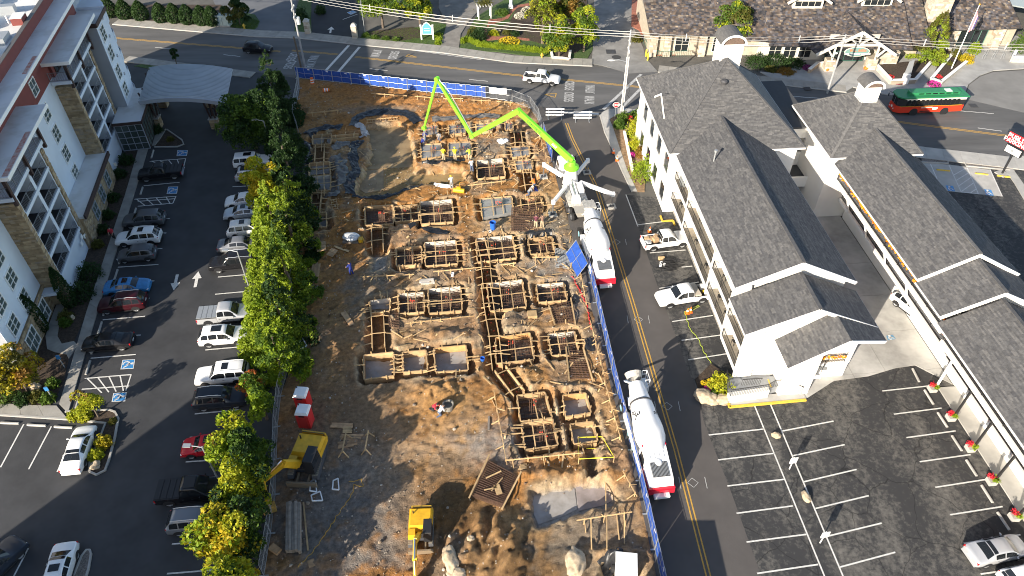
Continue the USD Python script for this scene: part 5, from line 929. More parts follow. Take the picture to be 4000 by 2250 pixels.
def tree(name,label,cat,base,h,r,mats,n=3500,clumps=26,size=.2,z0=None,group=None,seed=0,shape='round',trunk=True):
    g = np.random.default_rng(seed + 1000); o = thing(name,label,cat,base,0,group); z0 = h * .22 if z0 is None else z0
    ms = mats if isinstance(mats,list) else [mats]
    if shape == 'cone':
        t = 1 - np.sqrt(g.uniform(0,1,n)) ; t = g.uniform(0,1,n) ** 1.25; nb = int(h * 9); bz = g.uniform(0,1,nb) ** 1.2; ba = g.uniform(0,2 * PI,nb); bi = g.choice(nb,n,p=(1.05 - bz) / (1.05 - bz).sum())
        R_ = r * (1 - bz[bi]) ** .8 + .12; rad = R_ * g.uniform(.15,1.05,n) ** .55; an = ba[bi] + g.normal(0,.22,n) * (1.0 - .5 * rad / np.maximum(R_,.1)); zz = z0 + bz[bi] * (h - z0) - rad * .22 + g.normal(0,.14,n)
        V,F = leaves(np.column_stack([rad * np.cos(an),rad * np.sin(an),np.maximum(zz,.1)]),size,g,aspect=.45); ks = None
    elif shape == 'cypress':
        zz = g.uniform(0,1,n); rad = r * np.clip(1.3 * (zz + .03) ** .35 * (1 - zz) ** .75 * 1.35,.03,1) * g.uniform(.75,1.05,n) ** .6; an = g.uniform(0,2 * PI,n); V,F = leaves(np.column_stack([rad * np.cos(an),rad * np.sin(an),.1 + zz * h]),size,g); ks = None
    else: (V,F),ks = crown_round(g,r,h - z0,z0,n,clumps,size)
    m2 = len(ms); q = len(F) // 2
    if m2 == 1: put('crown',(V,F),ms[0],o,isl=4)
    else:
        cid = (meshkit.fbm(V.reshape(-1,4,3)[:,0] * .55 + seed,2,seed) * 1.7 - .35 + g.normal(0,.08,q)); lab = np.clip((cid * m2).astype(int),0,m2 - 1)
        for i in range(m2):
            s = np.where(lab == i)[0]
            if len(s): put('crown' if i == 0 else 'crown_tint',(V.reshape(-1,4,3)[s].reshape(-1,3),np.vstack([np.column_stack([np.arange(len(s)) * 4 + a for a in (0,1,2)]),np.column_stack([np.arange(len(s)) * 4 + a for a in (0,2,3)])])),ms[i],o,isl=4)
    if trunk:
        mb = MB(); rt = max(.06,h * .022); mb.tube([(0,0,-.1),(.03,.02,h * .3),(0,.05,h * .62)],[rt * 1.25,rt,rt * .5],7)
        if ks is not None:
            for k in ks[:7]: mb.tube([(0,0,h * .28),(k[0] * .5,k[1] * .5,h * .28 + (k[2] - h * .28) * .6),k],[rt * .5,rt * .35,rt * .12],5)
        put('trunk',mb,BARK,o)
    return o
def bush(name,label,cat,base,r,h,m,n=500,size=.11,group=None,seed=0,flowers=None,nf=0):
    g = np.random.default_rng(seed + 5000); o = thing(name,label,cat,base,0,group); p = g.normal(size=(n,3)); p /= np.linalg.norm(p,axis=1,keepdims=True); p[:,2] = abs(p[:,2]); p *= g.uniform(.6,1.05,(n,1)) * (1 + .25 * np.sin(p[:,:1] * 7 + seed) * np.cos(p[:,1:2] * 6)); p = p * [r,r,h]; p[:,2] += .04
    put('foliage',leaves(p,size,g),m,o,isl=4)
    if flowers: f = g.normal(size=(nf,3)); f /= np.linalg.norm(f,axis=1,keepdims=True); f[:,2] = abs(f[:,2]); put('blooms',leaves(f * [r * 1.06,r * 1.06,h * 1.06] + [0,0,.05],size * .8,g,aspect=.9),flowers,o,isl=4)
    put('stem',MB().tube([(0,0,-.05),(.02,0,h * .5)],[.04,.02],5),BARK,o); return o
F2 = lambda x,y: P('F',x,y)
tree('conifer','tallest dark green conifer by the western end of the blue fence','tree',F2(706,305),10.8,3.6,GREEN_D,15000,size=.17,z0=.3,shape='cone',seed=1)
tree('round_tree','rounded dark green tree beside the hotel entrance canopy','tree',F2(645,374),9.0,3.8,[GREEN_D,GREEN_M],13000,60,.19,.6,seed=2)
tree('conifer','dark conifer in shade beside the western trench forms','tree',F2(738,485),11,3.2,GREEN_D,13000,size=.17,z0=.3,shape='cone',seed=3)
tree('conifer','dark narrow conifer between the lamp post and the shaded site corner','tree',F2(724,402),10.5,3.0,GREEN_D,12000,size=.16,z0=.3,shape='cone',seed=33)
tree('maple_tree','golden yellow maple standing over the shaded white cars','tree',F2(678,545),8.0,2.3,[YEL,YELG],4200,26,.17,1.2,seed=4)
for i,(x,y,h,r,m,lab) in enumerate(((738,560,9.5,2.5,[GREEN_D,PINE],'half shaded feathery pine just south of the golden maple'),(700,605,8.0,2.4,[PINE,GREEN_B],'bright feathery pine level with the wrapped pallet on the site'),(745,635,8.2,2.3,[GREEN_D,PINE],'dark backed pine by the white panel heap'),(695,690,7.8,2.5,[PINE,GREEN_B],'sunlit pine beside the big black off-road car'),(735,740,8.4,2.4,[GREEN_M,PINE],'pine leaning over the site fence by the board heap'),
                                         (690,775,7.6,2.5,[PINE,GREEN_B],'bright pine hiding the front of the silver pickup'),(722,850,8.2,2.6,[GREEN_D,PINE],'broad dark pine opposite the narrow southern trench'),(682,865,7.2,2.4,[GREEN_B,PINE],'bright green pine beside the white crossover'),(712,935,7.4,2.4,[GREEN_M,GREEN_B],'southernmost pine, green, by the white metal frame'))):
    tree('pine_tree',lab,'tree',F2(x,y),h + .4,r * 1.32,m,8500,size=.20,z0=.3,shape='cone',seed=10 + i,group='pines along the car park')  # darker leaf mixes on the site side put the row's shade into colour
tree('red_bush','small red leaved tree beside the white off-road car','tree',F2(648,1010),4.2,1.3,[REDL,GREEN_M],1800,14,.14,.4,seed=30)
tree('maple_tree','small green maple with reddish top between the red tree and the portable toilets','tree',F2(672,1055),5.6,1.7,[GREEN_M,GREEN_B],2800,18,.16,.8,seed=31)
tree('maple_tree','yellow green maple spreading over the red car','tree',F2(628,1185),7.0,2.5,[YELG,GREEN_B,GREEN_M],5200,30,.18,.9,seed=5); tree('maple_tree','deep green maple behind the yellow excavator arm','tree',F2(652,1208),6.2,1.9,[GREEN_D,GREEN_M],4600,28,.17,.8,seed=6)
tree('maple_tree','green maple by the lamp post over the black pickup','tree',F2(632,1290),6.4,2.2,[GREEN_M,YELG,GREEN_D],4400,26,.17,.8,seed=7)
tree('maple_tree','large yellow maple at the bottom of the tree row','tree',F2(608,1400),7.2,2.5,[YELG,YEL,GREEN_B],5600,32,.17,.8,seed=8); tree('maple_tree','dark green maple at the site fence near the bottom edge','tree',F2(640,1398),6.4,2.1,[GREEN_D,GREEN_M],4600,28,.17,.8,seed=9)
tree('maple_tree','yellow maple cut by the bottom edge of the view','tree',F2(615,1560),7.0,2.5,[YEL,YELG,GREEN_M],5200,30,.17,.8,seed=21)
tree('maple_tree','brown autumn maple at the hotel corner, lower left','tree',F2(72,985),5.6,2.8,[RUSTL,YEL,OLIVE],5600,32,.15,.9,seed=22)
tree('small_tree','small orange brown tree in the kerbed island by the pavement','tree',P('e1',745,250),3.6,1.3,[RUSTL,YELG],1500,16,.12,.7,seed=23)
for x,y,lab,h in ((545,862,'dark cypress beside the stone pier of the nearer hotel tower',5.4),(330,1052,'dark cypress between the two stone base windows',5.2)): tree('cypress',lab,'tree',P('d1',x,y),h,.85,GREEN_D,2200,size=.11,shape='cypress',seed=int(x))
for i,(k,x,y,r,h,m,lab) in enumerate((('d1',630,790,1.3,1.9,GREEN_D,'big dark evergreen shrub between cypress and pavement'),('d1',690,640,1.3,1.8,GREEN_D,'dark shrub below the white wall plaques'),('d1',745,410,.7,.8,OLIVE,'olive shrub at the low stone wall, nearest the gravel'),('d1',790,300,.8,.9,GREEN_D,'dark shrub before the low stone wall window'),('d1',820,190,.8,.9,GREEN_D,'dark shrub by the path where a person walks'),('d1',850,60,.9,1.0,GREEN_D,'dark shrub at the middle of the low stone wall'),('c1',905,1330,.9,1.0,GREEN_D,'dark shrub under the low flat roof'),('c1',960,1230,1.0,1.2,GREEN_D,'dark shrub beside the white marker post'),('c1',1010,1100,.9,1.2,GREEN_D,'dark shrub south of the glazed lobby'),('c1',1190,1000,.9,1.0,GREEN_D,'dark shrub at the lobby glass beside the drive'),('c1',1290,1060,.5,.5,OLIVE,'low olive shrub in the small triangular bed'),
                                            ('d1',505,960,.8,1.0,OLIVE,'yellowish shrub in the rounded bed'),('d1',500,1000,.6,.8,GREEN_M,'small green shrub in the rounded bed'),('e1',25,110,1.2,1.4,GREEN_M,'round green shrub at the left edge under the brown maple'),('e1',185,130,.8,.9,GREEN_D,'low dark shrub by the curved bed edge'),('e1',290,110,.7,.8,OLIVE,'olive shrub beside the short white pipe'),('e1',375,120,.7,.8,GREEN_M,'round green shrub at the bed corner with a blue sign'),('e1',410,10,.6,.8,GREEN_M,'small round shrub near the pavement bend'),('e1',565,250,.6,.7,YELG,'yellow green shrub, left of the pair under the small orange tree'),('e1',645,255,.65,.7,YELG,'yellow green shrub, right of the pair under the small orange tree'),('e1',790,460,.75,1.0,YEL,'orange yellow shrub in the kerbed island'),('e1',735,550,.65,.8,YELG,'yellow green shrub next to the boulder in the island'),('e1',860,290,.35,.4,OLIVE,'pale tufted shrub at the island kerb'))):
    bush('shrub',lab,'shrub',P(k,x,y),r,h,m,int(500 + 500 * r),.11,seed=i)
for i,(x,y) in enumerate(((70,135),(195,150),(325,160),(490,178),(600,182),(705,192),(820,200),(905,205))):
    tree('hedge_conifer',['hedge conifer, first from the hotel end','hedge conifer, second from the hotel end','hedge conifer with a gap on its right, third from the hotel','hedge conifer just right of the gap in the hedge','hedge conifer, second right of the gap','hedge conifer, third right of the gap','hedge conifer, second left of the utility cabinet','hedge conifer touching the utility cabinet'][i],'hedge',P('h1',x,y),3.3,1.55,GREEN_D,2000,size=.16,z0=.1,shape='cypress',seed=60 + i,group='hedge conifers across the street')
tree('shrub_tree','bushy dark tree right of the utility cabinet','tree',P('h1',1120,200),4.4,2.6,[GREEN_D,OLIVE],3200,24,.18,.3,seed=70)
tree('street_tree','small dark tree between the canopy and the street','tree',P('h1',605,525),3.0,.8,GREEN_D,900,10,.13,.6,seed=71)
tree('shade_tree','large green tree left of the churchyard path','tree',P('c2',960,210),8.5,3.6,[GREEN_M,GREEN_B],6000,34,.2,1.0,seed=72); tree('shade_tree','green tree behind the blue topped church sign','tree',P('c2',1240,190),8.5,3.2,[GREEN_M,YELG],5200,30,.2,1.0,seed=73); tree('shade_tree','dark tree at the top left of the church lawn','tree',P('c2',870,110),8.0,3.0,[GREEN_D,GREEN_M],4200,28,.2,1.0,seed=74)
tree('garden_tree','autumn tree with yellow and green leaves over the brick garden','tree',P('c3',230,330),9.5,3.0,[YELG,OLIVE,GREEN_B],5600,34,.19,.8,seed=75); tree('garden_tree','bronze leaved tree at the back of the brick garden','tree',P('c3',430,260),10,3.0,[RUSTL,OLIVE,GREEN_M],5600,34,.19,.8,seed=76); tree('garden_tree','green tree in the stone edged bed by the alley','tree',P('c3',355,430),6.4,2.8,[GREEN_M,YELG],5200,32,.18,.7,seed=77); tree('garden_tree','green tree standing against the alley edge','tree',P('c3',540,390),7.6,2.4,[GREEN_M,GREEN_B,YELG],4800,28,.18,.6,seed=78)
tree('roofside_tree','round orange green tree in front of the big slate roof','tree',P('c3',1640,400),9.0,3.2,[OLIVE,GREEN_M,YELG],8000,34,.18,1.2,seed=79)
tree('weeping_cedar','yellow green weeping cedar beside the plaza flag pole','tree',P('zY',560,1150),8.6,3.2,[OLIVE,PINE],6000,size=.2,z0=.2,shape='cone',seed=80)
for i,(k,x,y,r,h,m,lab) in enumerate((('zY',2350,960,2.0,2.6,GREEN_M,'big green shrub behind the stone planter at the right edge'),('zY',1450,1000,1.0,1.7,GREEN_B,'bright green shrub beside the bicycle racks'),('zY',880,1140,.8,.9,YELG,'yellow green shrub in the small triangular planter'),('zY',1080,1100,.9,1.6,OLIVE,'upright olive shrub by the flag pole'),('zY',1290,1170,1.3,1.2,YEL,'yellow shrub in the planter by the flag pole'),('zY',1010,1260,.8,.7,OLIVE,'low olive shrub at the tip of the flag pole planter'),('zX',120,1180,2.2,1.3,GREEN_D,'clipped dark shrub left of the conference entrance'),('zX',470,1230,1.8,1.0,GREEN_D,'low dark shrub beside the left entrance pier'),('zX',330,1370,1.4,.5,RUSTL,'low rust coloured plants along the pavement by the entrance'),('zX',60,1330,1.0,.5,OLIVE,'low grey green plants along the pavement'),('c3',1850,490,2.0,1.5,GREEN_D,'dark clipped shrub right of the big cupola'),
                                            ('c3',850,905,1.2,1.0,GREEN_M,'clipped hedge corner behind the stop sign'),('c3',960,890,1.6,1.0,GREEN_M,'clipped hedge along the motel corner bed'),('c3',810,960,.9,1.1,GREEN_M,'clipped hedge side beside the pavement'),('c3',915,1030,1.1,2.6,YELG,'tall loose yellow green shrub in the motel bed'),('c3',930,1120,.9,1.6,YELG,'smaller yellow green shrub in the motel bed'),('c3',1005,1085,1.0,1.2,leafmat('leaf_blue',(.06,.10,.09),(.13,.18,.17)),'blue grey dwarf spruce by the motel windows'),('c3',1000,1330,1.9,2.3,GREEN_B,'big bright green shrub at the end of the motel bed'),('c3',1075,1240,1.3,1.9,GREEN_B,'bright green shrub against the motel wall'),('c3',970,1180,.8,1.5,RUSTL,'bronze tipped shrub behind the big bright shrub'),('zA',410,790,1.3,1.5,YELG,'rounded shrub beside the motel stair landing'),('zA',330,890,.55,.5,GREEN_M,'small green mound plant in the boulder bed'),
                                            ('g1',380,650,1.7,1.6,GREEN_D,'dark shrub at the bend of the brick path'),('g1',290,600,1.0,1.4,OLIVE,'lighter shrub left of the path bend'),('g1',640,580,.9,.7,YELG,'yellowish shrub around the pale boulders'),('g1',860,570,.8,.6,OLIVE,'olive shrub in the middle of the brick loop'),('g1',1000,590,.8,.7,GREEN_D,'dark shrub east in the brick loop'),('g1',780,240,1.2,.8,GREEN_M,'green shrub lining the upper brick path'),('c2',490,100,.9,1.5,GREEN_D,'dark hedge behind the left gate pillar'),('c2',345,150,1.3,2.2,GREEN_D,'dark hedge between utility pole and gate pillar'),('c3',940,310,.9,1.0,OLIVE,'pale flowering shrub beside the alley ramp'))):
    bush('shrub',lab,'shrub',P(k,x,y),r,h,m,int(500 + 550 * r),.12,seed=100 + i)
for i,(k,x,y,r,h,fl,lab) in enumerate((('zX',735,1310,1.0,.9,'purple','magenta and white flower basket on the stone pier left of the entrance'),('tr',150,60,1.1,.8,'red','dark pink flower bowl at the left corner of the low white wall'),('tr',330,130,1.5,.5,'bloodred','dark red flower mass inside the low white wall'),('tr',680,100,1.2,.5,'purple','white and purple flower patch right of the lamp plinth'),('tr',1270,220,1.3,.9,'magenta','bright pink flower mound at the tip of the second planter'),('tr',1370,60,.9,.8,'red','crimson flowers behind the bright pink mound'),('zY',920,900,.8,.9,'bloodred','crimson flower bush by the cedar'),('zA',180,730,.45,.4,'yellow','yellow flowers, left of the pair in the boulder bed'),('zA',255,700,.4,.4,'yellow','yellow flowers, right of the pair in the boulder bed'),('zA',220,830,.65,.5,'magenta','magenta flowers in the boulder bed by the motel stairs'),('c3',885,910,.8,1.0,'red','orange red flowers behind the hedge at the stop sign'),('c3',905,1180,.6,.7,'magenta','crimson flowers beside the white bed edging'),('c3',1000,950,.8,.5,'bloodred','dark red flowers below the motel corner'),('g1',1080,290,1.4,1.0,'white','pink and cream rose bushes in the brick garden'),('g1',1200,200,1.5,1.1,'white','cream rose bushes near the top of the brick garden'),('g1',900,705,2.4,.4,'yellow','long strip of yellow flowers below the brick path'))):
    bush('flower_bush',lab,'flowers',P(k,x,y),r * .72,h * .7,GREEN_D,int(300 + 250 * r),.10,seed=200 + i,flowers=FLW[fl],nf=int(200 + 260 * r))
hedge = PL('g1',[(100,735),(190,690),(250,710),(320,745),(400,780),(520,790),(650,810),(800,825),(950,840),(1100,850),(1250,865),(1400,885),(1540,895)]); hl = LineString(hedge[:,:2]); hb = None
for i in range(40):
    p = hl.interpolate((i + .5) * hl.length / 40)
    if hb is None: hb = bush('box_ball','bright clipped box ball in the hedge row along the church garden','hedge',(p.x,p.y,.06),.42,.85,GREEN_B,420,.08,'clipped box balls along the church garden',300)
    else: dup(hb,(p.x,p.y,.06),R.uniform(0,6),'bright clipped box ball in the hedge row along the church garden',sc=R.uniform(.85,1.12))
for i,(x,y) in enumerate(((830,270),(900,290),(980,298),(1060,305),(1375,270),(1380,300),(1378,330))): bush('low_hedge',['low hedge tuft nearest the thin post','low hedge tuft, second from the thin post','low hedge tuft, third from the thin post','low hedge tuft nearest the church sign','bright hedge tuft at the lawn corner, farthest from the street','bright hedge tuft in the middle of the lawn corner','bright hedge tuft at the lawn corner nearest the street'][i],'hedge',P('c2',x,y),.7,.5,GREEN_M if i < 4 else GREEN_B,420,.1,seed=400 + i)
g_ = np.random.default_rng(9); gv = []
for pg in (Polygon(PL('c2',[(780,290),(830,245),(1250,205),(1440,185),(1400,345),(1100,335)])[:,:2]),Polygon(PL('g1',[(40,840),(330,300),(820,300),(1500,700),(1900,1000),(1440,970),(700,870)])[:,:2]),Polygon(PL('h1',[(1060,90),(1278,175),(1230,246),(1040,220)])[:,:2])):
    x0,y0,x1,y1 = pg.bounds; q = np.column_stack([g_.uniform(x0,x1,5000),g_.uniform(y0,y1,5000)]); q = q[contains_xy(pg,q[:,0],q[:,1])]; gv.append(np.column_stack([q,np.full(len(q),.09)]))
put('grass',leaves(np.vstack(gv),.09,g_,aspect=.3),GREEN_M,isl=4,label='short green grass on the church lawns',cat='grass',kind='stuff')
# ---------------------------------------------------------------- vehicles
def paint(name,c,rough=.32,metal=.0): return mat('paint_' + name,c,rough,metal,coat=.12,spec=.35)
LAMP_R = mat('tail_lamp',(.45,.01,.012),.25); LAMP_W = mat('head_lamp',(.72,.74,.76),.12); CHROME = mat('chrome',(.75,.76,.78),.15,1.0); PLATE = mat('number_plate',(.55,.58,.6),.5); TRIMBLK = mat('trim_black',(.018,.018,.02),.55)
def wheel(o,x,y,r,w,side,rim=ALLOY,name='wheel',spokes=5):
    p = part(name,o); ax = (0,side,0); c = (x,y - side * w / 2,r)
    put('tyre',MB().lathe(c,ax,[(0,r * .6),(0,r * .93),(w * .15,r),(w * .85,r),(w,r * .93),(w * 1.0,r * .68),(w * .9,r * .64)],18),RUBBER,p)
    mb = MB().lathe(c,ax,[(w * .9,r * .66),(w * .99,r * .66),(w * .99,r * .58),(w * .82,r * .56),(w * .84,r * .2),(w * .97,r * .17),(w * .98,0)],18)
    put('rim',mb,rim,p); sp = MB()
    for k in range(spokes):
        a = k * 2 * PI / spokes; sp.bar((x + math.cos(a) * r * .15,c[1] + side * w * .95,r + math.sin(a) * r * .15),(x + math.cos(a) * r * .6,c[1] + side * w * .97,r + math.sin(a) * r * .6),r * .17,.03,up=(0,1,0))
    put('spokes',sp,rim,p); return p
SPEC = {  # length, width, stations: (x fraction, half-width factor, belt z, top z, top half-width factor); first = rear
 'sedan': (4.85,1.84,.24,[(0,.80,.62,.78,.62),(.015,.90,.80,.93,.70),(.06,.97,.90,1.00,.74),(.17,1,.95,1.03,.76),(.30,1,.95,1.34,.62),(.36,1,.95,1.42,.61),(.48,1,.94,1.455,.62),(.58,1,.93,1.42,.63),(.63,1,.92,1.33,.64),(.755,1,.88,.98,.76),(.86,.99,.82,.90,.74),(.95,.93,.70,.80,.66),(.985,.84,.58,.68,.58),(1,.74,.50,.56,.5)],(3,5,8,9),.34,(.205,.805)),
 'suv': (4.78,1.93,.28,[(0,.86,.80,1.02,.70),(.01,.95,.98,1.10,.76),(.05,.99,1.04,1.30,.72),(.11,1,1.05,1.66,.66),(.18,1,1.05,1.72,.66),(.35,1,1.04,1.75,.67),(.52,1,1.03,1.73,.67),(.585,1,1.02,1.62,.68),(.73,1,1.0,1.10,.78),(.86,.99,.96,1.04,.76),(.95,.95,.84,.95,.70),(.985,.88,.72,.84,.62),(1,.80,.58,.70,.55)],(1,3,7,8),.37,(.20,.80)),
 'boxsuv': (4.85,1.93,.34,[(0,.90,.95,1.20,.78),(.01,.97,1.06,1.25,.80),(.03,.99,1.08,1.60,.76),(.06,1,1.08,1.76,.74),(.16,1,1.08,1.80,.74),(.36,1,1.08,1.82,.74),(.54,1,1.07,1.80,.74),(.585,1,1.06,1.70,.74),(.70,1,1.04,1.14,.82),(.86,.99,1.01,1.08,.80),(.95,.96,.94,1.02,.76),(.985,.92,.82,.94,.70),(1,.84,.66,.80,.62)],(1,3,7,8),.40,(.19,.80)),
 'hatch': (4.1,1.78,.24,[(0,.84,.70,.92,.66),(.012,.94,.90,1.02,.72),(.05,.98,.95,1.30,.68),(.11,1,.96,1.52,.66),(.2,1,.96,1.57,.68),(.38,1,.95,1.59,.68),(.54,1,.94,1.56,.68),(.60,1,.93,1.46,.68),(.735,1,.92,1.02,.78),(.86,.98,.86,.95,.74),(.95,.92,.74,.86,.66),(.985,.84,.62,.74,.58),(1,.76,.52,.62,.5)],(1,3,7,8),.33,(.19,.81)),
 'cab': (5.75,2.0,.42,[(.352,.97,1.10,1.18,.80),(.36,1,1.12,1.55,.74),(.375,1,1.12,1.84,.70),(.43,1,1.12,1.90,.70),(.50,1,1.11,1.91,.70),(.575,1,1.10,1.88,.70),(.61,1,1.10,1.76,.71),(.72,1,1.09,1.20,.80),(.86,.99,1.06,1.14,.79),(.955,.96,.98,1.08,.76),(.985,.93,.86,1.0,.70),(1,.88,.66,.84,.64)],(0,2,6,7),.42,(.185,.815))}
def car(name,label,cat,kind,loc,ang,m,rails=False,sunroof=False,group=None,glass_roof=None,rim=ALLOY,bed=None,two_tone=None,sc=1.0):
    L,Wd,zb,st,gl,wr,ax = SPEC[kind]; L *= sc; hw = Wd / 2; o = thing(name,label,cat,loc,ang,group); X = lambda t: (t - .5) * L
    rows = []
    for t,wf,zl,zt,tf in st:
        w = hw * wf; wt = hw * tf; zm = zb + (zl - zb) * .45; hi = zt - zl > .2
        ring = [(0,zb),(w * .80,zb),(w * .97,zb + .10),(w * 1.0,zm),(w * .985,zl - .03),(w * .95,zl + .015),(wt + (w * .95 - wt) * (.10 if hi else .55),zl + (zt - zl) * (.88 if hi else .55)),(wt * .90,zt - (.012 if hi else .02)),(wt * .5,zt + .012),(0,zt + .022)]
        rows.append([(X(t),y,z) for y,z in ring])
    A = np.array(rows); ns,nr = A.shape[:2]; B = A * [1,-1,1]; mb = MB()
    for Q,flip in ((A,1),(B,0)):
        f = [[i * nr + j,(i + 1) * nr + j,(i + 1) * nr + j + 1,i * nr + j + 1] for i in range(ns - 1) for j in range(nr - 1)]; f = np.array(f); mb.add(Q.reshape(-1,3),f if flip else f[:,::-1])
    for i,fl in ((0,0),(ns - 1,1)):
        v = np.vstack([A[i],B[i][::-1]]); n = len(v); f = [[0,k,k + 1] for k in range(1,n - 1)]; mb.add(v,f if fl else np.array(f)[:,::-1])
    v,f = mb.arrays(); tm = trimesh.Trimesh(v,f,process=False); tm.merge_vertices(); trimesh.repair.fix_normals(tm); put('body',(np.array(tm.vertices),np.array(tm.faces)),m,o,smooth=38)
    r0,r1,f0,f1 = gl                                          # rear glass between stations r0..r1, windscreen f0..f1
    def patch(nm,cells,off=.012,inset=.12,mm=CARGLASS):
        mb = MB()
        for q in cells:
            q = np.asarray(q); n = np.cross(q[1] - q[0],q[3] - q[0]); n /= max(np.linalg.norm(n),1e-9); c = q.mean(0)
            if n @ (c - np.array([c[0] * .6,0,.8])) < 0: n = -n
            mb.quad(*(q + n * off))
        return put(nm,mb,mm,o)
    def band(i0,i1,e=.06):                                     # glass across the car between two stations
        a,b = lerp(A[i0],A[i1],e),lerp(A[i0],A[i1],1 - e); return [(a[9],b[9],b[8],a[8]),(a[8],b[8],b[7],a[7]),(a[7],b[7],lerp(b[7],b[6],.5),lerp(a[7],a[6],.5))] + [tuple(np.array(p) * [1,-1,1] for p in q) for q in [(a[9],b[9],b[8],a[8]),(a[8],b[8],b[7],a[7]),(a[7],b[7],lerp(b[7],b[6],.5),lerp(a[7],a[6],.5))]]
    patch('windscreen',band(f0,f1,.05)); patch('rear_window',[q for i in range(r0,r1) for q in band(i,i + 1,.08 if i == r0 else .0)],.016)
    S = lambda s: A if s > 0 else B
    ks = list(range(r1 if kind != 'cab' else r1,f0 + 1)); xs = A[:,0,0]
    def side_pt(s,x,h):
        i = int(np.clip(np.searchsorted(xs,x) - 1,0,ns - 2)); t = (x - xs[i]) / (xs[i + 1] - xs[i]); q = lerp(S(s)[i],S(s)[i + 1],t); return lerp(q[5],q[6],h)
    x0,x1 = xs[r1] - .25 * (xs[r1] - xs[r0]),lerp(xs[f0],xs[f1],.62); xm = lerp(x0,x1,.42) if kind != 'cab' else lerp(x0,x1,.38); cuts = [(x0,xm - .05,'rear_side_window'),(xm + .05,x1,'front_side_window')]
    if kind in ('suv','boxsuv'): xq = lerp(x0,x1,.25); xm = lerp(x0,x1,.56); cuts = [(x0,xq - .05,'quarter_window'),(xq + .04,xm - .05,'rear_side_window'),(xm + .05,x1,'front_side_window')]
    for s in (-1,1):
        for a,b,nm in cuts:
            cells = []; n = 5
            for i in range(n):
                xa,xb = lerp(a,b,i / n),lerp(a,b,(i + 1) / n); cells.append((side_pt(s,xa,.12),side_pt(s,xb,.12),side_pt(s,xb,.90),side_pt(s,xa,.90)))
            patch(nm,cells,.014)
        mb = MB(); xm_ = lerp(x1,x0,.10); p = side_pt(s,xm_,.05); mb.ball(p + [0,s * .13,.06],(.07,.12,.075),1); mb.bar(p,p + [0,s * .1,.05],.05,.04); put('mirror',mb,m,o)
        for a,b,_ in cuts[-2:]: p = side_pt(s,a + .18,-.28); put('door_handle',MB().box(p + [0,s * .015,-.02],(.16,.03,.03)),TRIMBLK if kind != 'sedan' else m,o)
        for t in ax:
            wheel(o,X(t),s * (hw - .015 - .11),wr,.23,s,rim); arch = MB(); a = np.linspace(0,PI,11); q = np.array([(X(t) + math.cos(k) * (wr + .07),s * (hw + .004),wr + math.sin(k) * (wr + .06)) for k in a]); c = np.array([X(t),s * (hw + .004),wr * .9]); arch.add(np.vstack([[c],q]),[[0,k,k + 1] for k in range(1,11)])
            put('wheel_arch',arch,TRIMBLK,o)
        put('sill',MB().box((0,s * (hw - .04),zb + .03),(L * .44,.09,.12)),TRIMBLK,o)
        nose,tail = A[-2],A[1]
        put('headlight',MB().ball((X(.962),s * hw * .70,lerp(nose[2][2],nose[6][2],.80)),(.16,.20,.08),1),LAMP_W,o)
        put('tail_light',MB().box((X(.02),s * hw * .80,lerp(tail[2][2],tail[6][2],.80)),(.10,.22,.18 if kind in ('sedan','hatch') else .30)),LAMP_R,o) if kind != 'cab' else None
        if rails: mb = MB(); n = [i for i in range(ns) if st[i][3] > 1.6]; mb.tube([S(s)[i][7] + [0,0,.07] for i in n],.028,6); put('roof_rail',mb,STEEL if rails is True else rails,o)
    put('grille',MB().box((X(.993),0,lerp(A[-2][2][2],A[-2][6][2],.55)),(.06,hw * .9,.24 if kind in ('cab','boxsuv') else .16)),TRIMBLK,o); put('bumper',MB().box((X(.988),0,zb + .10),(.10,hw * 1.66,.14)),m if kind in ('sedan','hatch') else TRIMBLK,o)
    if kind != 'cab': put('rear_bumper',MB().box((X(.006),0,zb + .12),(.12,hw * 1.66,.16)),TRIMBLK if kind != 'sedan' else m,o); put('number_plate',MB().box((X(0) - .012,0,.66 if kind == 'sedan' else .84),(.02,.42,.16)),PLATE,o)
    if sunroof: i = [k for k in range(ns) if st[k][3] > .97 * max(q[3] for q in st)]; a,b = A[i[0]],A[i[-1]]; z = max(q[3] for q in st) + .034; put('sunroof',MB().box((lerp(a[9][0],b[9][0],.62),0,z - .012),(L * (.20 if sunroof == 2 else .12),hw * .82,.02)),CARGLASS,o)
    if two_tone: i = [k for k in range(ns) if st[k][3] > .97 * max(q[3] for q in st)]; z = max(q[3] for q in st); put('roof_skin',MB().box((lerp(A[i[0]][9][0],A[i[-1]][9][0],.5),0,z + .022),((A[i[-1]][9][0] - A[i[0]][9][0]) * 1.02,hw * 1.1,.02)),two_tone,o)
    if kind == 'cab':                                            # open load bed with tailgate
        xr,xf,zt,zf = X(0),X(.352),1.14,.72; t = .07
        put('bed_floor',MB().box(((xr + xf) / 2,0,zf),(xf - xr - .02,Wd * .92,.05)),TRIMBLK,o)
        for s in (-1,1): put('bed_side',MB().box(((xr + xf) / 2,s * (hw - t),(zt + .46) / 2 + .0),(xf - xr,2 * t - .02,zt - .46)),m,o); put('bed_rail_cap',MB().box(((xr + xf) / 2,s * (hw - t),zt + .015),(xf - xr,2 * t,.03)),TRIMBLK,o); put('tail_light',MB().box((xr + .03,s * (hw - .09),.92),(.09,.17,.34)),LAMP_R,o)
        put('tailgate',MB().box((xr + .04,0,(zt + .5) / 2),(.08,Wd * .80,zt - .5)),m,o); put('rear_bumper',MB().box((xr - .06,0,.52),(.16,Wd * .9,.18)),CHROME,o)
        if bed == 'cover':
            for k in range(4): put('bed_cover_panel',MB().box((lerp(xr,xf,(k + .5) / 4),0,zt + .05),((xf - xr) / 4 - .04,Wd * .90,.05)),two_tone or GALV,o)
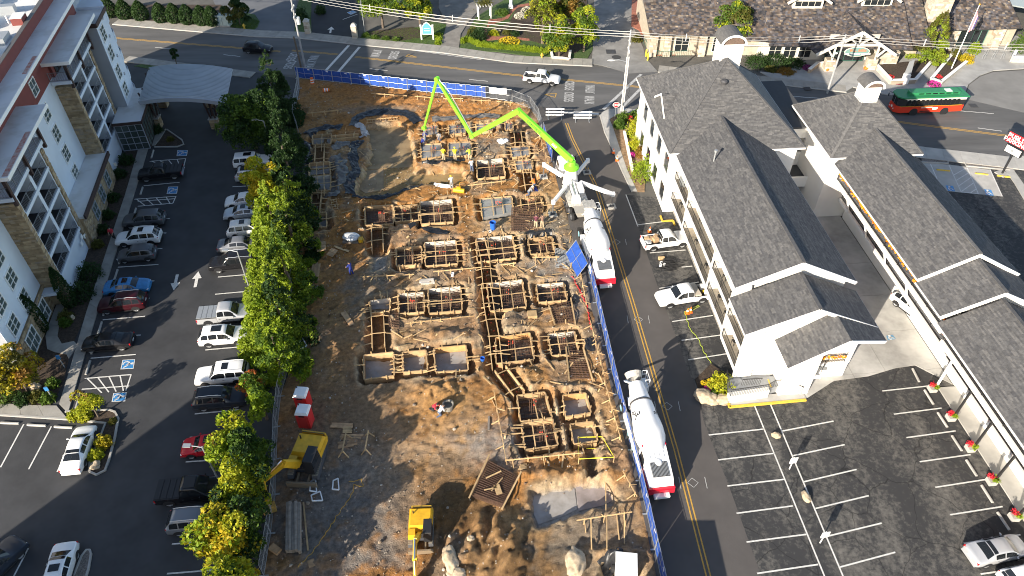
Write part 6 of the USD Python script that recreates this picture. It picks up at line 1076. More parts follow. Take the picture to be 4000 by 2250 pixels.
        if bed == 'rack':
            for x in (xf - .1,xr + .3): put('rack_hoop',MB().tube([(x,-hw * .9,zt),(x,-hw * .8,1.85),(x,hw * .8,1.85),(x,hw * .9,zt)],.03,6),TRIMBLK,o)
        if bed == 'boxes':
            for k,(a,b,c,s_) in enumerate(((.25,.2,.25,.5),(.72,-.2,.3,.62),(.85,.45,.22,.5),(.5,.1,.2,.7))): put('cardboard_box',MB().box((lerp(xr,xf,a),b * hw,zf + c + .1),(s_,s_ * .8,c * 2),k * .3),mat(f'cardboard_{k}',(.45,.30,.17),.85),o)
            put('bed_junk',MB().ball((xr + .5,-.3,zf + .3),(.4,.4,.25),2,3,.6),GALV,o)
        if bed == 'toolbox': put('tool_box',MB().box((xf - .42,0,zt + .04),(.62,Wd * .9,.34)),mat('tool_box_tan',(.50,.45,.37),.5),o); put('tank',MB().ball((xr + .65,.2,zf + .25),(.25,.18,.22),2),YELLOW_V,o); put('chest',MB().box((xr + .45,-.55,zf + .25),(.7,.4,.4)),VWHITE,o)
    return o
def by_wheels(k,rear,front,kind,near=1,sc=1.0):             # from the two visible wheels' ground contacts: near=+1 if the visible side is the car's right
    L,Wd,zb,st,gl,wr,ax = SPEC[kind]; r,f = P(k,*rear),P(k,*front); a = heading(r,f); mid = (r + f) / 2; n = np.array([-math.sin(a),math.cos(a),0]) * (Wd / 2 - .1) * near
    off = np.array([math.cos(a),math.sin(a),0]) * (.5 - (ax[0] + ax[1]) / 2) * L * sc; return (mid + n + off) * [1,1,0],a
P_WHT,P_SLV,P_GRY,P_BLK = paint('white',(.80,.80,.79)),paint('silver',(.50,.51,.53),.3,.35),paint('grey',(.115,.12,.13),.3,.3),paint('black',(.012,.012,.014),.2)
P_BLU,P_MAR,P_RED,P_NAVY,P_LBL,P_DGR = paint('blue',(.004,.15,.95)),paint('maroon',(.040,.006,.010)),paint('red',(.50,.012,.022)),paint('midnight',(.02,.025,.035)),paint('pale_blue_silver',(.52,.57,.62),.3,.3),paint('dark_silver',(.22,.23,.25),.3,.35)
def park(name,label,cat,kind,k,rear,front,m,near=1,**kw): loc,a = by_wheels(k,rear,front,kind,near,kw.get('sc',1.0)); return car(name,label,cat,kind,loc,a,m,**kw)
park('parked_car','white sport utility car with black sunroof, parked nose to the hotel path','car','suv','d1',(1155,402),(940,420),P_WHT,-1,sunroof=True,rails=P_WHT,sc=1.04)
park('parked_car','small grey boxy hatchback below the white utility car','car','hatch','d1',(1120,525),(953,540),P_GRY,-1)
park('parked_car','grey utility car uppermost of the row of three by the hotel path','car','suv','d1',(1190,265),(985,280),P_GRY,-1)
park('parked_car','bright blue sedan with black sunroof','car','sedan','d1',(862,790),(1065,772),P_BLU,1,sunroof=True,sc=.96)
park('parked_car','dark maroon utility car with silver roof rails','car','suv','d1',(1028,903),(825,925),P_MAR,-1,rails=True)
park('parked_car','black sedan with light window frames, near the accessible bay','car','sedan','d1',(912,1198),(712,1215),P_BLK,-1)
park('parked_pickup','black pickup in shade beside the hatched bay near the hotel canopy','pickup','cab','c1',(1325,1355),(1110,1378),P_BLK,-1,bed='cover',two_tone=TRIMBLK,sc=.94)
park('parked_car','white off-road car uppermost of the eastern row, in hotel shade','car','boxsuv','c1',(1815,1285),(2010,1270),P_WHT,1,sunroof=2)
park('parked_car','silver car with a black roof below the shaded white off-road car','car','suv','c1',(1835,1385),(2020,1370),P_SLV,1,two_tone=TRIMBLK)
park('parked_car','white sedan half hidden by the golden maple','car','sedan','d1',(1930,112),(1775,126),P_WHT,-1)
park('parked_car','pale silver sedan with small sunroof, above the white three window car','car','sedan','d1',(1930,205),(1760,220),P_LBL,-1,sunroof=True)
park('parked_car','white utility car with a small sunroof, tail out beside the pines','car','suv','d1',(1775,356),(1985,335),P_WHT,1,sunroof=True)
park('parked_car','dark grey sedan half in sun below the white utility car','car','sedan','d1',(1715,468),(1910,452),P_DGR,1)
park('parked_car','large black off-road car with thin lamp post in front','car','boxsuv','d1',(1865,592),(1668,612),P_BLK,-1,rails=True,sc=1.06)
park('parked_pickup','silver pickup with a grey folding bed cover','pickup','cab','d1',(1595,1012),(1845,990),P_SLV,1,bed='cover')
park('parked_car','white crossover with long black roof glass, in front of the silver pickup','car','suv','d1',(1590,1175),(1800,1157),P_WHT,1,sunroof=2)
park('parked_car','white roof racked off-road car above the midnight wagon','car','boxsuv','d1',(1790,1455),(1575,1475),P_WHT,-1,sunroof=True,rails=P_WHT)
park('parked_car','midnight blue wagon with silver rails','car','suv','e1',(1560,205),(1775,185),P_NAVY,1,rails=True)
park('parked_car','red sedan under the yellow green maple','car','sedan','e1',(1672,540),(1487,560),P_RED,-1,sunroof=True,sc=.97)
park('parked_pickup','black pickup with a flat black bed cover below the lamp post','pickup','cab','e1',(1338,918),(1590,895),P_BLK,1,bed='cover',two_tone=TRIMBLK)
park('parked_car','silver wagon hidden by the big yellow maple','car','suv','e1',(1410,1142),(1600,1125),P_DGR,1,rails=True)
park('parked_car','white sedan beside the kerbed planting island','car','sedan','e1',(655,608),(724,410),P_WHT,1)
park('parked_car','white sedan with black sunroof beside the pebble island','car','sedan','e1',(584,1335),(520,1560),P_WHT,-1,sunroof=True)
loc = P('e1',-15,1400); car('parked_car','dark car cut off by the lower left corner','car','suv',loc,math.radians(65),P_NAVY)
park('moving_car','black car driving along the shaded street','car','suv','h1',(1178,438),(1330,447),P_BLK,1,sunroof=2,sc=.95)
park('moving_pickup','white pickup driving along the sunlit street','pickup','cab','c3',(130,632),(302,652),P_WHT,1,bed='rack',sc=.97)
park('parked_pickup','white pickup loaded with cardboard boxes beside the motel','pickup','cab','d3',(1070,450),(1275,423),P_WHT,1,bed='boxes',sc=.95)
park('parked_pickup','white pickup with a tan tool box and nose to the side road','pickup','cab','d3',(1440,838),(1178,882),P_WHT,-1,bed='toolbox',sc=1.0)
park('parked_car','silver sedan at the lower right corner of the motel car park','car','sedan','e4',(1640,1382),(1880,1330),P_SLV,1)
loc = P('e4',1960,1490); car('parked_car','white car just showing below the silver sedan','car','suv',loc,math.radians(12),P_WHT)
loc = P('d4',1085,905); car('parked_car','white car tucked under the garlanded motel deck','car','suv',loc,math.radians(-62),P_WHT)
# ---- trolley bus
TR_RED,TR_GRN,TR_CRM = paint('trolley_red',(.62,.045,.02)),paint('trolley_green',(.03,.21,.085),.45),paint('trolley_cream',(.78,.74,.62))
r_,f_ = P('c4',1290,862),P('c4',1065,870); ang = heading(r_,f_); nrm = np.array([-math.sin(ang),math.cos(ang),0])
tb = thing('trolley_bus','red and green tourist trolley bus with arched windows','bus',(r_ + f_) / 2 - nrm * 1.15 + np.array([math.cos(ang),math.sin(ang),0]) * -.4,ang)
Lb,hwb = 9.8,1.22
def bshape(z0,z1,m,nm,infl=0.0,nose=0.0,x0=-Lb / 2,x1=Lb / 2 - .1): q = np.array([(x0,-hwb - infl),(x1 - .5,-hwb - infl),(x1 + nose,-hwb * .62),(x1 + nose,hwb * .62),(x1 - .5,hwb + infl),(x0,hwb + infl)]); return put(nm,MB().slab(q,z0,z1),m,tb)
bshape(.45,1.45,TR_RED,'lower_body',0,.25); bshape(1.45,2.5,TRIMBLK,'window_band',-.02,.1); bshape(2.32,2.72,TR_CRM,'upper_panel',.0,.12,x1=Lb / 2 - .6); bshape(2.72,2.88,TR_GRN,'roof',.14,.22,-Lb / 2 - .25,Lb / 2 + .05)
put('roof_monitor',MB().slab(np.array([(-Lb / 2 + .9,-.62),(Lb / 2 - 1.9,-.62),(Lb / 2 - 1.6,-.3),(Lb / 2 - 1.6,.3),(Lb / 2 - 1.9,.62),(-Lb / 2 + .9,.62)]),2.88,3.25),TR_GRN,tb); put('roof_hatch',MB().box((-2.4,.1,3.27),(.9,.8,.05)),VWHITE,tb)
for x in np.arange(-Lb / 2 + 1.6,Lb / 2 - 2.2,1.0):
    for s in (-1,1): put('monitor_window',MB().box((x,s * .625,3.06),(.75,.02,.16)),CARGLASS,tb)
t_ = np.linspace(0,PI,9)
for s in (-1,1):
    for k in range(12):
        x = -Lb / 2 + 1.15 + k * .655; v = [(x + .27 * math.cos(a),s * (hwb + .012),2.28 + .22 * math.sin(a)) for a in t_] + [(x - .27,s * (hwb + .012),1.5),(x + .27,s * (hwb + .012),1.5)]; put('arched_window',MB().add(v,[[0,i,i + 1] for i in range(1,len(v) - 1)]).add(np.array(v) - [0,s * .004,0],[[0,i + 1,i] for i in range(1,len(v) - 1)]),CARGLASS,tb)
        put('window_post',MB().box((x + .327,s * (hwb + .008),1.95),(.07,.02,.95)),mat('trolley_post',(.16,.08,.05),.6) if k == 0 and s < 0 else TRIMBLK,tb)
    put('rear_mural',MB().box((-Lb / 2 + .42,s * (hwb + .008),2.1),(.82,.016,.42)),mat('mural_blue',(.30,.45,.65),.5) if s < 0 else TRIMBLK,tb); put('gold_stripe',MB().box((0,s * (hwb + .006),1.46),(Lb - .6,.014,.05)),YELLOW_V,tb)
    for x in (-2.55,2.05): wheel(tb,x + .2,s * (hwb - .14),.46,.28,s,STEEL); put('wheel_arch',MB().lathe((x + .2,s * (hwb - .02),.5),(0,s,0),[(0,.0),(.03,.62),(.032,.0)],16),TRIMBLK,tb)
    put('skirt_vent',MB().box((.6,s * (hwb + .005),.62),(1.5,.015,.16)),TRIMBLK,tb)
for i in range(11): put('gold_letter',MB().box((1.25 - i * .15,hwb + .012,1.22),(.09,.012,.17)),TR_CRM,tb)
q = [(-.75 + .42 * math.cos(a) * (1 + .12 * math.sin(3 * a)),hwb + .012,1.02 + .26 * math.sin(a) * (1 + .2 * math.cos(2 * a))) for a in np.linspace(0,2 * PI,20,endpoint=False)]; put('cream_badge',MB().add(q,[[0,i,i + 1] for i in range(1,19)]),TR_CRM,tb)
put('windscreen',MB().box((Lb / 2 + .015,0,1.95),(.04,1.4,.8)),CARGLASS,tb); put('windscreen_bar',MB().box((Lb / 2 + .04,0,1.95),(.04,.06,.85)),STEEL,tb); put('badge',MB().lathe((Lb / 2 + .14,0,1.0),(1,0,0),[(0,.2),(.03,.2),(.031,0)],12),TR_CRM,tb)
for s in (-1,1):
    put('headlight',MB().ball((Lb / 2 + .14,s * .5,.85),(.06,.1,.1),1),LAMP_W,tb); put('mirror',MB().tube([(Lb / 2,s * 1.1,2.5),(Lb / 2 + .3,s * 1.35,2.5),(Lb / 2 + .32,s * 1.38,2.1)],.04,6).ball((Lb / 2 + .33,s * 1.38,2.05),(.08,.12,.22),1),TRIMBLK,tb)
# ---- transit mixer trucks (front discharge, cab at the low end)
def mixer(label,front,rear,chute=False):
    a = heading(rear,front); c = (rear + front) / 2; o = thing('mixer_truck',label,'mixer truck',c * [1,1,0],a); Lm = 11.2; xf = Lm / 2
    put('chassis',MB().box((.2,0,.85),(9.8,.9,.3)).box((-2.5,0,1.05),(3.5,1.1,.2)),VWHITE,o)
    for s in (-1,1): put('fender',MB().box((.3,s * 1.02,1.22),(6.2,.5,.10)).box((.3,s * 1.24,1.0),(6.2,.05,.5)),VWHITE,o)
    # cab: box with sloping nose and grille, red lower band
    put('cab',MB().hexa([(xf - 4.0,-1.15,1.1),(xf - .5,-1.1,1.1),(xf - .5,1.1,1.1),(xf - 4.0,1.15,1.1),(xf - 3.8,-1.0,2.9),(xf - .9,-.92,2.35),(xf - .9,.92,2.35),(xf - 3.8,1.0,2.9)]),VWHITE,o)
    put('red_band',MB().hexa([(xf - 4.02,-1.19,.75),(xf - .42,-1.14,.75),(xf - .42,1.14,.75),(xf - 4.02,1.19,.75),(xf - 4.0,-1.18,1.42),(xf - .45,-1.12,1.42),(xf - .45,1.12,1.42),(xf - 4.0,1.18,1.42)]),paint('mixer_red',(.60,.02,.04)),o) if chute is not None else None
    put('roof_band',MB().box((xf - 3.72,0,2.9),(.22,2.05,.14)),stage_mat('paint_mixer_red'),o)
    mb = MB()
    for k in range(13): y = -.66 + k * .11; mb.bar((xf - 2.15,y,2.63),(xf - .98,y,2.40),.035,.05)
    put('grille_slats',mb,GALV,o); put('grille_recess',MB().hexa([(xf - 2.2,-.72,2.55),(xf - .95,-.72,2.31),(xf - .95,.72,2.31),(xf - 2.2,.72,2.55),(xf - 2.2,-.72,2.615),(xf - .95,-.72,2.375),(xf - .95,.72,2.375),(xf - 2.2,.72,2.615)]),TRIMBLK,o); put('hood_hump',MB().ball((xf - 2.2,0,2.62),(.35,.3,.12),2),VWHITE,o)
    for k in range(4): put('roof_rib',MB().bar((xf - 3.6,-.6 + k * .4,2.89),(xf - 2.5,-.6 + k * .4,2.68),.05,.05),VWHITE,o)
    for s in (-1,1): put('side_window',MB().hexa([(xf - 3.6,s * 1.125,1.6),(xf - 2.5,s * 1.11,1.6),(xf - 2.5,s * 1.10,1.6),(xf - 3.6,s * 1.11,1.6),(xf - 3.5,s * 1.06,2.45),(xf - 2.6,s * 1.04,2.35),(xf - 2.6,s * 1.03,2.35),(xf - 3.5,s * 1.05,2.45)]),CARGLASS,o); put('headlight',MB().ball((xf - .42,s * .8,.95),(.06,.16,.12),1),LAMP_W,o)
    put('bumper',MB().box((xf - .2,0,.72),(.4,1.3,.3)),VWHITE,o); put('red_front',MB().box((xf - .42,0,.98),(.12,2.2,.5)),stage_mat('paint_mixer_red'),o)
    put('drum',MB().lathe((-4.35,0,3.25),(8.0,0,-1.0),[(0,.58),(.05,.66),(1.6,.88),(2.0,.95),(4.6,1.27),(5.4,1.27),(6.4,1.02),(6.75,.8),(6.85,.0)],28),VWHITE,o,smooth=35)
    put('drum_ring',MB().lathe((-4.35,0,3.25),(8.0,0,-1.0),[(1.93,.97),(1.95,1.0),(2.12,1.02),(2.14,.99)],28),DARKGREY,o); put('drum_mouth',MB().lathe((-4.35,0,3.25),(8,0,-1),[(-.02,.58),(.02,.0)],24),TRIMBLK,o)
    ax_ = np.array([8.0,0,-1.0]) / math.hypot(8,1)
    for s in (1,-1):                                           # the stacked letter cube on each flank
        lg = part('drum_emblem',o)
        for (du,dh,sh) in ((0,.52,0),(.30,.20,.5),(-.32,.10,-.5)):
            tm = meshkit.text_mesh('B',.5,.01,True); v = np.array(tm.vertices); v[:,0] -= v[:,0].mean(); v[:,1] -= .25; u = (-v[:,0] * s) + du + v[:,1] * sh * s; ang_ = (v[:,1] + dh - .1) / 1.12 + .42; rr = 1.135 + (u * .10) + v[:,2]
            bx = -4.35 + ax_[0] * (3.6 + u); w = np.column_stack([bx,s * rr * np.cos(ang_),3.25 + ax_[2] * (3.6 + u) + rr * np.sin(ang_)]); put('letter',(w,np.array(tm.faces)),TRIMBLK,lg)
    put('pedestal',MB().box((2.2,0,1.55),(.9,1.2,1.3)).bar((-3.4,-.55,1.0),(-3.2,-.75,2.8),.2,.2).bar((-3.4,.55,1.0),(-3.2,.75,2.8),.2,.2),VWHITE,o); put('engine',MB().box((xf - 4.35,0,1.6),(.5,1.6,.9)).lathe((xf - 4.4,.3,2.0),(0,0,1),[(0,.2),(.5,.2),(.52,0)],10),GALV,o)
    put('water_tank',MB().lathe((-1.6,1.05,1.75),(1,0,0),[(0,0),(.01,.32),(1.2,.32),(1.21,0)],14),VWHITE,o); put('exhaust',MB().tube([(1.4,1.0,1.3),(1.4,1.0,2.4),(1.1,1.0,2.6)],.09,8),CHROME,o); put('tool_box',MB().box((-2.9,1.0,1.5),(.8,.5,.5)),VWHITE,o)
    put('hopper',MB().hexa([(-5.6,-.35,2.9),(-4.4,-.45,2.9),(-4.4,.45,2.9),(-5.6,.35,2.9),(-5.9,-.7,3.75),(-4.3,-.75,3.9),(-4.3,.75,3.9),(-5.9,.7,3.75)]) if chute else MB().lathe((-4.9,0,3.3),(-1,0,.35),[(0,.62),(.55,.78),(.56,.70),(.05,.55)],18),mat('hopper_dirty',(.42,.40,.36),.8,var=.25,scale=4) ,o)
    put('discharge_chute',MB().bar((-5.1,0,2.5),(-6.3,-.2,1.4),.5,.14).bar((-4.6,1.0,1.9),(-5.6,1.35,1.5),.6,.1),VWHITE,o)
    mb = MB()
    for x,y in ((-5.4,.85),(-5.4,1.25),(-4.3,1.25),(-4.3,.85)): mb.bar((x,y,1.0),(x,y,3.7),.05,.05)
    for z in (2.6,3.2,3.7): mb.bar((-5.4,1.25,z),(-4.3,1.25,z),.045,.045).bar((-5.4,.85,z),(-5.4,1.25,z),.045,.045).bar((-4.3,.85,z),(-4.3,1.25,z),.045,.045)
    mb.box((-4.85,1.05,2.58),(1.1,.45,.05)); put('service_platform',mb,VWHITE,o)
    for s in (-1,1):
        for x in (-3.9,-1.2,.3,1.65,2.95): wheel(o,x,s * 1.02,.5,.34,s,mat('wheel_cyan',(.30,.55,.62),.5) if x < 3 else STEEL,spokes=6)
        put('mud_flap',MB().box((-4.6,s * 1.0,.6),(.03,.5,.6)),RUBBER,o)
    return o
def stage_mat(n): return UsdShade.Material.Get(stage,'/World/Looks/' + n)
usdkit.material(stage,'/World/Looks/paint_mixer_red',{'p': ('principled_bsdf',{'base_color': (.60,.02,.05),'roughness': .3,'coat_weight': .5})},[],surface='p.BSDF')
mixer('white mixer truck with red cab band backed up to the concrete pump',np.array([10.05,56.9,0]),np.array([8.75,68.0,0]),True)
mixer('white mixer truck with red cab band waiting alone farther down the side road',np.array([12.25,31.9,0]),np.array([10.9,42.6,0]))
tr_ = thing('site_trailer','unseen white trailer added below the view, shaped to cast the shadow on the road','trailer',(8.6,15,0)); put('body',MB().box((0,0,2.35),(2.6,13.6,3.4)),VWHITE,tr_); put('roof',MB().box((0,0,4.08),(2.7,13.8,.08)),GALV,tr_); put('door',MB().box((1.31,2,1.7),(.04,1.0,2.0)),GALV,tr_); put('window',MB().box((1.31,-2,2.4),(.04,1.4,.9)),CARGLASS,tr_); put('steps',MB().box((1.8,2,.4),(1.0,1.2,.8)),GALV,tr_)  # unseen trailer, guessed and sized for the shadow it casts on the road
for s in (-1,1): put('wheel',MB().lathe((s * .9,-3,.45),(s,0,0),[(0,0),(.001,.45),(.3,.45),(.301,0)],14),RUBBER,tr_)
# ---- concrete pump truck with green placing boom
pa = math.radians(98.5); pt = thing('concrete_pump_truck','white pump truck on outriggers with a long bright green folding boom','pump truck',(7.3,75.6,0),pa)
wl = lambda p: np.array([(p[0] - 7.3) * math.cos(pa) + (p[1] - 75.6) * math.sin(pa),-(p[0] - 7.3) * math.sin(pa) + (p[1] - 75.6) * math.cos(pa),p[2]])
put('chassis',MB().box((-1.8,0,.95),(9.6,1.0,.35)),VWHITE,pt)
put('cab',MB().hexa([(1.9,-1.15,.8),(4.1,-1.1,.8),(4.1,1.1,.8),(1.9,1.15,.8),(2.0,-1.0,2.9),(3.7,-.95,2.75),(3.7,.95,2.75),(2.0,1.0,2.9)]),VWHITE,pt,smooth=20); put('windscreen',MB().hexa([(4.06,-.95,1.7),(4.1,-.95,1.7),(4.1,.95,1.7),(4.06,.95,1.7),(3.76,-.85,2.6),(3.8,-.85,2.6),(3.8,.85,2.6),(3.76,.85,2.6)]),CARGLASS,pt)
for s in (-1,1): put('side_window',MB().box((2.9,s * 1.07,2.1),(1.1,.05,.6)),CARGLASS,pt); put('headlight',MB().ball((4.12,s * .8,1.0),(.05,.16,.1),1),LAMP_W,pt); put('mirror',MB().box((3.9,s * 1.45,2.1),(.1,.12,.45)),TRIMBLK,pt)
put('turret_pedestal',MB().lathe((0,0,1.1),(0,0,1),[(0,1.0),(.8,.85),(1.6,.7),(2.3,.62)],16),VWHITE,pt); put('turret',MB().lathe((0,0,3.3),(0,0,1),[(0,.95),(.25,.95),(.5,.6),(1.0,.45),(1.02,0)],18),LIME,pt,smooth=30)
put('side_deck',MB().box((-3.0,.9,1.35),(4.4,.7,.12)).box((-3.0,-.9,1.35),(4.4,.7,.12)).box((-4.9,0,1.5),(1.2,1.7,.25)),mat('deck_dirty_white',(.50,.47,.42),.8,var=.3,scale=3),pt); put('tool_chest',MB().box((-2.2,-.75,1.75),(1.6,.6,.65)).box((-4.6,.3,1.95),(.8,.9,.7)),VWHITE,pt)
put('pumping_cylinders',MB().tube([(-1.0,.25,1.5),(-5.6,.2,1.2)],.16,8).tube([(-1.0,-.25,1.5),(-5.6,-.2,1.2)],.16,8),VWHITE,pt); put('receiving_hopper',MB().hexa([(-6.7,-.5,.8),(-5.7,-.5,.8),(-5.7,.5,.8),(-6.7,.5,.8),(-6.95,-.85,1.6),(-5.5,-.85,1.6),(-5.5,.85,1.6),(-6.95,.85,1.6)]),mat('hopper_grey',(.36,.34,.30),.8),pt)
put('rear_guard',MB().tube([(-5.6,-1.2,1.4),(-5.6,-1.35,2.4),(-6.9,-1.35,2.4),(-6.9,-1.2,1.4)],.05,6),VWHITE,pt); put('delivery_pipe',MB().tube([(-5.6,0,1.4),(-3.0,.1,1.9),(-.8,.1,2.2),(-.2,.2,3.4),(0,.5,4.5)],.1,8),STEEL,pt)
for x in (3.0,-3.6,-4.9,-6.1):
    for s in (-1,1): wheel(pt,x,s * 1.0,.5,.32,s,STEEL,spokes=6)
feet = [(P('m2',770,345),.9),(P('m2',1120,828),.9),(P('m2',285,940),.9),(P('m2',155,405),.9)]; hips = [(.9,-1.0),(-1.0,-1.0),(-1.6,.9),(.7,.95)]; PADW = mat('pad_concrete',(.42,.40,.36),.85)
for (ft,_),(hx,hy) in zip(feet,hips):
    f = wl(ft); og = part('outrigger',pt); zt = 1.9; knee = np.array([f[0],f[1],zt]); put('beam',MB().bar((hx,hy,1.75),knee,.34,.42),VWHITE,og); put('inner_beam',MB().bar(lerp(np.array([hx,hy,1.75]),knee,.55),knee,.26,.30).box(knee,(.4,.4,.5)),VWHITE,og)
    put('jack',MB().tube([(f[0],f[1],zt + .1),(f[0],f[1],.25)],.09,8),STEEL,og); put('foot_pad',MB().lathe((f[0],f[1],.14),(0,0,1),[(0,.3),(.08,.3),(.14,.12),(.15,0)],12),DARKGREY,og); put('timber_pad',MB().box((f[0],f[1],.07),(1.0,1.0,.14)),PADW,og)
bpts = [wl(np.array(q)) for q in ((7.35,75.57,4.3),(.75,79.12,9.15),(-5.14,82.29,3.75),(-9.4,84.57,10.5),(-11.75,85.84,2.8))]
for i,(a,b,w0,w1,h0,h1) in enumerate(((bpts[0],bpts[1],.42,.40,.85,.62),(bpts[1],bpts[2],.36,.32,.62,.46),(bpts[2],bpts[3],.32,.26,.50,.36),(bpts[3],bpts[4],.24,.18,.34,.22))):
    d = (b - a) / np.linalg.norm(b - a); x = np.cross(d,(0,0,1)); x /= np.linalg.norm(x); y = np.cross(x,d); e = d * (.25 if i else 0)
    q = [c + x * sx * w / 2 + y * sy * h / 2 for c,w,h in ((a - e,w0,h0),(lerp(a,b,.5),(w0 + w1) / 2,(h0 + h1) / 2),(b + d * .2,w1,h1)) for sx,sy in ((-1,-1),(1,-1),(1,1),(-1,1))]
    sec = part('boom_section',pt); put('box_girder',MB().hexa(q[:8]).hexa(q[4:]),LIME,sec)
    off = x * (w0 / 2 + .14); put('pipe',MB().tube([a + off,lerp(a,b,.5) + off * .95,b + off * .9],.075,8),STEEL if i else GALV,sec)
    if i < 3: put('ram',MB().tube([lerp(a,b,.55) - y * h1 * .9,b + y * .1 - d * .2],.09,8),CHROME,sec)
    mb = MB(); mb.lathe(b - x * (w1 / 2 + .12),x,[(0,0),(.001,.30),(w1 + .24,.30),(w1 + .241,0)],14); put('knuckle',mb,LIME,sec)
    if i == 0:
        for t,s_ in ((.72,'CONCRETE'),(.32,'38Z')):
            tm = meshkit.text_mesh(s_,.30,.01,True); v = np.array(tm.vertices); v[:,0] -= v[:,0].mean(); v[:,1] -= .15; c0 = lerp(a,b,t) - x * (lerp(w0,w1,t) / 2 + .004); w = c0 - d * v[:,:1] * -1 * -1 + y * v[:,1:2] - x * v[:,2:3]; put('lettering',(w,np.array(tm.faces)[:,::-1]),TRIMBLK if i == 0 and s_ != '38Z' else VWHITE,sec)
put('stay_rod',MB().tube([bpts[3] + [0,0,.25],lerp(bpts[3],bpts[2],.35) + [0,.0,1.1],bpts[2] + [0,0,.35]],.05,6),STEEL,pt)
put('end_hose',MB().tube([bpts[4],bpts[4] + [.1,.05,-1.0],bpts[4] + [.15,.15,-2.0],bpts[4] + [.35,.3,-2.75]],[.10,.10,.095,.09],8),mat('hose_grey',(.30,.30,.30),.7),pt)
# ---- excavators
def excavator(label,c,ang_low,ang_up,reach,sc=1.0,near=False):
    o = thing('excavator',label,'excavator',c,ang_low); UsdGeom.Xformable(o).AddScaleOp().Set(Gf.Vec3f(sc,sc,sc)); rot = ang_up - ang_low; cs,sn = math.cos(rot),math.sin(rot); T = lambda p: (p[0] * cs - p[1] * sn,p[0] * sn + p[1] * cs,p[2])
    for s in (-1,1):
        tr = part('track',o); prof = [(1.9,.62),(1.7,.95),(-1.7,.95),(-1.95,.62),(-1.7,.12),(1.6,.12)]; y0,y1 = s * .85,s * 1.35
        mb = MB(); n = 6; a = np.array([(x,min(y0,y1),z) for x,z in prof]); b = np.array([(x,max(y0,y1),z) for x,z in prof]); i = np.arange(n); j = (i + 1) % n; mb.add(np.vstack([a,b]),np.column_stack([i,j,j + n,i + n])); mb.add(a,[[0,k,k + 1] for k in range(1,5)]); mb.add(b,[[0,k + 1,k] for k in range(1,5)]); put('track_belt',mb,DARKGREY,tr)
        mb = MB()
        for k in range(17): mb.box((-1.65 + k * .205,(y0 + y1) / 2,.975),(.15,.5,.05))
        put('track_pads',mb,mat('track_worn',(.30,.26,.20),.7,.3) ,tr)
    put('undercarriage',MB().box((0,0,.6),(2.0,1.7,.5)).lathe((0,0,.8),(0,0,1),[(0,.6),(.25,.6)],14),DARKGREY,o); put('dozer_blade',MB().box((2.35,0,.45),(.18,2.7,.7)).bar((1.2,-.5,.5),(2.3,-.5,.45),.15,.2).bar((1.2,.5,.5),(2.3,.5,.45),.15,.2),mat('blade_worn',(.27,.21,.14),.6,.3),o)
    def ub(nm,boxes,m,sm=False):
        mb = MB()
        for p8 in boxes: mb.hexa([T(p) for p in p8])
        return put(nm,mb,m,o,smooth=sm)
    bx = lambda x0,x1,y0,y1,z0,z1,e=0.0: [(x0,y0,z0),(x1,y0,z0),(x1,y1,z0),(x0,y1,z0),(x0 + e,y0 + e,z1),(x1 - e,y0 + e,z1),(x1 - e,y1 - e,z1),(x0 + e,y1 - e,z1)]
    ub('engine_house',[bx(-2.1,.35,-1.3,1.3,1.08,1.75),bx(-2.0,.3,-1.25,1.25,1.75,2.15,.18),bx(.35,1.25,-1.3,-.45,1.08,1.95,.06)],YELLOW_V); ub('counterweight',[bx(-2.45,-2.1,-1.2,1.2,1.1,1.95,.1)],mat('counterweight_grey',(.5,.30,.03),.5))
    ub('cab_frame',[bx(-.15,1.55,.42,1.34,1.08,2.85,.10)],TRIMBLK); ub('cab_glass',[bx(.0,1.50,.40,1.36,1.9,2.6,.08)],CARGLASS); ub('cab_roof',[bx(-.2,1.55,.42,1.34,2.85,2.93,.05)],BLACK)
    ub('handrail',[bx(-1.9,-1.85,-1.2,1.2,2.4,2.44),bx(-1.9,-1.86,-1.2,-1.16,2.1,2.42),bx(-1.9,-1.86,1.16,1.2,2.1,2.42)],BLACK); put('exhaust',MB().tube([T((-1.3,-.8,2.1)),T((-1.3,-.8,2.6))],.07,8),BLACK,o)
    p0,p1,p2,p3,p4 = [np.array(T(q)) for q in reach]
    put('boom',MB().bar(p0,p1,.42,.6).bar(p1,p2,.38,.52).lathe(p2 - [0,0,0],np.array(T((0,1,0))),[(-.25,0),(-.25,.25),(.25,.25),(.25,0)],12),YELLOW_V,o); put('stick',MB().bar(p2,p3,.30,.42),YELLOW_V,o); put('boom_ram',MB().tube([p0 + [0,0,-.1],lerp(p0,p1,.85) + [0,0,-.3]],.09,8).tube([p1 + [0,0,.5],lerp(p2,p3,.12) + [0,0,.45]],.09,8).tube([lerp(p2,p3,.2) + [0,0,.4],lerp(p2,p3,.85) + [0,0,.25]],.08,8),CHROME,o)
    d = (p4 - p3); d2 = d[:2] / max(np.linalg.norm(d[:2]),1e-6); n = np.array([-d2[1],d2[0],0]); w = .55; back = np.array([d2[0],d2[1],0])
    top = p3; q = [(top,-.2),(top + back * .5 + [0,0,-.15],0),(p4 + [0,0,-.1],0),(p4 - back * .5 + [0,0,-.2],0)]; mb = MB()
    for (a,_),(b,_) in zip(q[:-1],q[1:]): mb.hexa([a - n * w,a + n * w,a + n * w + [0,0,.05],a - n * w + [0,0,.05],b - n * w,b + n * w,b + n * w + [0,0,.05],b - n * w + [0,0,.05]])
    for s in (-1,1): v = [a + n * w * s for a,_ in q]; mb.add(v,[[0,1,2],[0,2,3]])
    put('bucket',mb,mat('bucket_worn',(.42,.25,.06),.6,.2,var=.3,scale=3),o); mb = MB()
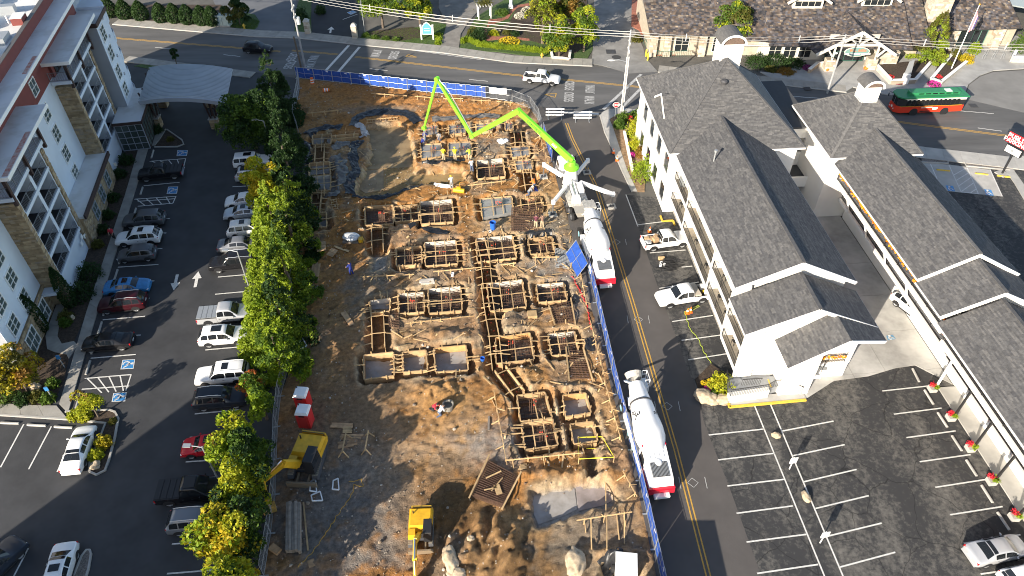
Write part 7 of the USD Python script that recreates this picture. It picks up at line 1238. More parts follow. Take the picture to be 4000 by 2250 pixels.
    for k in range(5): mb.bar(q[-1][0] + n * w * (k / 2 - 1),q[-1][0] + n * w * (k / 2 - 1) - back * .15 + [0,0,-.1],.08,.06)
    put('bucket_teeth',mb,STEEL,o); return o
excavator('yellow excavator with its arm folded left beside the portable toilets',np.array([*P('e2',400,610)[:2],.0]),math.radians(-92),math.radians(-98),[(.9,-.3,1.5),(2.2,-.9,3.3),(3.6,-2.35,2.6),(4.7,-1.85,.9),(5.3,-1.5,.35)],.94)
excavator('yellow excavator with its arm stretched straight down the picture, near the ruts',np.array([*P('e2',1250,1130)[:2],.0]),math.radians(-86),math.radians(-88),[(.9,-.05,1.5),(2.4,-.3,3.0),(4.0,-.3,2.3),(5.6,-.3,1.0),(6.1,-.3,.4)],.72)
# ---------------------------------------------------------------- fences
BLUE_MESH = mat('blue_screen',(.02,.075,.34),.6,var=.15,scale=2.5,bump=.3,bscale=8); PIPE = mat('fence_pipe',(.45,.47,.48),.45,.6)
def fence_panel(name,label,a,b,h=1.85,screen=BLUE_MESH,group=None,tilt=0.0,tags=True):
    o = thing(name,label,'fence panel',((a + b) / 2) * [1,1,0] + [0,0,a[2] * .5 + b[2] * .5],heading(a,b),group); L = np.linalg.norm((b - a)[:2]) / 2 - .03; mb = MB()
    for x in (-L,L): mb.tube([(x,0,-.05),(x,tilt,h)],.024,6)
    for z in (.08,h / 2,h): mb.tube([(-L,tilt * z / h,z),(L,tilt * z / h,z)],.02,6)
    mb.tube([(0,0,.08),(0,tilt,h)],.018,6); put('pipe_frame',mb,PIPE,o)
    for x in (-L,L): put('foot',MB().bar((x,-.35,.03),(x,.35,.03),.06,.05),GALV,o)
    if screen is not None:
        n = 9; mb = MB(); g = np.random.default_rng(int(abs(a[0] * 100)) + 3); w = g.uniform(-.03,.03,(n + 1,3)); V = [(lerp(-L + .03,L - .03,i / n),w[i,j] + .035 + tilt * (.12 + j * (h - .2) / 2) / h,.12 + j * (h - .2) / 2) for i in range(n + 1) for j in range(3)]
        f = [[i * 3 + j,(i + 1) * 3 + j,(i + 1) * 3 + j + 1,i * 3 + j + 1] for i in range(n) for j in range(2)]; put('screen',mb.add(V,f).add(np.array(V) + [0,.006,0],np.array(f)[:,::-1]),screen,o)
        if tags: put('tag',MB().box((L * .55,-.05 + tilt,h - .22),(.35,.012,.14)).box((L * .55,.07 + tilt,h - .22),(.35,.012,.14)),TRIM,o)
    else:
        mb = MB()
        for t in np.linspace(-L,L,int(L * 2 / .14)): mb.bar((t,0,.1),(t,tilt,h),.008,.008)
        for z in np.arange(.2,h,.16): mb.bar((-L,tilt * z / h,z),(L,tilt * z / h,z),.008,.008)
        put('wire_mesh',mb,PIPE,o,kind='stuff')
    return o
def fence_line(pts,step,name,labels,screen=BLUE_MESH,group=None,**k):
    l = LineString(np.asarray(pts)[:,:2]); n = max(1,int(round(l.length / step))); q = [np.array([*l.interpolate(i / n,True).coords[0],0.0]) for i in range(n + 1)]
    for i in range(n): fence_panel(name,labels(i,n),q[i],q[i + 1],screen=screen,group=group,**k)
ordn = ['first','second','third','fourth','fifth','sixth','seventh','eighth','ninth','tenth','eleventh','twelfth','thirteenth','fourteenth','fifteenth','sixteenth','seventeenth','eighteenth']
fence_line(PL('c2',[(305,588),(560,615),(905,652),(1250,692),(1735,738)]),3.0,'blue_fence_panel',lambda i,n: f'blue screened fence panel along the street, {ordn[i]} counted from the west',group='blue fence along the street')
fence_line(PL('c3',[(-230,735),(0,765)]),3.2,'open_fence_panel',lambda i,n: f'unscreened fence panel at the north east site corner, {ordn[i]} from the blue screens',None,'open fence panels at the site corner'); fence_line(PL('c3',[(0,765),(120,800),(185,870),(225,1000)]),3.0,'open_fence_panel',lambda i,n: f'unscreened fence panel round the street corner, {ordn[i]} going south',None,'open fence panels at the site corner')
put('white_banner',MB().box(P('c3',-105,745) + [0,.06,1.25],(2.6,.02,.9),-.1),TRIM,label='white banner tied to the open fence at the site corner',cat='banner')
fence_line(PL('c3',[(235,1010),(262,1110),(300,1225)]),3.4,'blue_fence_panel',lambda i,n: f'blue screened fence panel left of the pump truck cab, {ordn[i]} from the north',group='blue fence beside the pump truck')
fence_line(np.vstack([PL('F',[(1475,665),(1496,745),(1520,850),(1545,960),(1580,1100),(1615,1240),(1640,1350),(1668,1480)])]),3.05,'blue_fence_panel',lambda i,n: f'blue screened fence panel along the side road, {ordn[i]} south of the first mixer truck',group='blue fence along the side road')
a,b = P('d3',395,560),P('d3',560,600); fence_panel('blue_fence_panel','blue fence panel pushed open and leaning across the site by the first mixer truck',P('d3',400,470),P('d3',485,650),1.9,tilt=1.2,tags=False)
fence_line(PL('c2',[(325,590),(330,690),(298,810),(290,920),(325,1010)]),3.4,'mesh_fence_panel',lambda i,n: f'galvanised mesh panel at the shaded north west corner, {ordn[i]} from the street',None,'mesh panels along the tree row')
fence_line(np.vstack([PL('F',[(742,640),(736,766),(722,950),(705,990)]),PL('e2',[(190,60),(160,350),(150,800),(110,1150),(60,1449)])]),3.4,'mesh_fence_panel',lambda i,n: f'galvanised mesh panel between pines and site, {ordn[i]} from the north',None,'mesh panels along the tree row')
# ---------------------------------------------------------------- batter boards, planks, rubble and gear on the site
def stand(label,k,a,b,posts=4,h=.55,braces=0):
    A_,B_ = PS(k,*a),PS(k,*b); o = thing('batter_board',label,'batter board',A_ * [1,1,1]); d = B_ - A_; n = np.array([-d[1],d[0],0]) / np.linalg.norm(d[:2]); put('rail',MB().bar(-d * .03 + [0,0,h],d * 1.03 + [0,0,h],.05,.12),WOOD,o)
    for i in range(posts):
        p = d * (i + .3) / (posts - .4); put('post',MB().box(p + [0,0,h / 2],(.07,.07,h + .3)),WOOD,o)
        if i < braces: put('brace',MB().bar(p + [0,0,h - .1],p + n * .7 * (1 if i % 2 else -1) + [0,0,.0],.05,.09),WOOD,o)
for lab,k,a,b,n,br_ in (('long low batter board at the top of the clay slope','c2',(400,880),(645,855),3,0),('trussed timber batter board near the blue barrel rag','c2',(880,730),(1135,748),4,2),('short batter board right of the trussed one','c2',(1205,752),(1340,762),3,0),('batter board behind the upper boom','c2',(1418,770),(1560,768),3,0),('batter board left of the corner fence','c2',(1630,780),(1770,785),3,0),('batter board at the corner fence','c2',(1820,790),(1932,797),3,0),
                           ('batter board crossing above the trench slab','d2',(800,668),(1185,650),5,0),('batter board leading to the long middle trench','d2',(1352,628),(1760,590),5,0),('batter board below the widest mid-site form','d2',(1150,1018),(1710,955),8,0),('short batter board beside the pines','d2',(408,348),(545,338),3,0),('batter board in front of the deep sunlit form','f2',(500,685),(800,648),4,0),('batter board in front of the leaning blue panel','f3',(608,580),(820,578),4,2),('batter board right of the long middle trench','f3',(280,655),(460,628),4,0),
                           ('long batter board left of the tall rebar form','f5',(55,120),(140,605),6,6),('long batter board below the red marked bars','f5',(150,590),(640,542),5,3),('batter board beside the fence and the poured forms','f5',(815,30),(930,445),7,7),('big timber trestle over the lowest gravel patch','e3',(495,1070),(885,1010),3,3),('staked brace line along the fence by the red hose','d3',(515,640),(560,870),4,4),('staked brace line along the fence beside the long rebar mat','d3',(590,1010),(690,1400),6,6),('staked brace line along the eastern footings','f2',(1090,250),(1170,500),5,5),('fence side trestle near the bottom pit','e3',(835,690),(935,870),3,3)):
    stand(lab,k,a,b,n,.55 if 'big' not in lab else .9,br_)
for k,a,b in (('e3',(590,1050),(600,1250)),('e3',(708,1030),(715,1255)),('e3',(840,1010),(848,1210)),('e3',(700,780),(708,1030)),('e3',(780,1000),(808,1180))):
    p,q = PS(k,*a),PS(k,*b); o = put('long_prop',MB().bar(p + [0,0,.75],q + [0,0,.06],.09,.09),WOOD,label=f'long timber prop at the big trestle, at its {["left end", "middle", "right end", "side towards the slab pit", "second place from the right"][[590, 708, 840, 700, 780].index(a[0])]}',cat='timber',group='props of the big trestle')
def planks(name,label,k,quad,n,m=WOOD,z=.05,cat='boards',th=.045,jit=.12):
    q = [PS(k,*p) for p in quad]; c = sum(q) / 4; o = thing(name,label,cat,c); r = random.Random(len(label) * 7 + n); L = [p - c for p in q]
    for i in range(n):
        t = (i + .5) / n; a,b = lerp(L[0],L[3],t),lerp(L[1],L[2],t); d = b - a; w = np.linalg.norm((L[3] - L[0])) / n * .92; a = a + d * r.uniform(0,jit); b = b - d * r.uniform(0,jit)
        put('board',MB().bar(a + [0,0,z + th * (i % 2) * .3],b + [0,0,z + r.uniform(0,.02)],w,th),m,o)
    return o
planks('plank_stack','stack of long weathered grey planks at the lower left of the site','e2',[(238,915),(232,1295),(348,1285),(345,905)],5,WOODGREY,.35,'plank stack',.5,.04); planks('long_plank','single long pale plank lying beside the weathered stack','e2',[(352,895),(388,1262),(400,1260),(365,893)],1,WOOD,.06,'plank',jit=0)
planks('plywood_pile','upper pile of plywood offcuts, mid left of the dirt yard','e2',[(552,295),(735,300),(740,335),(550,330)],2,PLY); planks('pallet','small wooden pallet between the plywood piles','e2',[(655,330),(725,325),(735,375),(645,375)],6,WOOD,.1,'pallet'); planks('plywood_pile','lower pile of plywood sheets and offcuts','e2',[(630,378),(815,380),(812,440),(625,420)],3,PLY); planks('plywood_pile','loose plywood offcuts fanned out below the sheets','e2',[(605,440),(830,415),(740,470),(620,490)],4,PLY,.03)
planks('ramp_planks','wide plank ramp left of the braced form','d2',[(980,415),(1100,290),(1135,305),(1010,425)],2,PLY); planks('loose_board','long thin board right of the plank ramp','d2',[(1035,440),(1150,330),(1158,338),(1045,448)],1,WOOD,jit=0); planks('loose_board','board lying above the plank ramp','d2',[(1020,292),(1160,275),(1162,285),(1022,300)],1,WOOD,jit=0)
planks('board_table','board table with tools, by the wrapped white panel','d2',[(455,402),(535,395),(538,465),(460,480)],3,PLY,.5,'work table'); planks('board_table','tilted plywood work table below the first table','d2',[(570,445),(628,465),(585,520),(530,498)],2,PLY,.5,'work table'); planks('board_pair','two crossed boards right of the work tables','d2',[(590,408),(720,452),(712,462),(588,420)],2,WOOD,.08)
planks('board_heap','long heap of plywood scraps beside the pines','d2',[(430,530),(400,700),(470,690),(490,545)],5,PLY,.12); planks('board_heap','fan of broken grey boards below the scrap heap','d2',[(380,705),(400,770),(470,780),(470,705)],7,WOODGREY,.06,jit=.25)
planks('plywood_sheet','single plywood sheet left of the narrow southern trench','d2',[(645,910),(685,900),(738,1005),(700,1022)],1,PLY,.06,'plywood sheet',jit=0); planks('plywood_sheet','small framed plywood square near the southern trench','d2',[(778,950),(815,932),(835,962),(800,980)],1,PLY,.1,'plywood sheet',jit=0); planks('plywood_sheet','reddish plywood sheet below the red marker post','d2',[(438,935),(470,930),(455,990),(425,990)],1,mat('plywood_red',(.28,.13,.08),.8),.04,'plywood sheet',jit=0); planks('plywood_sheet','square plywood board at the bottom left of the yard','e2',[(388,1335),(435,1315),(455,1375),(402,1395)],1,PLY,.05,'plywood sheet',jit=0)
planks('board_stack','stack of pale boards above the widest mid-site form','d2',[(1230,672),(1345,665),(1350,695),(1235,705)],3,FORMPALE,.15,'boards',.2); planks('board_stack','two boards lying by the long middle trench','d2',[(1620,870),(1700,715),(1715,722),(1640,875)],2,PLY,.05); planks('board_scatter','scattered timber scraps between the poured forms and tall rebar form','f5',[(515,390),(575,380),(590,440),(520,450)],6,WOODGREY,.05,jit=.35); planks('board_scatter','timber scraps beside the framed rebar panel','f4',[(650,325),(740,350),(735,365),(655,345)],4,WOOD,.05,jit=.3); planks('board_scatter','timber scraps at the left end of the long batter board','f5',[(215,600),(290,590),(290,640),(220,640)],6,WOOD,.05,jit=.35); planks('loose_board','grey board standing out on the bare yard','e2',[(1750,245),(1748,350),(1762,352),(1766,246)],1,WOODGREY,.04,jit=0); planks('cardboard_sheet','brown cardboard box flattened by the fence at the lower left','e2',[(125,1210),(195,1255),(165,1305),(110,1260)],1,PLY,.2,'cardboard',.3,0)
def ladder(label,k,a,b,w,m=WOOD,n=8,z=.1):
    A_,B_ = PS(k,*a),PS(k,*b); o = thing('ladder',label,'ladder',A_); d = B_ - A_; d[2] = 0; nn = np.array([-d[1],d[0],0]) / np.linalg.norm(d)
    for s in (-1,1): put('rail',MB().bar(nn * s * w / 2 + [0,0,z],d + nn * s * w / 2 + [0,0,z],.06,.09),m,o)
    for i in range(n): put('rung',MB().bar(d * (i + .5) / n - nn * w / 2 + [0,0,z],d * (i + .5) / n + nn * w / 2 + [0,0,z],.05,.05),m,o)
ladder('wooden ladder lying on clay left of the black lined bank','d2',(585,55),(600,138),.65,n=5); ladder('long ladder-like timber frame at the head of the muddy pit','c2',(832,922),(1072,898),.8,n=12)
for lab,k,q in (('upright white metal frame left of its twin below the excavator','e2',[(415,740),(455,738),(460,820),(412,825)]),('second upright metal frame right of the first','e2',[(585,735),(625,730),(628,805),(582,812)]),('white square metal frame lying below the two frames','e2',[(418,845),(490,828),(505,885),(432,900)]),('white metal frame beside the pines','d2',[(315,1155),(355,1122),(385,1165),(345,1205)])):
    q = [PS(k,*p) for p in q]; o = thing('metal_frame',lab,'frame',q[0])
    for i in range(4): put('bar',MB().bar(q[i] - q[0] + [0,0,.12 + .25 * (i % 2)],q[(i + 1) % 4] - q[0] + [0,0,.12 + .25 * ((i + 1) % 2)],.09,.09),VWHITE,o)
for i,(x,y) in enumerate(((677,470),(846,455))):
    p = PS('e2',x,y); o = thing('saw_horse',['timber saw horse under the plywood offcuts','timber saw horse standing alone right of the plywood'][i],'saw horse',p); put('beam',MB().bar((0,-1.2,.8),(0,.9,.8),.1,.12),WOOD,o)
    for y_ in (-1.0,.7):
        for s in (-1,1): put('leg',MB().bar((0,y_,.78),(s * .45,y_ + (.15 if y_ > 0 else -.15),0),.08,.08),WOOD,o)
PLAST = mat('black_plastic',(.018,.019,.022),.32,var=.3,scale=3,bump=.8,bscale=4); PLASTG = mat('muddy_plastic',(.075,.078,.082),.45,col2=(.22,.20,.17),scale=1.1,bump=.8,bscale=5)
for si,(lab,k,pts,w,m) in enumerate((('black plastic sheeting round the north end of the muddy pit','f1',[(490,195),(520,140),(580,108),(680,88),(800,82),(920,92),(985,118),(1045,170)],1.5,PLAST),('dark plastic draped down the west bank of the muddy pit','f1',[(560,325),(505,360),(490,430),(505,520),(525,580),(480,630),(465,700),(470,775)],1.3,PLAST),('plastic along the southern rim of the muddy pit','f1',[(490,785),(620,800),(740,795),(860,765),(990,710),(1075,690)],.9,PLAST),('muddy plastic strip between western trenches and the pit','f1',[(310,380),(400,350),(470,345)],1.4,PLASTG),('muddy crumpled plastic winding down the west slope','f1',[(330,455),(370,500),(390,560),(380,640),(330,740),(310,800)],1.9,PLASTG),('black plastic behind the north-western form','f1',[(110,270),(180,235),(300,215),(400,210)],1.4,PLAST),('black plastic in the shade beside the conifers','f1',[(85,330),(95,420),(80,560),(85,700),(95,800)],1.6,PLAST),
                                           ('ribbon of black plastic east of the plank ramp','d2',[(1150,258),(1230,268),(1310,288),(1450,312)],.8,PLAST),('black plastic bank behind the northern footing strip','f2',[(190,105),(330,95),(450,80),(640,70),(760,75)],1.4,PLASTG),('black plastic hung behind the form by the leaning panel','f3',[(545,350),(640,355),(765,345)],1.2,PLAST),('black plastic under the standing workers on the footing edge','f2',[(110,460),(190,462),(330,450),(460,440)],.7,PLAST),('crumpled black plastic right of the rock-cut form','f4',[(650,170),(690,185),(730,170)],1.2,PLAST),('black plastic beside the fence near the long rebar mat','f4',[(800,430),(810,470),(805,520)],1.0,PLAST),('white crusted plastic at the pit corner','f1',[(520,185),(575,210),(600,260),(575,300)],1.1,mat('white_plastic',(.42,.41,.40),.6,var=.3,scale=2)),('black plastic by the white utility cab at the bottom','e3',[(680,1420),(740,1380),(830,1370)],1.2,PLAST))):
    c = np.array([PS(k,*p) for p in pts]); ln = LineString(c[:,:2]); n = max(6,int(ln.length / .22)); q = np.array([ln.interpolate(i / n,True).coords[0] for i in range(n + 1)]); m_ = 9; g = np.random.default_rng(si + 40); V = []
    t = np.gradient(q,axis=0); t /= np.linalg.norm(t,axis=1,keepdims=True)
    for i in range(n + 1):
        ww = w * (.75 + .5 * meshkit.noise(np.array([i * .35,si,0.0])));
        for j in range(m_): s = (j / (m_ - 1) - .5) * ww; x,y = q[i][0] - t[i][1] * s,q[i][1] + t[i][0] * s; V.append((x,y,hz(x,y) + .04 + g.uniform(0,.17) * (1 - abs(s) / ww)))
    f = np.array([[i * m_ + j,(i + 1) * m_ + j,(i + 1) * m_ + j + 1,i * m_ + j + 1] for i in range(n) for j in range(m_ - 1)]); put('plastic_sheet',(np.array(V),np.vstack([f[:,[0,1,2]],f[:,[0,2,3]]])),m,smooth=60,label=lab,cat='plastic sheet')
# rubble strewn over the site
g_ = np.random.default_rng(21); V,F,n = [],[],0; ico = trimesh.creation.icosahedron(); xs_,ys_ = g_.uniform(-31,12,9500),g_.uniform(24,104,9500); okk = contains_xy(SITE.buffer(-.4),xs_,ys_) & (meshkit.fbm(np.column_stack([xs_,ys_,xs_ * 0]) * .3,3,8) > g_.uniform(.25,.75,9500))
for x,y in zip(xs_[okk],ys_[okk]): s = g_.uniform(.03,.085) * (1 if g_.random() < .95 else 2.2); v = ico.vertices * g_.uniform(.6,1.3,(12,3)) * s; V.append(v + [x,y,hz(x,y) + s * .3]); F.append(ico.faces + n); n += 12
put('rubble',(np.vstack(V),np.vstack(F)),isl=12,m=ramp_isl('rubble_stone',[(0,(.16,.10,.06)),(.5,(.30,.25,.19)),(1,(.5,.46,.4))],.9),label='loose stones and clods strewn over the building site',cat='rubble',kind='stuff')
ROCK_T = mat('boulder_tan',(.44,.35,.24),.9,var=.25,scale=3,bump=.5,bscale=10)
for i,(k,x,y,r,lab) in enumerate((('e2',1470,1340,(.75,1.5,.55),'long upright pale boulder by the ruts at the bottom'),('e2',1510,1440,(1.0,.7,.5),'pale boulder cut by the bottom edge left of the ruts'),('e3',480,1360,(1.0,1.6,.7),'big tan boulder at the bottom, left of the utility cab'),('e4',60,395,(.52,.4,.35),'boulder between the painted parking lines, nearer the motel'),('e4',285,860,(.4,.68,.4),'boulder between the painted parking lines, farther from the motel'),('e1',722,620,(.62,.62,.4),'grey boulder in the kerbed island'),('zA',160,920,(1.1,1.0,.7),'white streaked boulder at the bed corner by the motel stairs'),('zA',285,960,(.8,.9,.6),'tan boulder in the middle of the motel bed edge'),('zA',440,960,(1.1,.8,.55),'brown boulder nearest the motel landing'),('e2',1620,1170,(.35,.35,.25),'small tan stone left of the ruts'),('g1',660,530,(.7,.5,.4),'larger pale boulder inside the brick loop'),('g1',730,530,(.45,.4,.3),'smaller pale boulder inside the brick loop'),('d1',540,960,(.5,.5,.4),'rounded stone in the hotel bed'),('e1',270,30,(.7,.6,.5),'brown boulder under the autumn maple'))):
    p = PS(k,x,y); o = thing('boulder',lab,'boulder',p,R.uniform(-.3,.3)); put('stone',MB().ball((0,0,r[2] * .4),np.array(r) * .75,3,i + 5,.42),ROCK_T,o,smooth=30)
# gear
def barrel(label,k,x,y,red=True,fallen=False):
    p = PS(k,x,y); o = thing('traffic_barrel',label,'barrel',p); ax,c = ((1,.2,0),(-.45,0,.3)) if fallen else ((0,0,1),(0,0,0))
    for i in range(5): put('band',MB().lathe(np.array(c) + np.array(ax) / np.linalg.norm(ax) * i * .19,ax,[(0,0),(.001,.30 - .012 * i),(.19,.29 - .012 * i),(.191,0)],14),ORANGE if i % 2 == 0 else VWHITE,o)
barrel('orange and white traffic barrel standing in the north west corner','c2',427,630); barrel('orange and white traffic barrel lying on its side on the clay','c2',530,695,fallen=True)
def tub(name,label,k,x,y,r,h,m,cat='bucket'): o = thing(name,label,cat,PS(k,x,y)); put('body',MB().lathe((0,0,0),(0,0,1),[(0,0),(.001,r * .85),(h,r),(h,r * .9),(h * .4,r * .8),(h * .39,0)],14),m,o); put('rim',MB().lathe((0,0,h - .04),(0,0,1),[(0,r),(0,r * 1.06),(.05,r * 1.06),(.05,r)],14),m,o)
tub('barrel','blue plastic barrel beside the staked trench boards','f3',270,310,.36,1.0,BLUEP,'barrel'); tub('bucket','white bucket below the blue barrel','f3',247,350,.17,.35,VWHITE); tub('bucket','blue bucket at the foot of the long middle trench','f4',62,585,.22,.4,BLUEP); tub('pipe_ring','short grey concrete pipe standing upright beside the workers with the white shirt','e2',1452,185,.5,.7,mat('pipe_grey',(.22,.21,.18),.85),'pipe'); tub('bucket','white bucket on the batter board leading to the trench','d2',1484,635,.18,.4,VWHITE)
o = thing('wrapped_pallet','shrink wrapped white pallet on the upper yard','pallet',PS('d2',722,360)); put('pallet_base',MB().box((0,0,.08),(1.9,1.4,.16)),WOODGREY,o); put('wrapped_load',MB().ball((0,0,.45),(.98,.72,.38),3,2,.2),mat('shrink_wrap',(.55,.57,.58),.25,var=.12,scale=5),o)
o = thing('generator','small yellow and black machine right of the wrapped pallet','generator',PS('d2',795,375)); put('engine',MB().box((0,0,.3),(.5,.6,.4)),YELLOW_V,o); put('roll_cage',MB().tube([(-.3,-.35,0),(-.3,-.35,.6),(-.3,.35,.6),(-.3,.35,0)],.025,6).tube([(.3,-.35,0),(.3,-.35,.6),(.3,.35,.6),(.3,.35,0)],.025,6),BLACK,o)
o = thing('plate_compactor','yellow roller machine beside the man with the yellow helmet','machine',PS('f2',415,715),-.2); put('drum',MB().lathe((-.7,0,.3),(1,0,0),[(0,0),(.001,.3),(1.4,.3),(1.401,0)],14),YELLOW_V,o); put('handle',MB().box((0,0,.7),(.5,.25,.3)).tube([(0,0,.6),(0,.8,1.0)],.03,6),YELLOW_V,o)
o = thing('pipe_bundle','bundle of white pipes behind the man with the yellow helmet','pipes',PS('f2',285,665),-.22)
for i in range(5): put('pipe',MB().tube([(-1.3,i * .16 - .3,.1 + .03 * (i % 2)),(1.3,i * .15 - .3,.1)],.06,7),VWHITE,o)
put('white_tarp',MB().ball(PS('f2',780,295) + [0,0,.2],(.65,.5,.35),3,4,.7),VWHITE,smooth=50,label='white bag heap in the middle of the north east footings',cat='bag'); put('panel_sheet',MB().box(PS('d2',430,405) + [0,0,.15],(1.1,1.0,.12),.6),VWHITE,label='white panel lying beside the pines at the upper yard',cat='panel'); put('timber_box',MB().box(PS('f4',407,275) + [0,0,.2],(.95,.85,.4),.1),WOOD,label='small square timber box beside the long middle trench',cat='box')
for lab,k,q,m in (('red hose coil and strip along the side road fence','d3',[(445,640),(470,650),(480,690),(520,760),(565,850),(585,960),(600,1040)],RED),('yellow air hose snaking across the lower yard','e2',[(700,740),(800,720),(810,780),(740,760),(730,820),(640,960),(520,1140),(400,1300),(310,1390)],YELLOW_V),('yellow green hose running down the motel car park','d3',[(1300,905),(1350,905),(1415,860),(1340,880),(1300,905),(1345,1040),(1400,1100),(1450,1210),(1520,1320),(1600,1365)],mat('hose_green',(.50,.62,.05),.5))):
    c = np.array([PS(k,*p) for p in q]); l = LineString(c[:,:2]); put('hose',MB().tube([np.array([*l.interpolate(t,True).coords[0],0]) + [.06 * math.sin(t * 90),.06 * math.cos(t * 70),hz(*l.interpolate(t,True).coords[0]) + .03] for t in np.linspace(0,1,60)],.05 if m is RED else .022,5),m,label=lab,cat='hose')
tp = [PS('e3',*p) + [0,0,.75] for p in ((495,440),(675,435),(765,590),(500,603))]; o = thing('safety_tape','yellow safety tape strung round the narrow dug shaft','tape',(0,0,0)); TAPE = mat('tape_yellow',(.80,.75,.05),.5)
for a,b in zip(tp,tp[1:] + tp[:1]): put('tape',MB().bar(a,b,.012,.10),TAPE,o); put('post',MB().box(a - [0,0,.3],(.06,.06,.95)),WOOD,o)
c_ = np.mean(tp,0); tq = [PS('e3',*p) + [0,0,.9] for p in ((555,530),(628,530),(632,560))]
for a,b in zip(tq,tq[1:]): put('tape',MB().bar(a,b,.012,.08),TAPE,o)
for lab,x,y in (('red and white portable toilet farther from the excavator',370,170),('red and white portable toilet next to the yellow excavator',385,300)):
    o = thing('portable_toilet',lab,'portable toilet',PS('e2',x,y),math.radians(-4)); put('cabin',MB().box((0,0,1.0),(1.12,1.12,1.95)),RED,o); put('door',MB().box((0,-.575,1.0),(.75,.04,1.75)),mat('toilet_door',(.5,.03,.03),.5) if x == 370 else stage_mat('toilet_door'),o); put('vent_slot',MB().box((0,-.58,1.80),(.5,.05,.16)),BLACK,o); put('roof',MB().hexa([(-.6,-.6,1.97),(.6,-.6,1.97),(.6,.6,1.97),(-.6,.6,1.97),(-.5,-.5,2.25),(.5,-.5,2.25),(.5,.5,2.25),(-.5,.5,2.25)]),VWHITE,o,smooth=20); put('vent_pipe',MB().tube([(-.42,.35,2.0),(-.42,.35,2.45)],.05,6),DARKGREY,o)
    for s in (-1,1): put('side_panel',MB().box((s * .565,0,1.0),(.03,.8,1.6)),RED,o)
o = thing('utility_cab','white cab of a small machine at the bottom edge of the site','machine',PS('e3',845,1440),-.1); put('cab',MB().box((0,0,1.0),(1.5,1.6,1.6)),VWHITE,o); put('roof',MB().box((0,0,1.86),(1.65,1.75,.12)),VWHITE,o); put('windscreen',MB().box((0,.81,1.25),(1.25,.03,.7)),CARGLASS,o)
for s in (-1,1): put('wheel',MB().lathe((s * .7,.3,.35),(s,0,0),[(0,0),(.001,.35),(.3,.35),(.301,0)],14),RUBBER,o)
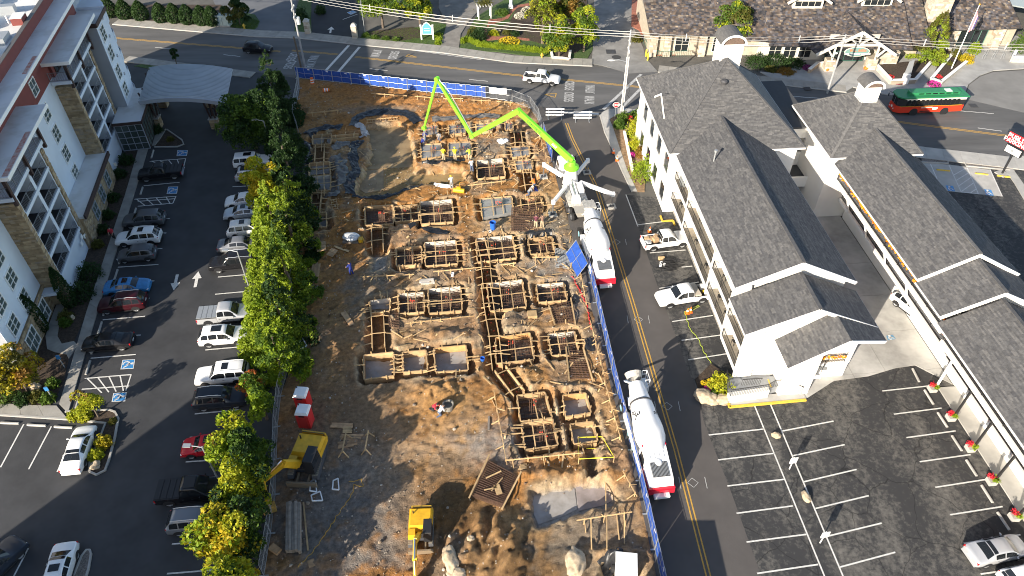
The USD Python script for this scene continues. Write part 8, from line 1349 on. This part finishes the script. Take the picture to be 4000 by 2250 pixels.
# ---------------------------------------------------------------- people
SKIN = mat('skin',(.42,.25,.17),.6); CL = {n: mat('cloth_' + n,c,.85) for n,c in (('yellow',(.78,.62,.02)),('lime',(.55,.75,.05)),('white',(.72,.72,.70)),('grey',(.25,.25,.25)),('navy',(.015,.03,.20)),('jeans',(.08,.11,.18)),('khaki',(.42,.34,.22)),('maroon',(.12,.03,.05)),('orange',(.80,.20,.03)),('brown',(.22,.13,.09)),('black',(.02,.02,.022)),('red',(.5,.03,.05)))}
def person(label,k,x,y,face,shirt,legs,helmet=None,pose='stand',z=None):
    import manifold3d as m3
    p = PS(k,x,y); p = p if z is None else np.array([*P(k,x,y,z)]); o = thing('person',label,'person',p,face); b = .75 if pose == 'kneel' else .45 if pose == 'bend' else .08
    H0,hipz = (0,(.52 if pose == 'kneel' else .92)); hip = np.array([0,0,hipz]); chest = hip + np.array([.45 * math.sin(b),0,.45 * math.cos(b)]); neck = hip + np.array([.60 * math.sin(b),0,.60 * math.cos(b)]); head = neck + np.array([.06 + .1 * math.sin(b),0,.17])
    J = {'hip': (hip,.135),'chest': (chest,.155),'neck': (neck,.06),'head': (head,.105),'chin': (head + [.05,0,-.07],.06)}
    bones = [('hip','chest'),('chest','neck'),('neck','head'),('head','chin')]; torso,leg = [],[]
    for s,n in ((-1,'r'),(1,'l')):
        J['sh' + n] = (chest + [.02,s * .19,.08],.065); sw = .25 if s > 0 else -.05; J['el' + n] = (chest + [.10 + sw * .4,s * .27,-.20],.048); J['wr' + n] = (chest + [.30 + sw * .3,s * .20,-.32],.036); J['hd' + n] = (chest + [.38 + sw * .3,s * .18,-.36],.042)
        for f in range(4): J[f'f{n}{f}'] = (J['hd' + n][0] + [.07 - .006 * abs(f - 1),(f - 1.5) * .022,-.05],.010); bones.append(('hd' + n,f'f{n}{f}'))
        J['th' + n] = (J['hd' + n][0] + [.03,-s * .055,.0],.012); bones.append(('hd' + n,'th' + n))
        if pose == 'kneel': J['hp' + n],J['kn' + n],J['an' + n],J['to' + n] = ((hip + [0,s * .09,-.04],.10),(np.array([.35 if s > 0 else .1,s * .12,.42 if s > 0 else .08]),.07),(np.array([.22 if s > 0 else -.32,s * .12,.08]),.05),(np.array([.40 if s > 0 else -.38,s * .13,.04]),.045))
        else: J['hp' + n],J['kn' + n],J['an' + n],J['to' + n] = ((hip + [0,s * .09,-.04],.10),(np.array([.06 * s + .03,s * .11,.49]),.068),(np.array([.10 * s - .03,s * .12,.09]),.048),(np.array([.10 * s + .12,s * .13,.045]),.045))
        bones += [('chest','sh' + n),('sh' + n,'el' + n),('el' + n,'wr' + n),('wr' + n,'hd' + n),('hip','hp' + n),('hp' + n,'kn' + n),('kn' + n,'an' + n),('an' + n,'to' + n)]; torso += [('chest','sh' + n),('sh' + n,'el' + n)]; leg += [('hip','hp' + n),('hp' + n,'kn' + n),('kn' + n,'an' + n)]
    def solid(bs,g=0.0,only=None):
        ms = []
        for a,c in bs: (p0,r0),(p1,r1) = J[a],J[c]; ms.append(m3.Manifold.batch_hull([m3.Manifold.sphere(r0 + g,10).translate(tuple(map(float,p0))),m3.Manifold.sphere(r1 + g,10).translate(tuple(map(float,p1)))]))
        return m3.Manifold.batch_boolean(ms,m3.OpType.Add)
    put('body',meshkit.arrays(solid(bones))[:2],SKIN,o,smooth=60); put('shirt',meshkit.arrays(solid([('hip','chest')] + torso,.022))[:2],CL[shirt],o,smooth=60); put('trousers',meshkit.arrays(solid(leg,.028))[:2],CL[legs],o,smooth=60)
    for n in 'rl': put('boot',meshkit.arrays(solid([('an' + n,'to' + n)],.02))[:2],CL['brown'],o,smooth=60)
    h = J['head'][0]
    for s in (-1,1): put('eye',MB().ball(h + [.098,s * .036,.012],.013,1),BLACK,o); put('ear',MB().ball(h + [0,s * .108,-.01],(.02,.012,.03),1),SKIN,o)
    put('nose',MB().ball(h + [.115,0,-.02],(.018,.014,.022),1),SKIN,o); put('mouth',MB().ball(h + [.100,0,-.062],(.01,.025,.007),1),CL['maroon'],o)
    if helmet: put('helmet',MB().lathe(h + [0,0,.03],(0,0,1),[(0,.155),(.012,.15),(.015,.128),(.08,.105),(.115,.05),(.12,0)],14),helmet,o,smooth=50)
    else: put('hair',MB().ball(h + [-.015,0,.025],(.112,.112,.10),2),CL['black'],o)
HY,HW = mat('helmet_yellow',(.8,.6,.02),.4),VWHITE
for a in (('worker in yellow shirt at the wet footing, left of the yellow helmet','f2',287,440,1.6,'yellow','khaki',None,'bend'),('worker in yellow vest and yellow helmet, centre of the wet footing edge','f2',385,440,1.7,'yellow','khaki',HY,'bend'),('worker in lime vest at the east end of the wet footing','f2',508,440,2.2,'lime','khaki',None,'bend'),('worker in white shirt between the lime vest and the deep form','f2',525,535,2.0,'white','jeans',None,'stand'),('man in white shirt and yellow helmet near the yellow roller','f2',355,675,2.0,'white','grey',HY,'stand'),('worker in grey hooded top behind the wet footings','f2',252,300,-1.6,'grey','jeans',None,'stand'),('worker in dark clothes guiding the hose end','f2',105,345,.5,'navy','black',None,'bend'),('worker in white helmet just above the hose man','f2',128,285,-1.2,'navy','jeans',HW,'bend'),
          ('man in navy overalls standing alone on the yard','d2',722,622,2.6,'navy','navy',None,'stand'),('man in maroon shirt on the big rebar mat','f3',632,295,1.5,'maroon','khaki',None,'stand'),('man in brown shirt right of the maroon shirt','f3',685,295,1.9,'brown','khaki',None,'stand'),('worker in orange vest by the eastern trench','f2',1050,690,2.4,'orange','jeans',None,'bend'),('worker in pale helmet crouching at the eastern trench','f2',1000,735,.3,'grey','jeans',HW,'kneel'),('worker in blue crouching right of the orange vest','f2',1075,735,2.6,'navy','jeans',None,'kneel'),('crouching worker in white shirt on the bare yard','e2',1385,235,.6,'white','jeans',None,'kneel'),('crouching worker in red shirt beside the white shirt','e2',1340,195,-.5,'red','black',None,'kneel'),('person in red shirt walking along the hotel path','d1',865,355,-1.4,'red','black',None,'stand')): person(*a)
# ---------------------------------------------------------------- poles and wires
POLE = mat('pole_wood',(.33,.33,.33),.8,var=.15,scale=3); WIRE = mat('wire_pale',(.62,.60,.56),.6); PORC = mat('insulator',(.62,.63,.62),.35)
def util_pole(label,b,h,arms=(),extra=None):
    o = thing('utility_pole',label,'utility pole',b); put('shaft',MB().tube([(0,0,-.2),(0,0,h)],[.17,.11],9),POLE,o)
    for z,w in arms:
        put('crossarm',MB().bar((-w * .35,w,z),(w * .35,-w,z),.12,.14) if False else MB().bar((0,-w,z),(0,w,z),.12,.14),POLE,o)
        for y in (-w * .9,-w * .4,w * .4,w * .9): put('insulator',MB().lathe((0,y,z + .07),(0,0,1),[(0,.05),(.1,.09),(.22,.05),(.24,0)],8),PORC,o)
    return o
bL,bR,bP = np.array([-32.9,108.6,0]),np.array([16.0,95.2,0]),np.array([47.6,100.5,0])
pl = util_pole('tall grey utility pole with transformer behind the blue fence',bL,12.2,((9.6,.9),(8.3,.7))); put('transformer',MB().lathe((.45,0,7.2),(0,0,1),[(0,0),(.001,.3),(1.0,.3),(1.1,.22),(1.11,0)],12),mat('transformer_grey',(.5,.52,.52),.45),pl)
sp = thing('utility_stub','short brown leaning pole stub beside the transformer pole','pole',bL + [-.6,-.1,0]); put('stub',MB().tube([(0,0,0),(-.2,.2,5.2)],[.16,.13],8),BARK,sp)
pr = util_pole('white utility pole with conduits at the side road corner',bR,12.2,((10.3,.6),(9.2,.8)))
for d in (-.18,.18): put('conduit',MB().tube([(d,-.12,0),(d * .8,-.12,8.4)],.05,6),TRIM,pr)
put('lamp_arm',MB().tube([(0,0,7.6),(-1.2,-.1,7.95),(-2.0,-.1,7.9)],.045,6),GALV,pr); put('lamp_head',MB().ball((-2.3,-.1,7.88),(.5,.16,.09),2),TRIM,pr); put('cable_loop',MB().tube([(.2,-.15,4.8),(.55,-.3,4.4),(.75,-.3,3.4),(.5,-.3,2.7),(.9,-.3,2.2)],.025,5),BLACK,pr)
pp = util_pole('weathered pole with brackets on the plaza, behind the rear cupola',bP,9.2,((8.2,.6),)); put('lamp_head',MB().ball((-.8,-.5,6.6),(.25,.2,.15),1),TRIM,pp)
def wires(label,a,b,za,zb,n,sag):
    o = thing('power_lines',label,'cables',(0,0,0)); t = np.linspace(0,1,26)
    for i in range(n):
        off = np.array([0,(i % 3 - 1) * .28,-.32 * (i // 3) - .1 * (i % 3)]); p = np.array([lerp(a + [0,0,za],b + [0,0,zb],s) + off * (1) - [0,0,sag * 4 * s * (1 - s) * (1 + .07 * i)] for s in t]); put('wire',MB().tube(p,.022 if i else .013,4),WIRE,o)
    for s in (.25,.5,.78): p = lerp(a + [0,0,za],b + [0,0,zb],s) - [0,0,sag * 4 * s * (1 - s)]; put('spacer',MB().box(p - [0,0,.35],(.08,.12,1.0)),PORC,o)
wires('bundle of pale power lines between the two tall street poles',bL,bR,12.0,12.0,8,.75); wires('pale power lines from the corner pole towards the plaza pole',bR,bP,12.0,9.1,8,.5); wires('pale power lines running off the right edge beyond the plaza pole',bP,np.array([92.0,96.5,0]),9.1,9.4,8,.5); wires('pale power lines leaving the transformer pole to the left',bL,np.array([-95,119.0,0]),12.0,12.0,6,.6)
for i,(k,bx,by,tx,ty) in enumerate((('d1',1890,745,1790,515),('e1',1670,765,1530,605),('c2',130,1190,40,895))):
    b = P(k,bx,by); o = thing('lamp_post',['grey car park lamp post in front of the black off-road car','grey car park lamp post over the black pickup','grey car park lamp post among the dark conifers'][i],'lamp post',b,PI); put('post',MB().tube([(0,0,0),(0,0,5.6)],[.09,.06],8),GALV,o); put('arm',MB().tube([(0,0,5.5),(.9,0,5.75)],.04,6),GALV,o); put('lamp_head',MB().box((1.15,0,5.74),(.6,.34,.12)),GALV,o)
o = thing('thin_post','thin grey post beside the right gate pillar','post',P('c2',825,265)); put('post',MB().tube([(0,0,0),(0,0,6.5)],.06,6),GALV,o)
# ---------------------------------------------------------------- signs and street furniture
def post_sign(name,label,base,rz,w,h,z,face,post=GALV,pr=.05,cat='sign'):
    o = thing(name,label,cat,base,rz); put('post',MB().tube([(0,.05,0),(0,.05,z + h / 2)],pr,6),post,o); put('board',MB().box((0,0,z),(w,.06,h)),face,o); return o
S_RED = mat('sign_red',(.62,.02,.03),.45)
o = thing('stop_sign','red octagonal stop sign at the side road corner','sign',P('c3',775,900)); put('post',MB().tube([(0,.04,0),(0,.04,2.6)],.035,6),GALV,o); a = np.arange(8) * PI / 4 + PI / 8
for r,y,m,nm in ((.46,0,TRIM,'white_rim'),(.41,-.012,S_RED,'red_face')): v = np.array([(r * math.cos(t),y,2.3 + r * math.sin(t)) for t in a]); put(nm,MB().add(v,[[0,i,i + 1] for i in range(1,7)]).add(v + [0,.01,0],[[0,i + 1,i] for i in range(1,7)]),m,o)
wall_text('STOP',0,-.024,2.3,.30,TRIM,o)
b = P('c4',1765,1312); o = thing('parking_sign','black post with red and white public parking sign at the right edge','sign',b,math.radians(-62)); put('post',MB().tube([(0,0,0),(0,0,5.4)],.13,10),BLACK,o); put('footing',MB().box((0,0,.06),(1.3,1.3,.12)),CONC,o); put('upper_box',MB().box((0,-.1,5.0),(3.0,.55,1.5)),BLACK,o); put('red_face',MB().box((0,-.39,5.0),(2.85,.03,1.36)),S_RED,o); put('lower_box',MB().box((0,-.1,3.55),(2.1,.5,1.0)),BLACK,o); put('white_face',MB().box((0,-.365,3.55),(1.95,.03,.86)),TRIM,o); wall_text('PUBLIC',0,-.41,5.3,.50,TRIM,o); wall_text('PARKING',0,-.41,4.67,.50,TRIM,o); put('logo',MB().box((-.1,-.39,3.55),(.35,.015,.35)),GALV,o)
b = P('c2',1295,300); o = thing('church_sign','white framed blue pointed sign on the church lawn','sign',b);
for s in (-1,1): put('post',MB().box((s * 1.0,0,1.25),(.22,.22,2.5)).box((s * 1.0,0,2.55),(.30,.30,.1)),TRIM,o)
q = [(-.85,0,.9),(.85,0,.9),(.85,0,2.2),(.5,0,2.75),(0,0,3.1),(-.5,0,2.75),(-.85,0,2.2)]
for sc_,y,m,nm in ((1.0,0,TRIM,'white_border'),(.86,-.03,mat('sign_blue',(.10,.33,.45),.5),'blue_face')): v = np.array([(x * sc_,y,1.9 + (z - 1.9) * sc_) for x,_,z in q]); put(nm,MB().add(v,[[0,i,i + 1] for i in range(1,6)]).add(v + [0,.02,0],[[0,i + 1,i] for i in range(1,6)]),m,o)
for z in (2.0,1.6): put('lettering_bar',MB().box((0,-.045,z),(.9,.01,.12)),TRIM,o)
for i,(bx,by) in enumerate(((163,645),(395,1203))): post_sign('parking_notice',['white notice board on a post on the painted divider, nearer the motel','white notice board on a post on the painted divider, nearer the bottom edge'][i],P('e4',bx,by),.15,.62,.75,1.35,TRIM,TRIM)
for i,(k,x,y) in enumerate((('d1',490,1330),('e1',405,120),('c1',995,1130),('c1',905,1320))): post_sign('accessible_sign',['small blue parking sign in the bed near the white bordered bay','small blue parking sign at the bed corner by the pavement bend','small pale parking sign before the lobby shrubs','small pale parking sign before the low stone wall'][i],P(k,x,y),.3,.32,.48,1.6,PAINT_BLUE if i < 2 else TRIM)
for i,(x,y) in enumerate(((322,890),(530,912))):
    o = thing('road_barricade',['white three board barricade, left one closing the side road','white three board barricade, right one closing the side road'][i],'barricade',P('c3',x,y))
    for s in (-1,1): put('upright',MB().box((s * .95,0,.8),(.07,.07,1.6)).bar((s * .95,-.6,.04),(s * .95,.6,.04),.07,.06),GALV,o)
    for z in (.55,1.0,1.45): put('board',MB().box((0,-.06,z),(2.6,.04,.24)),VWHITE,o)
def cone(label,k,x,y): o = thing('traffic_cone',label,'cone',P(k,x,y,.12 if k == 'c3' else .0)); put('base',MB().box((0,0,.03),(.42,.42,.05)),ORANGE,o); put('cone',MB().lathe((0,0,.05),(0,0,1),[(0,.17),(.25,.125)],12).lathe((0,0,.48),(0,0,1),[(0,.075),(.26,.03),(.261,0)],12),ORANGE,o); put('white_band',MB().lathe((0,0,.30),(0,0,1),[(0,.127),(.18,.077)],12),TRIM,o)
for a in (('cone on the pavement, farther of the two by the motel bed','c3',765,1155),('cone on the pavement, nearer of the two by the motel bed','c3',792,1212),('cone behind the loaded white pickup','d3',1038,300),('cone beside the tool box pickup, left of the pair','d3',1322,915),('cone beside the tool box pickup, right of the pair','d3',1345,905)): cone(*a)
for i,(k,x,y) in enumerate((('c3',225,437),('h1',1155,232))): o = thing('fire_hydrant',['yellow fire hydrant below the box ball hedge','yellow fire hydrant by the utility cabinet tree'][i],'hydrant',P(k,x,y,.06)); put('barrel',MB().lathe((0,0,0),(0,0,1),[(0,.2),(.05,.2),(.06,.13),(.6,.13),(.62,.17),(.68,.17),(.85,.06),(.86,0)],12),KERB_Y,o); put('outlet',MB().tube([(-.26,0,.48),(.26,0,.48)],.075,8),KERB_Y,o)
for i,(x,y) in enumerate(((1010,428),(1023,455))): o = thing('bollard',['yellow bollard at the ramp foot, farther one','yellow bollard at the ramp foot, nearer one'][i],'bollard',P('c3',x,y)); put('post',MB().lathe((0,0,0),(0,0,1),[(0,.13),(1.2,.13),(1.3,.08),(1.32,0)],12),mat('bollard_yellow',(.75,.60,.05),.5) if i == 0 else stage_mat('bollard_yellow'),o)
for i,(x,y) in enumerate(((395,252),(750,288))):
    p = P('c2',x,y); o = thing('gate_pillar',['stone gate pillar left of the dark driveway','stone gate pillar right of the dark driveway'][i],'pillar',p); fS = frame(p,0); put('core',MB().box((0,0,1.1),(.8,.8,2.2)),FIELD,o); fl = lambda u,v,z=0: np.array([u,v,z],float)
    for fc in 'uv':
        for s in (-1,1): stones(fl,o,fc,-.4,.4,0,2.2,s * .4,s,FIELD,.28,500 + i,'stones')
    put('cap',MB().hexa([(-.52,-.52,2.2),(.52,-.52,2.2),(.52,.52,2.2),(-.52,.52,2.2),(-.2,-.2,2.6),(.2,-.2,2.6),(.2,.2,2.6),(-.2,.2,2.6)]),CONC,o)
o = thing('utility_cabinet','large pale green utility cabinet in front of the hedge','cabinet',P('h1',995,205),-.08); put('housing',MB().box((0,0,1.05),(2.2,1.3,1.7)),mat('cabinet_green',(.42,.50,.47),.6,var=.08,scale=2),o); put('plinth',MB().box((0,0,.1),(2.4,1.5,.2)),CONC,o); put('door_seam',MB().box((0,-.66,1.05),(.03,.02,1.5)),DARKGREY,o)
fp = P('zY',1025,1340); o = thing('flag_pole','white flag pole with hanging striped flag on the plaza','flag pole',fp); put('pole',MB().tube([(0,0,0),(0,0,10.5)],[.09,.05],8),TRIM,o); put('finial',MB().ball((0,0,10.6),.12,1),YELLOW_V,o)
FL = [mat('flag_red',(.55,.03,.07),.7),mat('flag_white',(.7,.66,.66),.7),mat('flag_blue',(.06,.07,.22),.7)]
for i in range(9): x = .06 + i * .07; put('flag_stripe',MB().hexa([(x,.02 * (i % 3),6.3 + .06 * i),(x + .07,.02 * ((i + 1) % 3),6.3 + .06 * i),(x + .07,.02 * ((i + 1) % 3) + .03,6.3 + .06 * i),(x,.02 * (i % 3) + .03,6.3 + .06 * i),(x,.02 * (i % 3),9.6 - .12 * i),(x + .07,.02 * ((i + 1) % 3),9.6 - .12 * i),(x + .07,.02 * ((i + 1) % 3) + .03,9.6 - .12 * i),(x,.02 * (i % 3) + .03,9.6 - .12 * i)]),FL[2] if i > 6 else FL[i % 2],o)
for i in range(4):
    o = thing('bicycle_rack',f'thin metal bicycle rack on the plaza, {ordn[i]} from the flag pole','bicycle rack',P('zY',1640 + i * 175,1120 - (i == 3) * 30),.2,'bicycle racks on the plaza')
    for y in (0,1.6): put('hoop',MB().tube([(-.25,y,0),(-.2,y,.9),(0,y,1.1),(.2,y,.9),(.25,y,0)],.03,6),GALV,o)
    put('rail',MB().tube([(0,0,1.1),(0,1.6,1.1)],.03,6),GALV,o)
def low_wall(label,k,pts,h=.75,w=.35):
    q = PL(k,pts); o = thing('planter_wall',label,'wall',(0,0,0))
    for a,b in zip(q[:-1],q[1:]): put('stone_wall',MB().bar(a + [0,0,h / 2],b + [0,0,h / 2],w,h),FIELD,o); put('white_coping',MB().bar(a + [0,0,h + .05],b + [0,0,h + .05],w + .12,.10),TRIM,o)
    q2 = Polygon(q[:,:2]).convex_hull
    if len(q) > 2 and q2.area > 3: put('soil',MB().slab(np.array(q2.exterior.coords)[:-1],0,h * .6),MULCH,o)
low_wall('white coped planter wall holding the crimson flowers and lamp plinth','c4',[(800,510),(920,640),(1100,632),(1250,462)]); low_wall('white coped planter wall under the flag pole','zY',[(900,980),(1050,1000),(1030,1090),(640,1560),(820,1620),(1130,1370),(1300,1235)],.7); low_wall('white coped wall left of the conference entrance steps','zX',[(760,1390),(920,1260),(1040,1260)]); low_wall('pale stone planter wall at the right edge','zY',[(2420,1190),(2160,1180),(2220,1060)],1.0); low_wall('white edged bed wall at the motel corner','c3',[(845,1010),(870,1130),(905,1300)],.4,.25); low_wall('low stone ring round the alley tree','g1',[(1600,900),(1620,990),(1760,1000),(1900,1020),(1920,880)],.35,.3)
p = P('tr',520,170); o = thing('lamp_plinth','white lattice lamp plinth inside the low planter wall','lamp',p); put('plinth',MB().box((0,0,.8),(.8,.8,1.6)),TRIM,o); put('lattice',MB().hexa([(-.5,-.05,1.6),(.5,-.05,1.6),(.5,.05,1.6),(-.5,.05,1.6),(-.45,-.05,3.6),(.2,-.05,3.9),(.2,.05,3.9),(-.45,.05,3.6)]),GALV,o)
for i,(x,y) in enumerate(((1105,1335),(1140,1325),(1180,1310),(1840,1310))): o = thing('pumpkin',[f'orange pumpkin by the left entrance pier, {n} of three' for n in ('leftmost','middle','rightmost')][i] if i < 3 else 'orange pumpkin at the right entrance pier','pumpkin',P('zX',x,y,.1)); put('rind',MB().ball((0,0,.25),(.36,.36,.27),2,i,.15),ORANGE,o); put('stem',MB().tube([(0,0,.5),(.03,0,.62)],.03,5),BARK,o)
p = P('g1',480,300); o = thing('garden_arbour','white timber arbour overgrown with vine in the church garden','arbour',p,.2)
for x in (-1.1,1.1):
    for y in (-.6,.6): put('post',MB().box((x,y,1.15),(.16,.16,2.3)),TRIM,o)
for x in np.linspace(-1.3,1.3,6): put('rafter',MB().box((x,0,2.38),(.10,1.7,.12)),TRIM,o)
g_ = np.random.default_rng(77); put('vine',leaves(g_.normal(0,1,(700,3)) * [.7,.5,.25] + [.2,.3,2.5],.12,g_),OLIVE,o,isl=4)
p = P('g1',925,140); o = thing('garden_statue','white stone figure beside the upper brick path','statue',p); put('pedestal',MB().box((0,0,.3),(.8,.8,.6)),TRIM,o); put('figure',MB().lathe((0,0,.6),(0,0,1),[(0,.34),(.5,.28),(1.0,.33),(1.35,.22),(1.45,.1),(1.55,.15),(1.7,.14),(1.8,0)],12),TRIM,o,smooth=50)
for i,(a,b) in enumerate((((780,430),(850,440)),)): pass
rl = thing('green_railing','green metal railing in front of the brick forecourt by the alley','railing',(0,0,0)); GR = mat('rail_green',(.05,.14,.10),.5)
for a,b in zip(PL('p2',[(770,430),(860,560),(990,630),(1440,620)])[:-1],PL('p2',[(770,430),(860,560),(990,630),(1440,620)])[1:]):
    mb = MB(); L = np.linalg.norm(b - a); mb.bar(a + [0,0,1.0],b + [0,0,1.0],.06,.06)
    for i in range(int(L / .3) + 1): p = lerp(a,b,min(1,i * .3 / L)); mb.box(p + [0,0,.5],(.03,.03,1.0))
    put('rail',mb,GR,rl)
# ---------------------------------------------------------------- wheel stops
ws = None
def wstop(lab,k,a,b,m=CONC,grp='concrete wheel stops'):
    a,b = P(k,*a),P(k,*b); o = thing('wheel_stop',lab,'wheel stop',(a + b) / 2,heading(a,b),grp); L = np.linalg.norm(b - a); q = [(-L / 2,-.1,0),(L / 2,-.1,0),(L / 2,.1,0),(-L / 2,.1,0),(-L / 2,-.06,.14),(L / 2,-.06,.14),(L / 2,.06,.14),(-L / 2,.06,.14)]; put('block',MB().hexa(q),m,o)
for i,(x,y,x2,y2) in enumerate(((1180,48,1247,155),(1280,218,1352,328),(1387,392,1462,507),(1495,575,1574,697),(1610,766,1694,898),(1730,970,1820,1103))): wstop(f'grey wheel stop below the garlanded motel wing, {ordn[i]} from the courtyard','e4',(x,y),(x2,y2))
wstop('grey wheel stop at the courtyard corner of the motel car park','d4',(1090,1335),(1140,1435))
for i,(x,y,x2,y2) in enumerate(((8,295,145,300),(208,310,348,318),(412,325,548,333))): wstop(f'pale wheel stop along the lower hotel pavement, {ordn[i]} from the left','e1',(x,y),(x2,y2))
for i,(k,x,y,x2,y2) in enumerate((('c1',1142,1195,1160,1135),('c1',1060,1470,1078,1415),('d1',1008,185,1027,125),('d1',898,545,912,500),('d1',862,668,888,588),('d1',780,935,790,900),('d1',740,1075,770,982),('d1',690,1225,705,1190),('d1',648,1380,682,1275),('e1',573,185,610,70))): wstop(f'wheel stop at the hotel path, {ordn[i]} from the canopy',k,(x,y),(x2,y2))
for i,(x,y,x2,y2) in enumerate(((280,792,530,815),(1005,860,1250,885),(1420,902,1665,935))): wstop(f'yellow wheel stop in the accessible bays, {["left one", "middle one", "right one at the sign post"][i]}','z6',(x,y),(x2,y2),KERB_Y,'yellow wheel stops')
# ---------------------------------------------------------------- motel dressing: garlands, planters, chairs
GARL = leafmat('garland',(.80,.16,.01),(.85,.42,.02),.15,1.2); GARL2 = leafmat('garland_red',(.60,.06,.01),(.82,.22,.02),.15,1.2)
def garland(lab,pts,m,seed):
    g = np.random.default_rng(seed); p = []
    for a,b in zip(pts[:-1],pts[1:]):
        L = np.linalg.norm(b - a); n = int(L * 26); t = g.uniform(0,1,n); q = a + (b - a) * t[:,None]; q[:,2] += .12 * np.sin(t * L * PI / 1.5) + g.normal(0,.06,n); q[:,:2] += g.normal(0,.07,(n,2)); p.append(q)
    put('leaf_garland',leaves(np.vstack(p),.13,g,aspect=.8),m,isl=4,label=lab,cat='garland')
for i,(u0,u1) in enumerate(((-25,-6.4),(-5.5,6),(6.2,18))):
    nm = ('south','middle','north')[i]; garland(f'orange leaf garland on the upper deck rail, {nm} stretch of the rear motel wing',[M_(u,18.8,(5.95 if i == 0 else 6.65)) for u in np.linspace(u0,u1,5)],GARL,600 + i); garland(f'red orange leaf garland on the lower deck rail, {nm} stretch of the rear motel wing',[M_(u,20.22,(3.5 if i == 0 else 3.95)) for u in np.linspace(u0,u1,5)],GARL2,610 + i)
garland('short garland on the stair landing of the front motel wing',[P('zA',1800,375,3.4),P('zA',2190,325,3.5)],GARL,620); garland('garland on the footbridge between the motel towers',[M_(25.8,11.8,5.3),M_(25.8,14.2,5.3)],GARL2,621)
for i,u in enumerate((-8.07,-11.4,-14.7,-18.0,-21.3)):
    lab = f'white planter box with red flowers at a motel column, {ordn[i]} from the courtyard'; o = thing('planter_box',lab,'planter',M_(u,18.9),math.radians(4.6),'planters at the motel columns'); put('box',MB().box((0,0,.22),(.66,.66,.44)),CONC,o); g = np.random.default_rng(700 + i); put('red_flowers',leaves(g.normal(0,.11,(110,3)) * [1,1,.9] + [-.1,.15,.7],.09,g),FLW['red'],o,isl=4); put('green_leaves',leaves(g.normal(0,.13,(160,3)) * [1,1,.7] + [.15,-.12,.62],.09,g),GREEN_B,o,isl=4)
def chair(lab,loc,rz):
    o = thing('patio_chair',lab,'chair',loc,rz); put('seat',MB().box((0,0,.44),(.52,.52,.05)),BLACK,o); put('backrest',MB().box((-.26,0,.76),(.05,.52,.6)),BLACK,o)
    for x in (-.22,.22):
        for y in (-.22,.22): put('leg',MB().box((x,y,.21),(.04,.04,.42)),BLACK,o)
    for y in (-.27,.27): put('armrest',MB().box((0,y,.64),(.5,.04,.04)),BLACK,o)
    return o
c0 = None; nn_ = ['southernmost','second','third','northernmost']
for si,(a,b,d1,d2) in enumerate([(s[0],s[1],s[2],s[3]) for s in secs][::-1]):
    for zi,z in enumerate((d1,d2)):
        for j,u in enumerate((a + (b - a) * .3,a + (b - a) * .72)):
            lab = f'black patio chair on the {["lower", "upper"][zi]} balcony, {nn_[si]} bay, {["south", "north"][j]} one'; loc = M_(u,1.15,z)
            if c0 is None: c0 = chair(lab,loc,PI)
            else: dup(c0,loc,PI + R.uniform(-.5,.5),lab)
o = thing('tool_pile','heap of black hoses, buckets and tools on the empty motel stall','tools',P('d3',1180,560)); g = np.random.default_rng(5)
for i in range(9): put('hose_coil',MB().tube([(g.normal(0,.5) + .5 * math.cos(t),g.normal(0,.05) + .35 * math.sin(t) + (i - 4) * .12,.06 + .05 * i) for t in np.linspace(0,6,14)],.035,5),RUBBER,o)
for x,y in ((-.9,-.1),(-.5,0),(-.8,.3)): put('bucket',MB().lathe((x,y,0),(0,0,1),[(0,.13),(.36,.16),(.36,.14),(.1,.12),(.1,0)],10),VWHITE,o)
put('carton',MB().box((-.6,1.2,.12),(.7,.4,.24),.1),WOOD,o)
g_ = np.random.default_rng(31); mb = MB(); zone = Polygon(PL('F',[(780,330),(1340,300),(1450,560),(1490,800),(1560,1180),(1280,1180),(1200,960),(900,940),(920,560),(790,560)])[:,:2]); x0,y0,x1,y1 = zone.bounds
for _ in range(900):
    x,y = g_.uniform(x0,x1),g_.uniform(y0,y1)
    if zone.contains(Point(x,y)) and hz(x,y) > -.3: a,L = g_.uniform(0,PI),g_.uniform(.3,1.5) ** 1.4; d = np.array([math.cos(a),math.sin(a),0]) * L / 2; p = np.array([x,y,0]); e0,e1 = p - d,p + d; e0[2],e1[2] = hz(*e0[:2]) + .05,hz(*e1[:2]) + .05 + g_.uniform(0,.25) * (g_.random() < .3); mb.bar(e0,e1,g_.uniform(.05,.14),.045)
put('timber_offcuts',mb,WOOD,label='timber offcuts and stakes lying between the footing forms',cat='timber',kind='stuff')
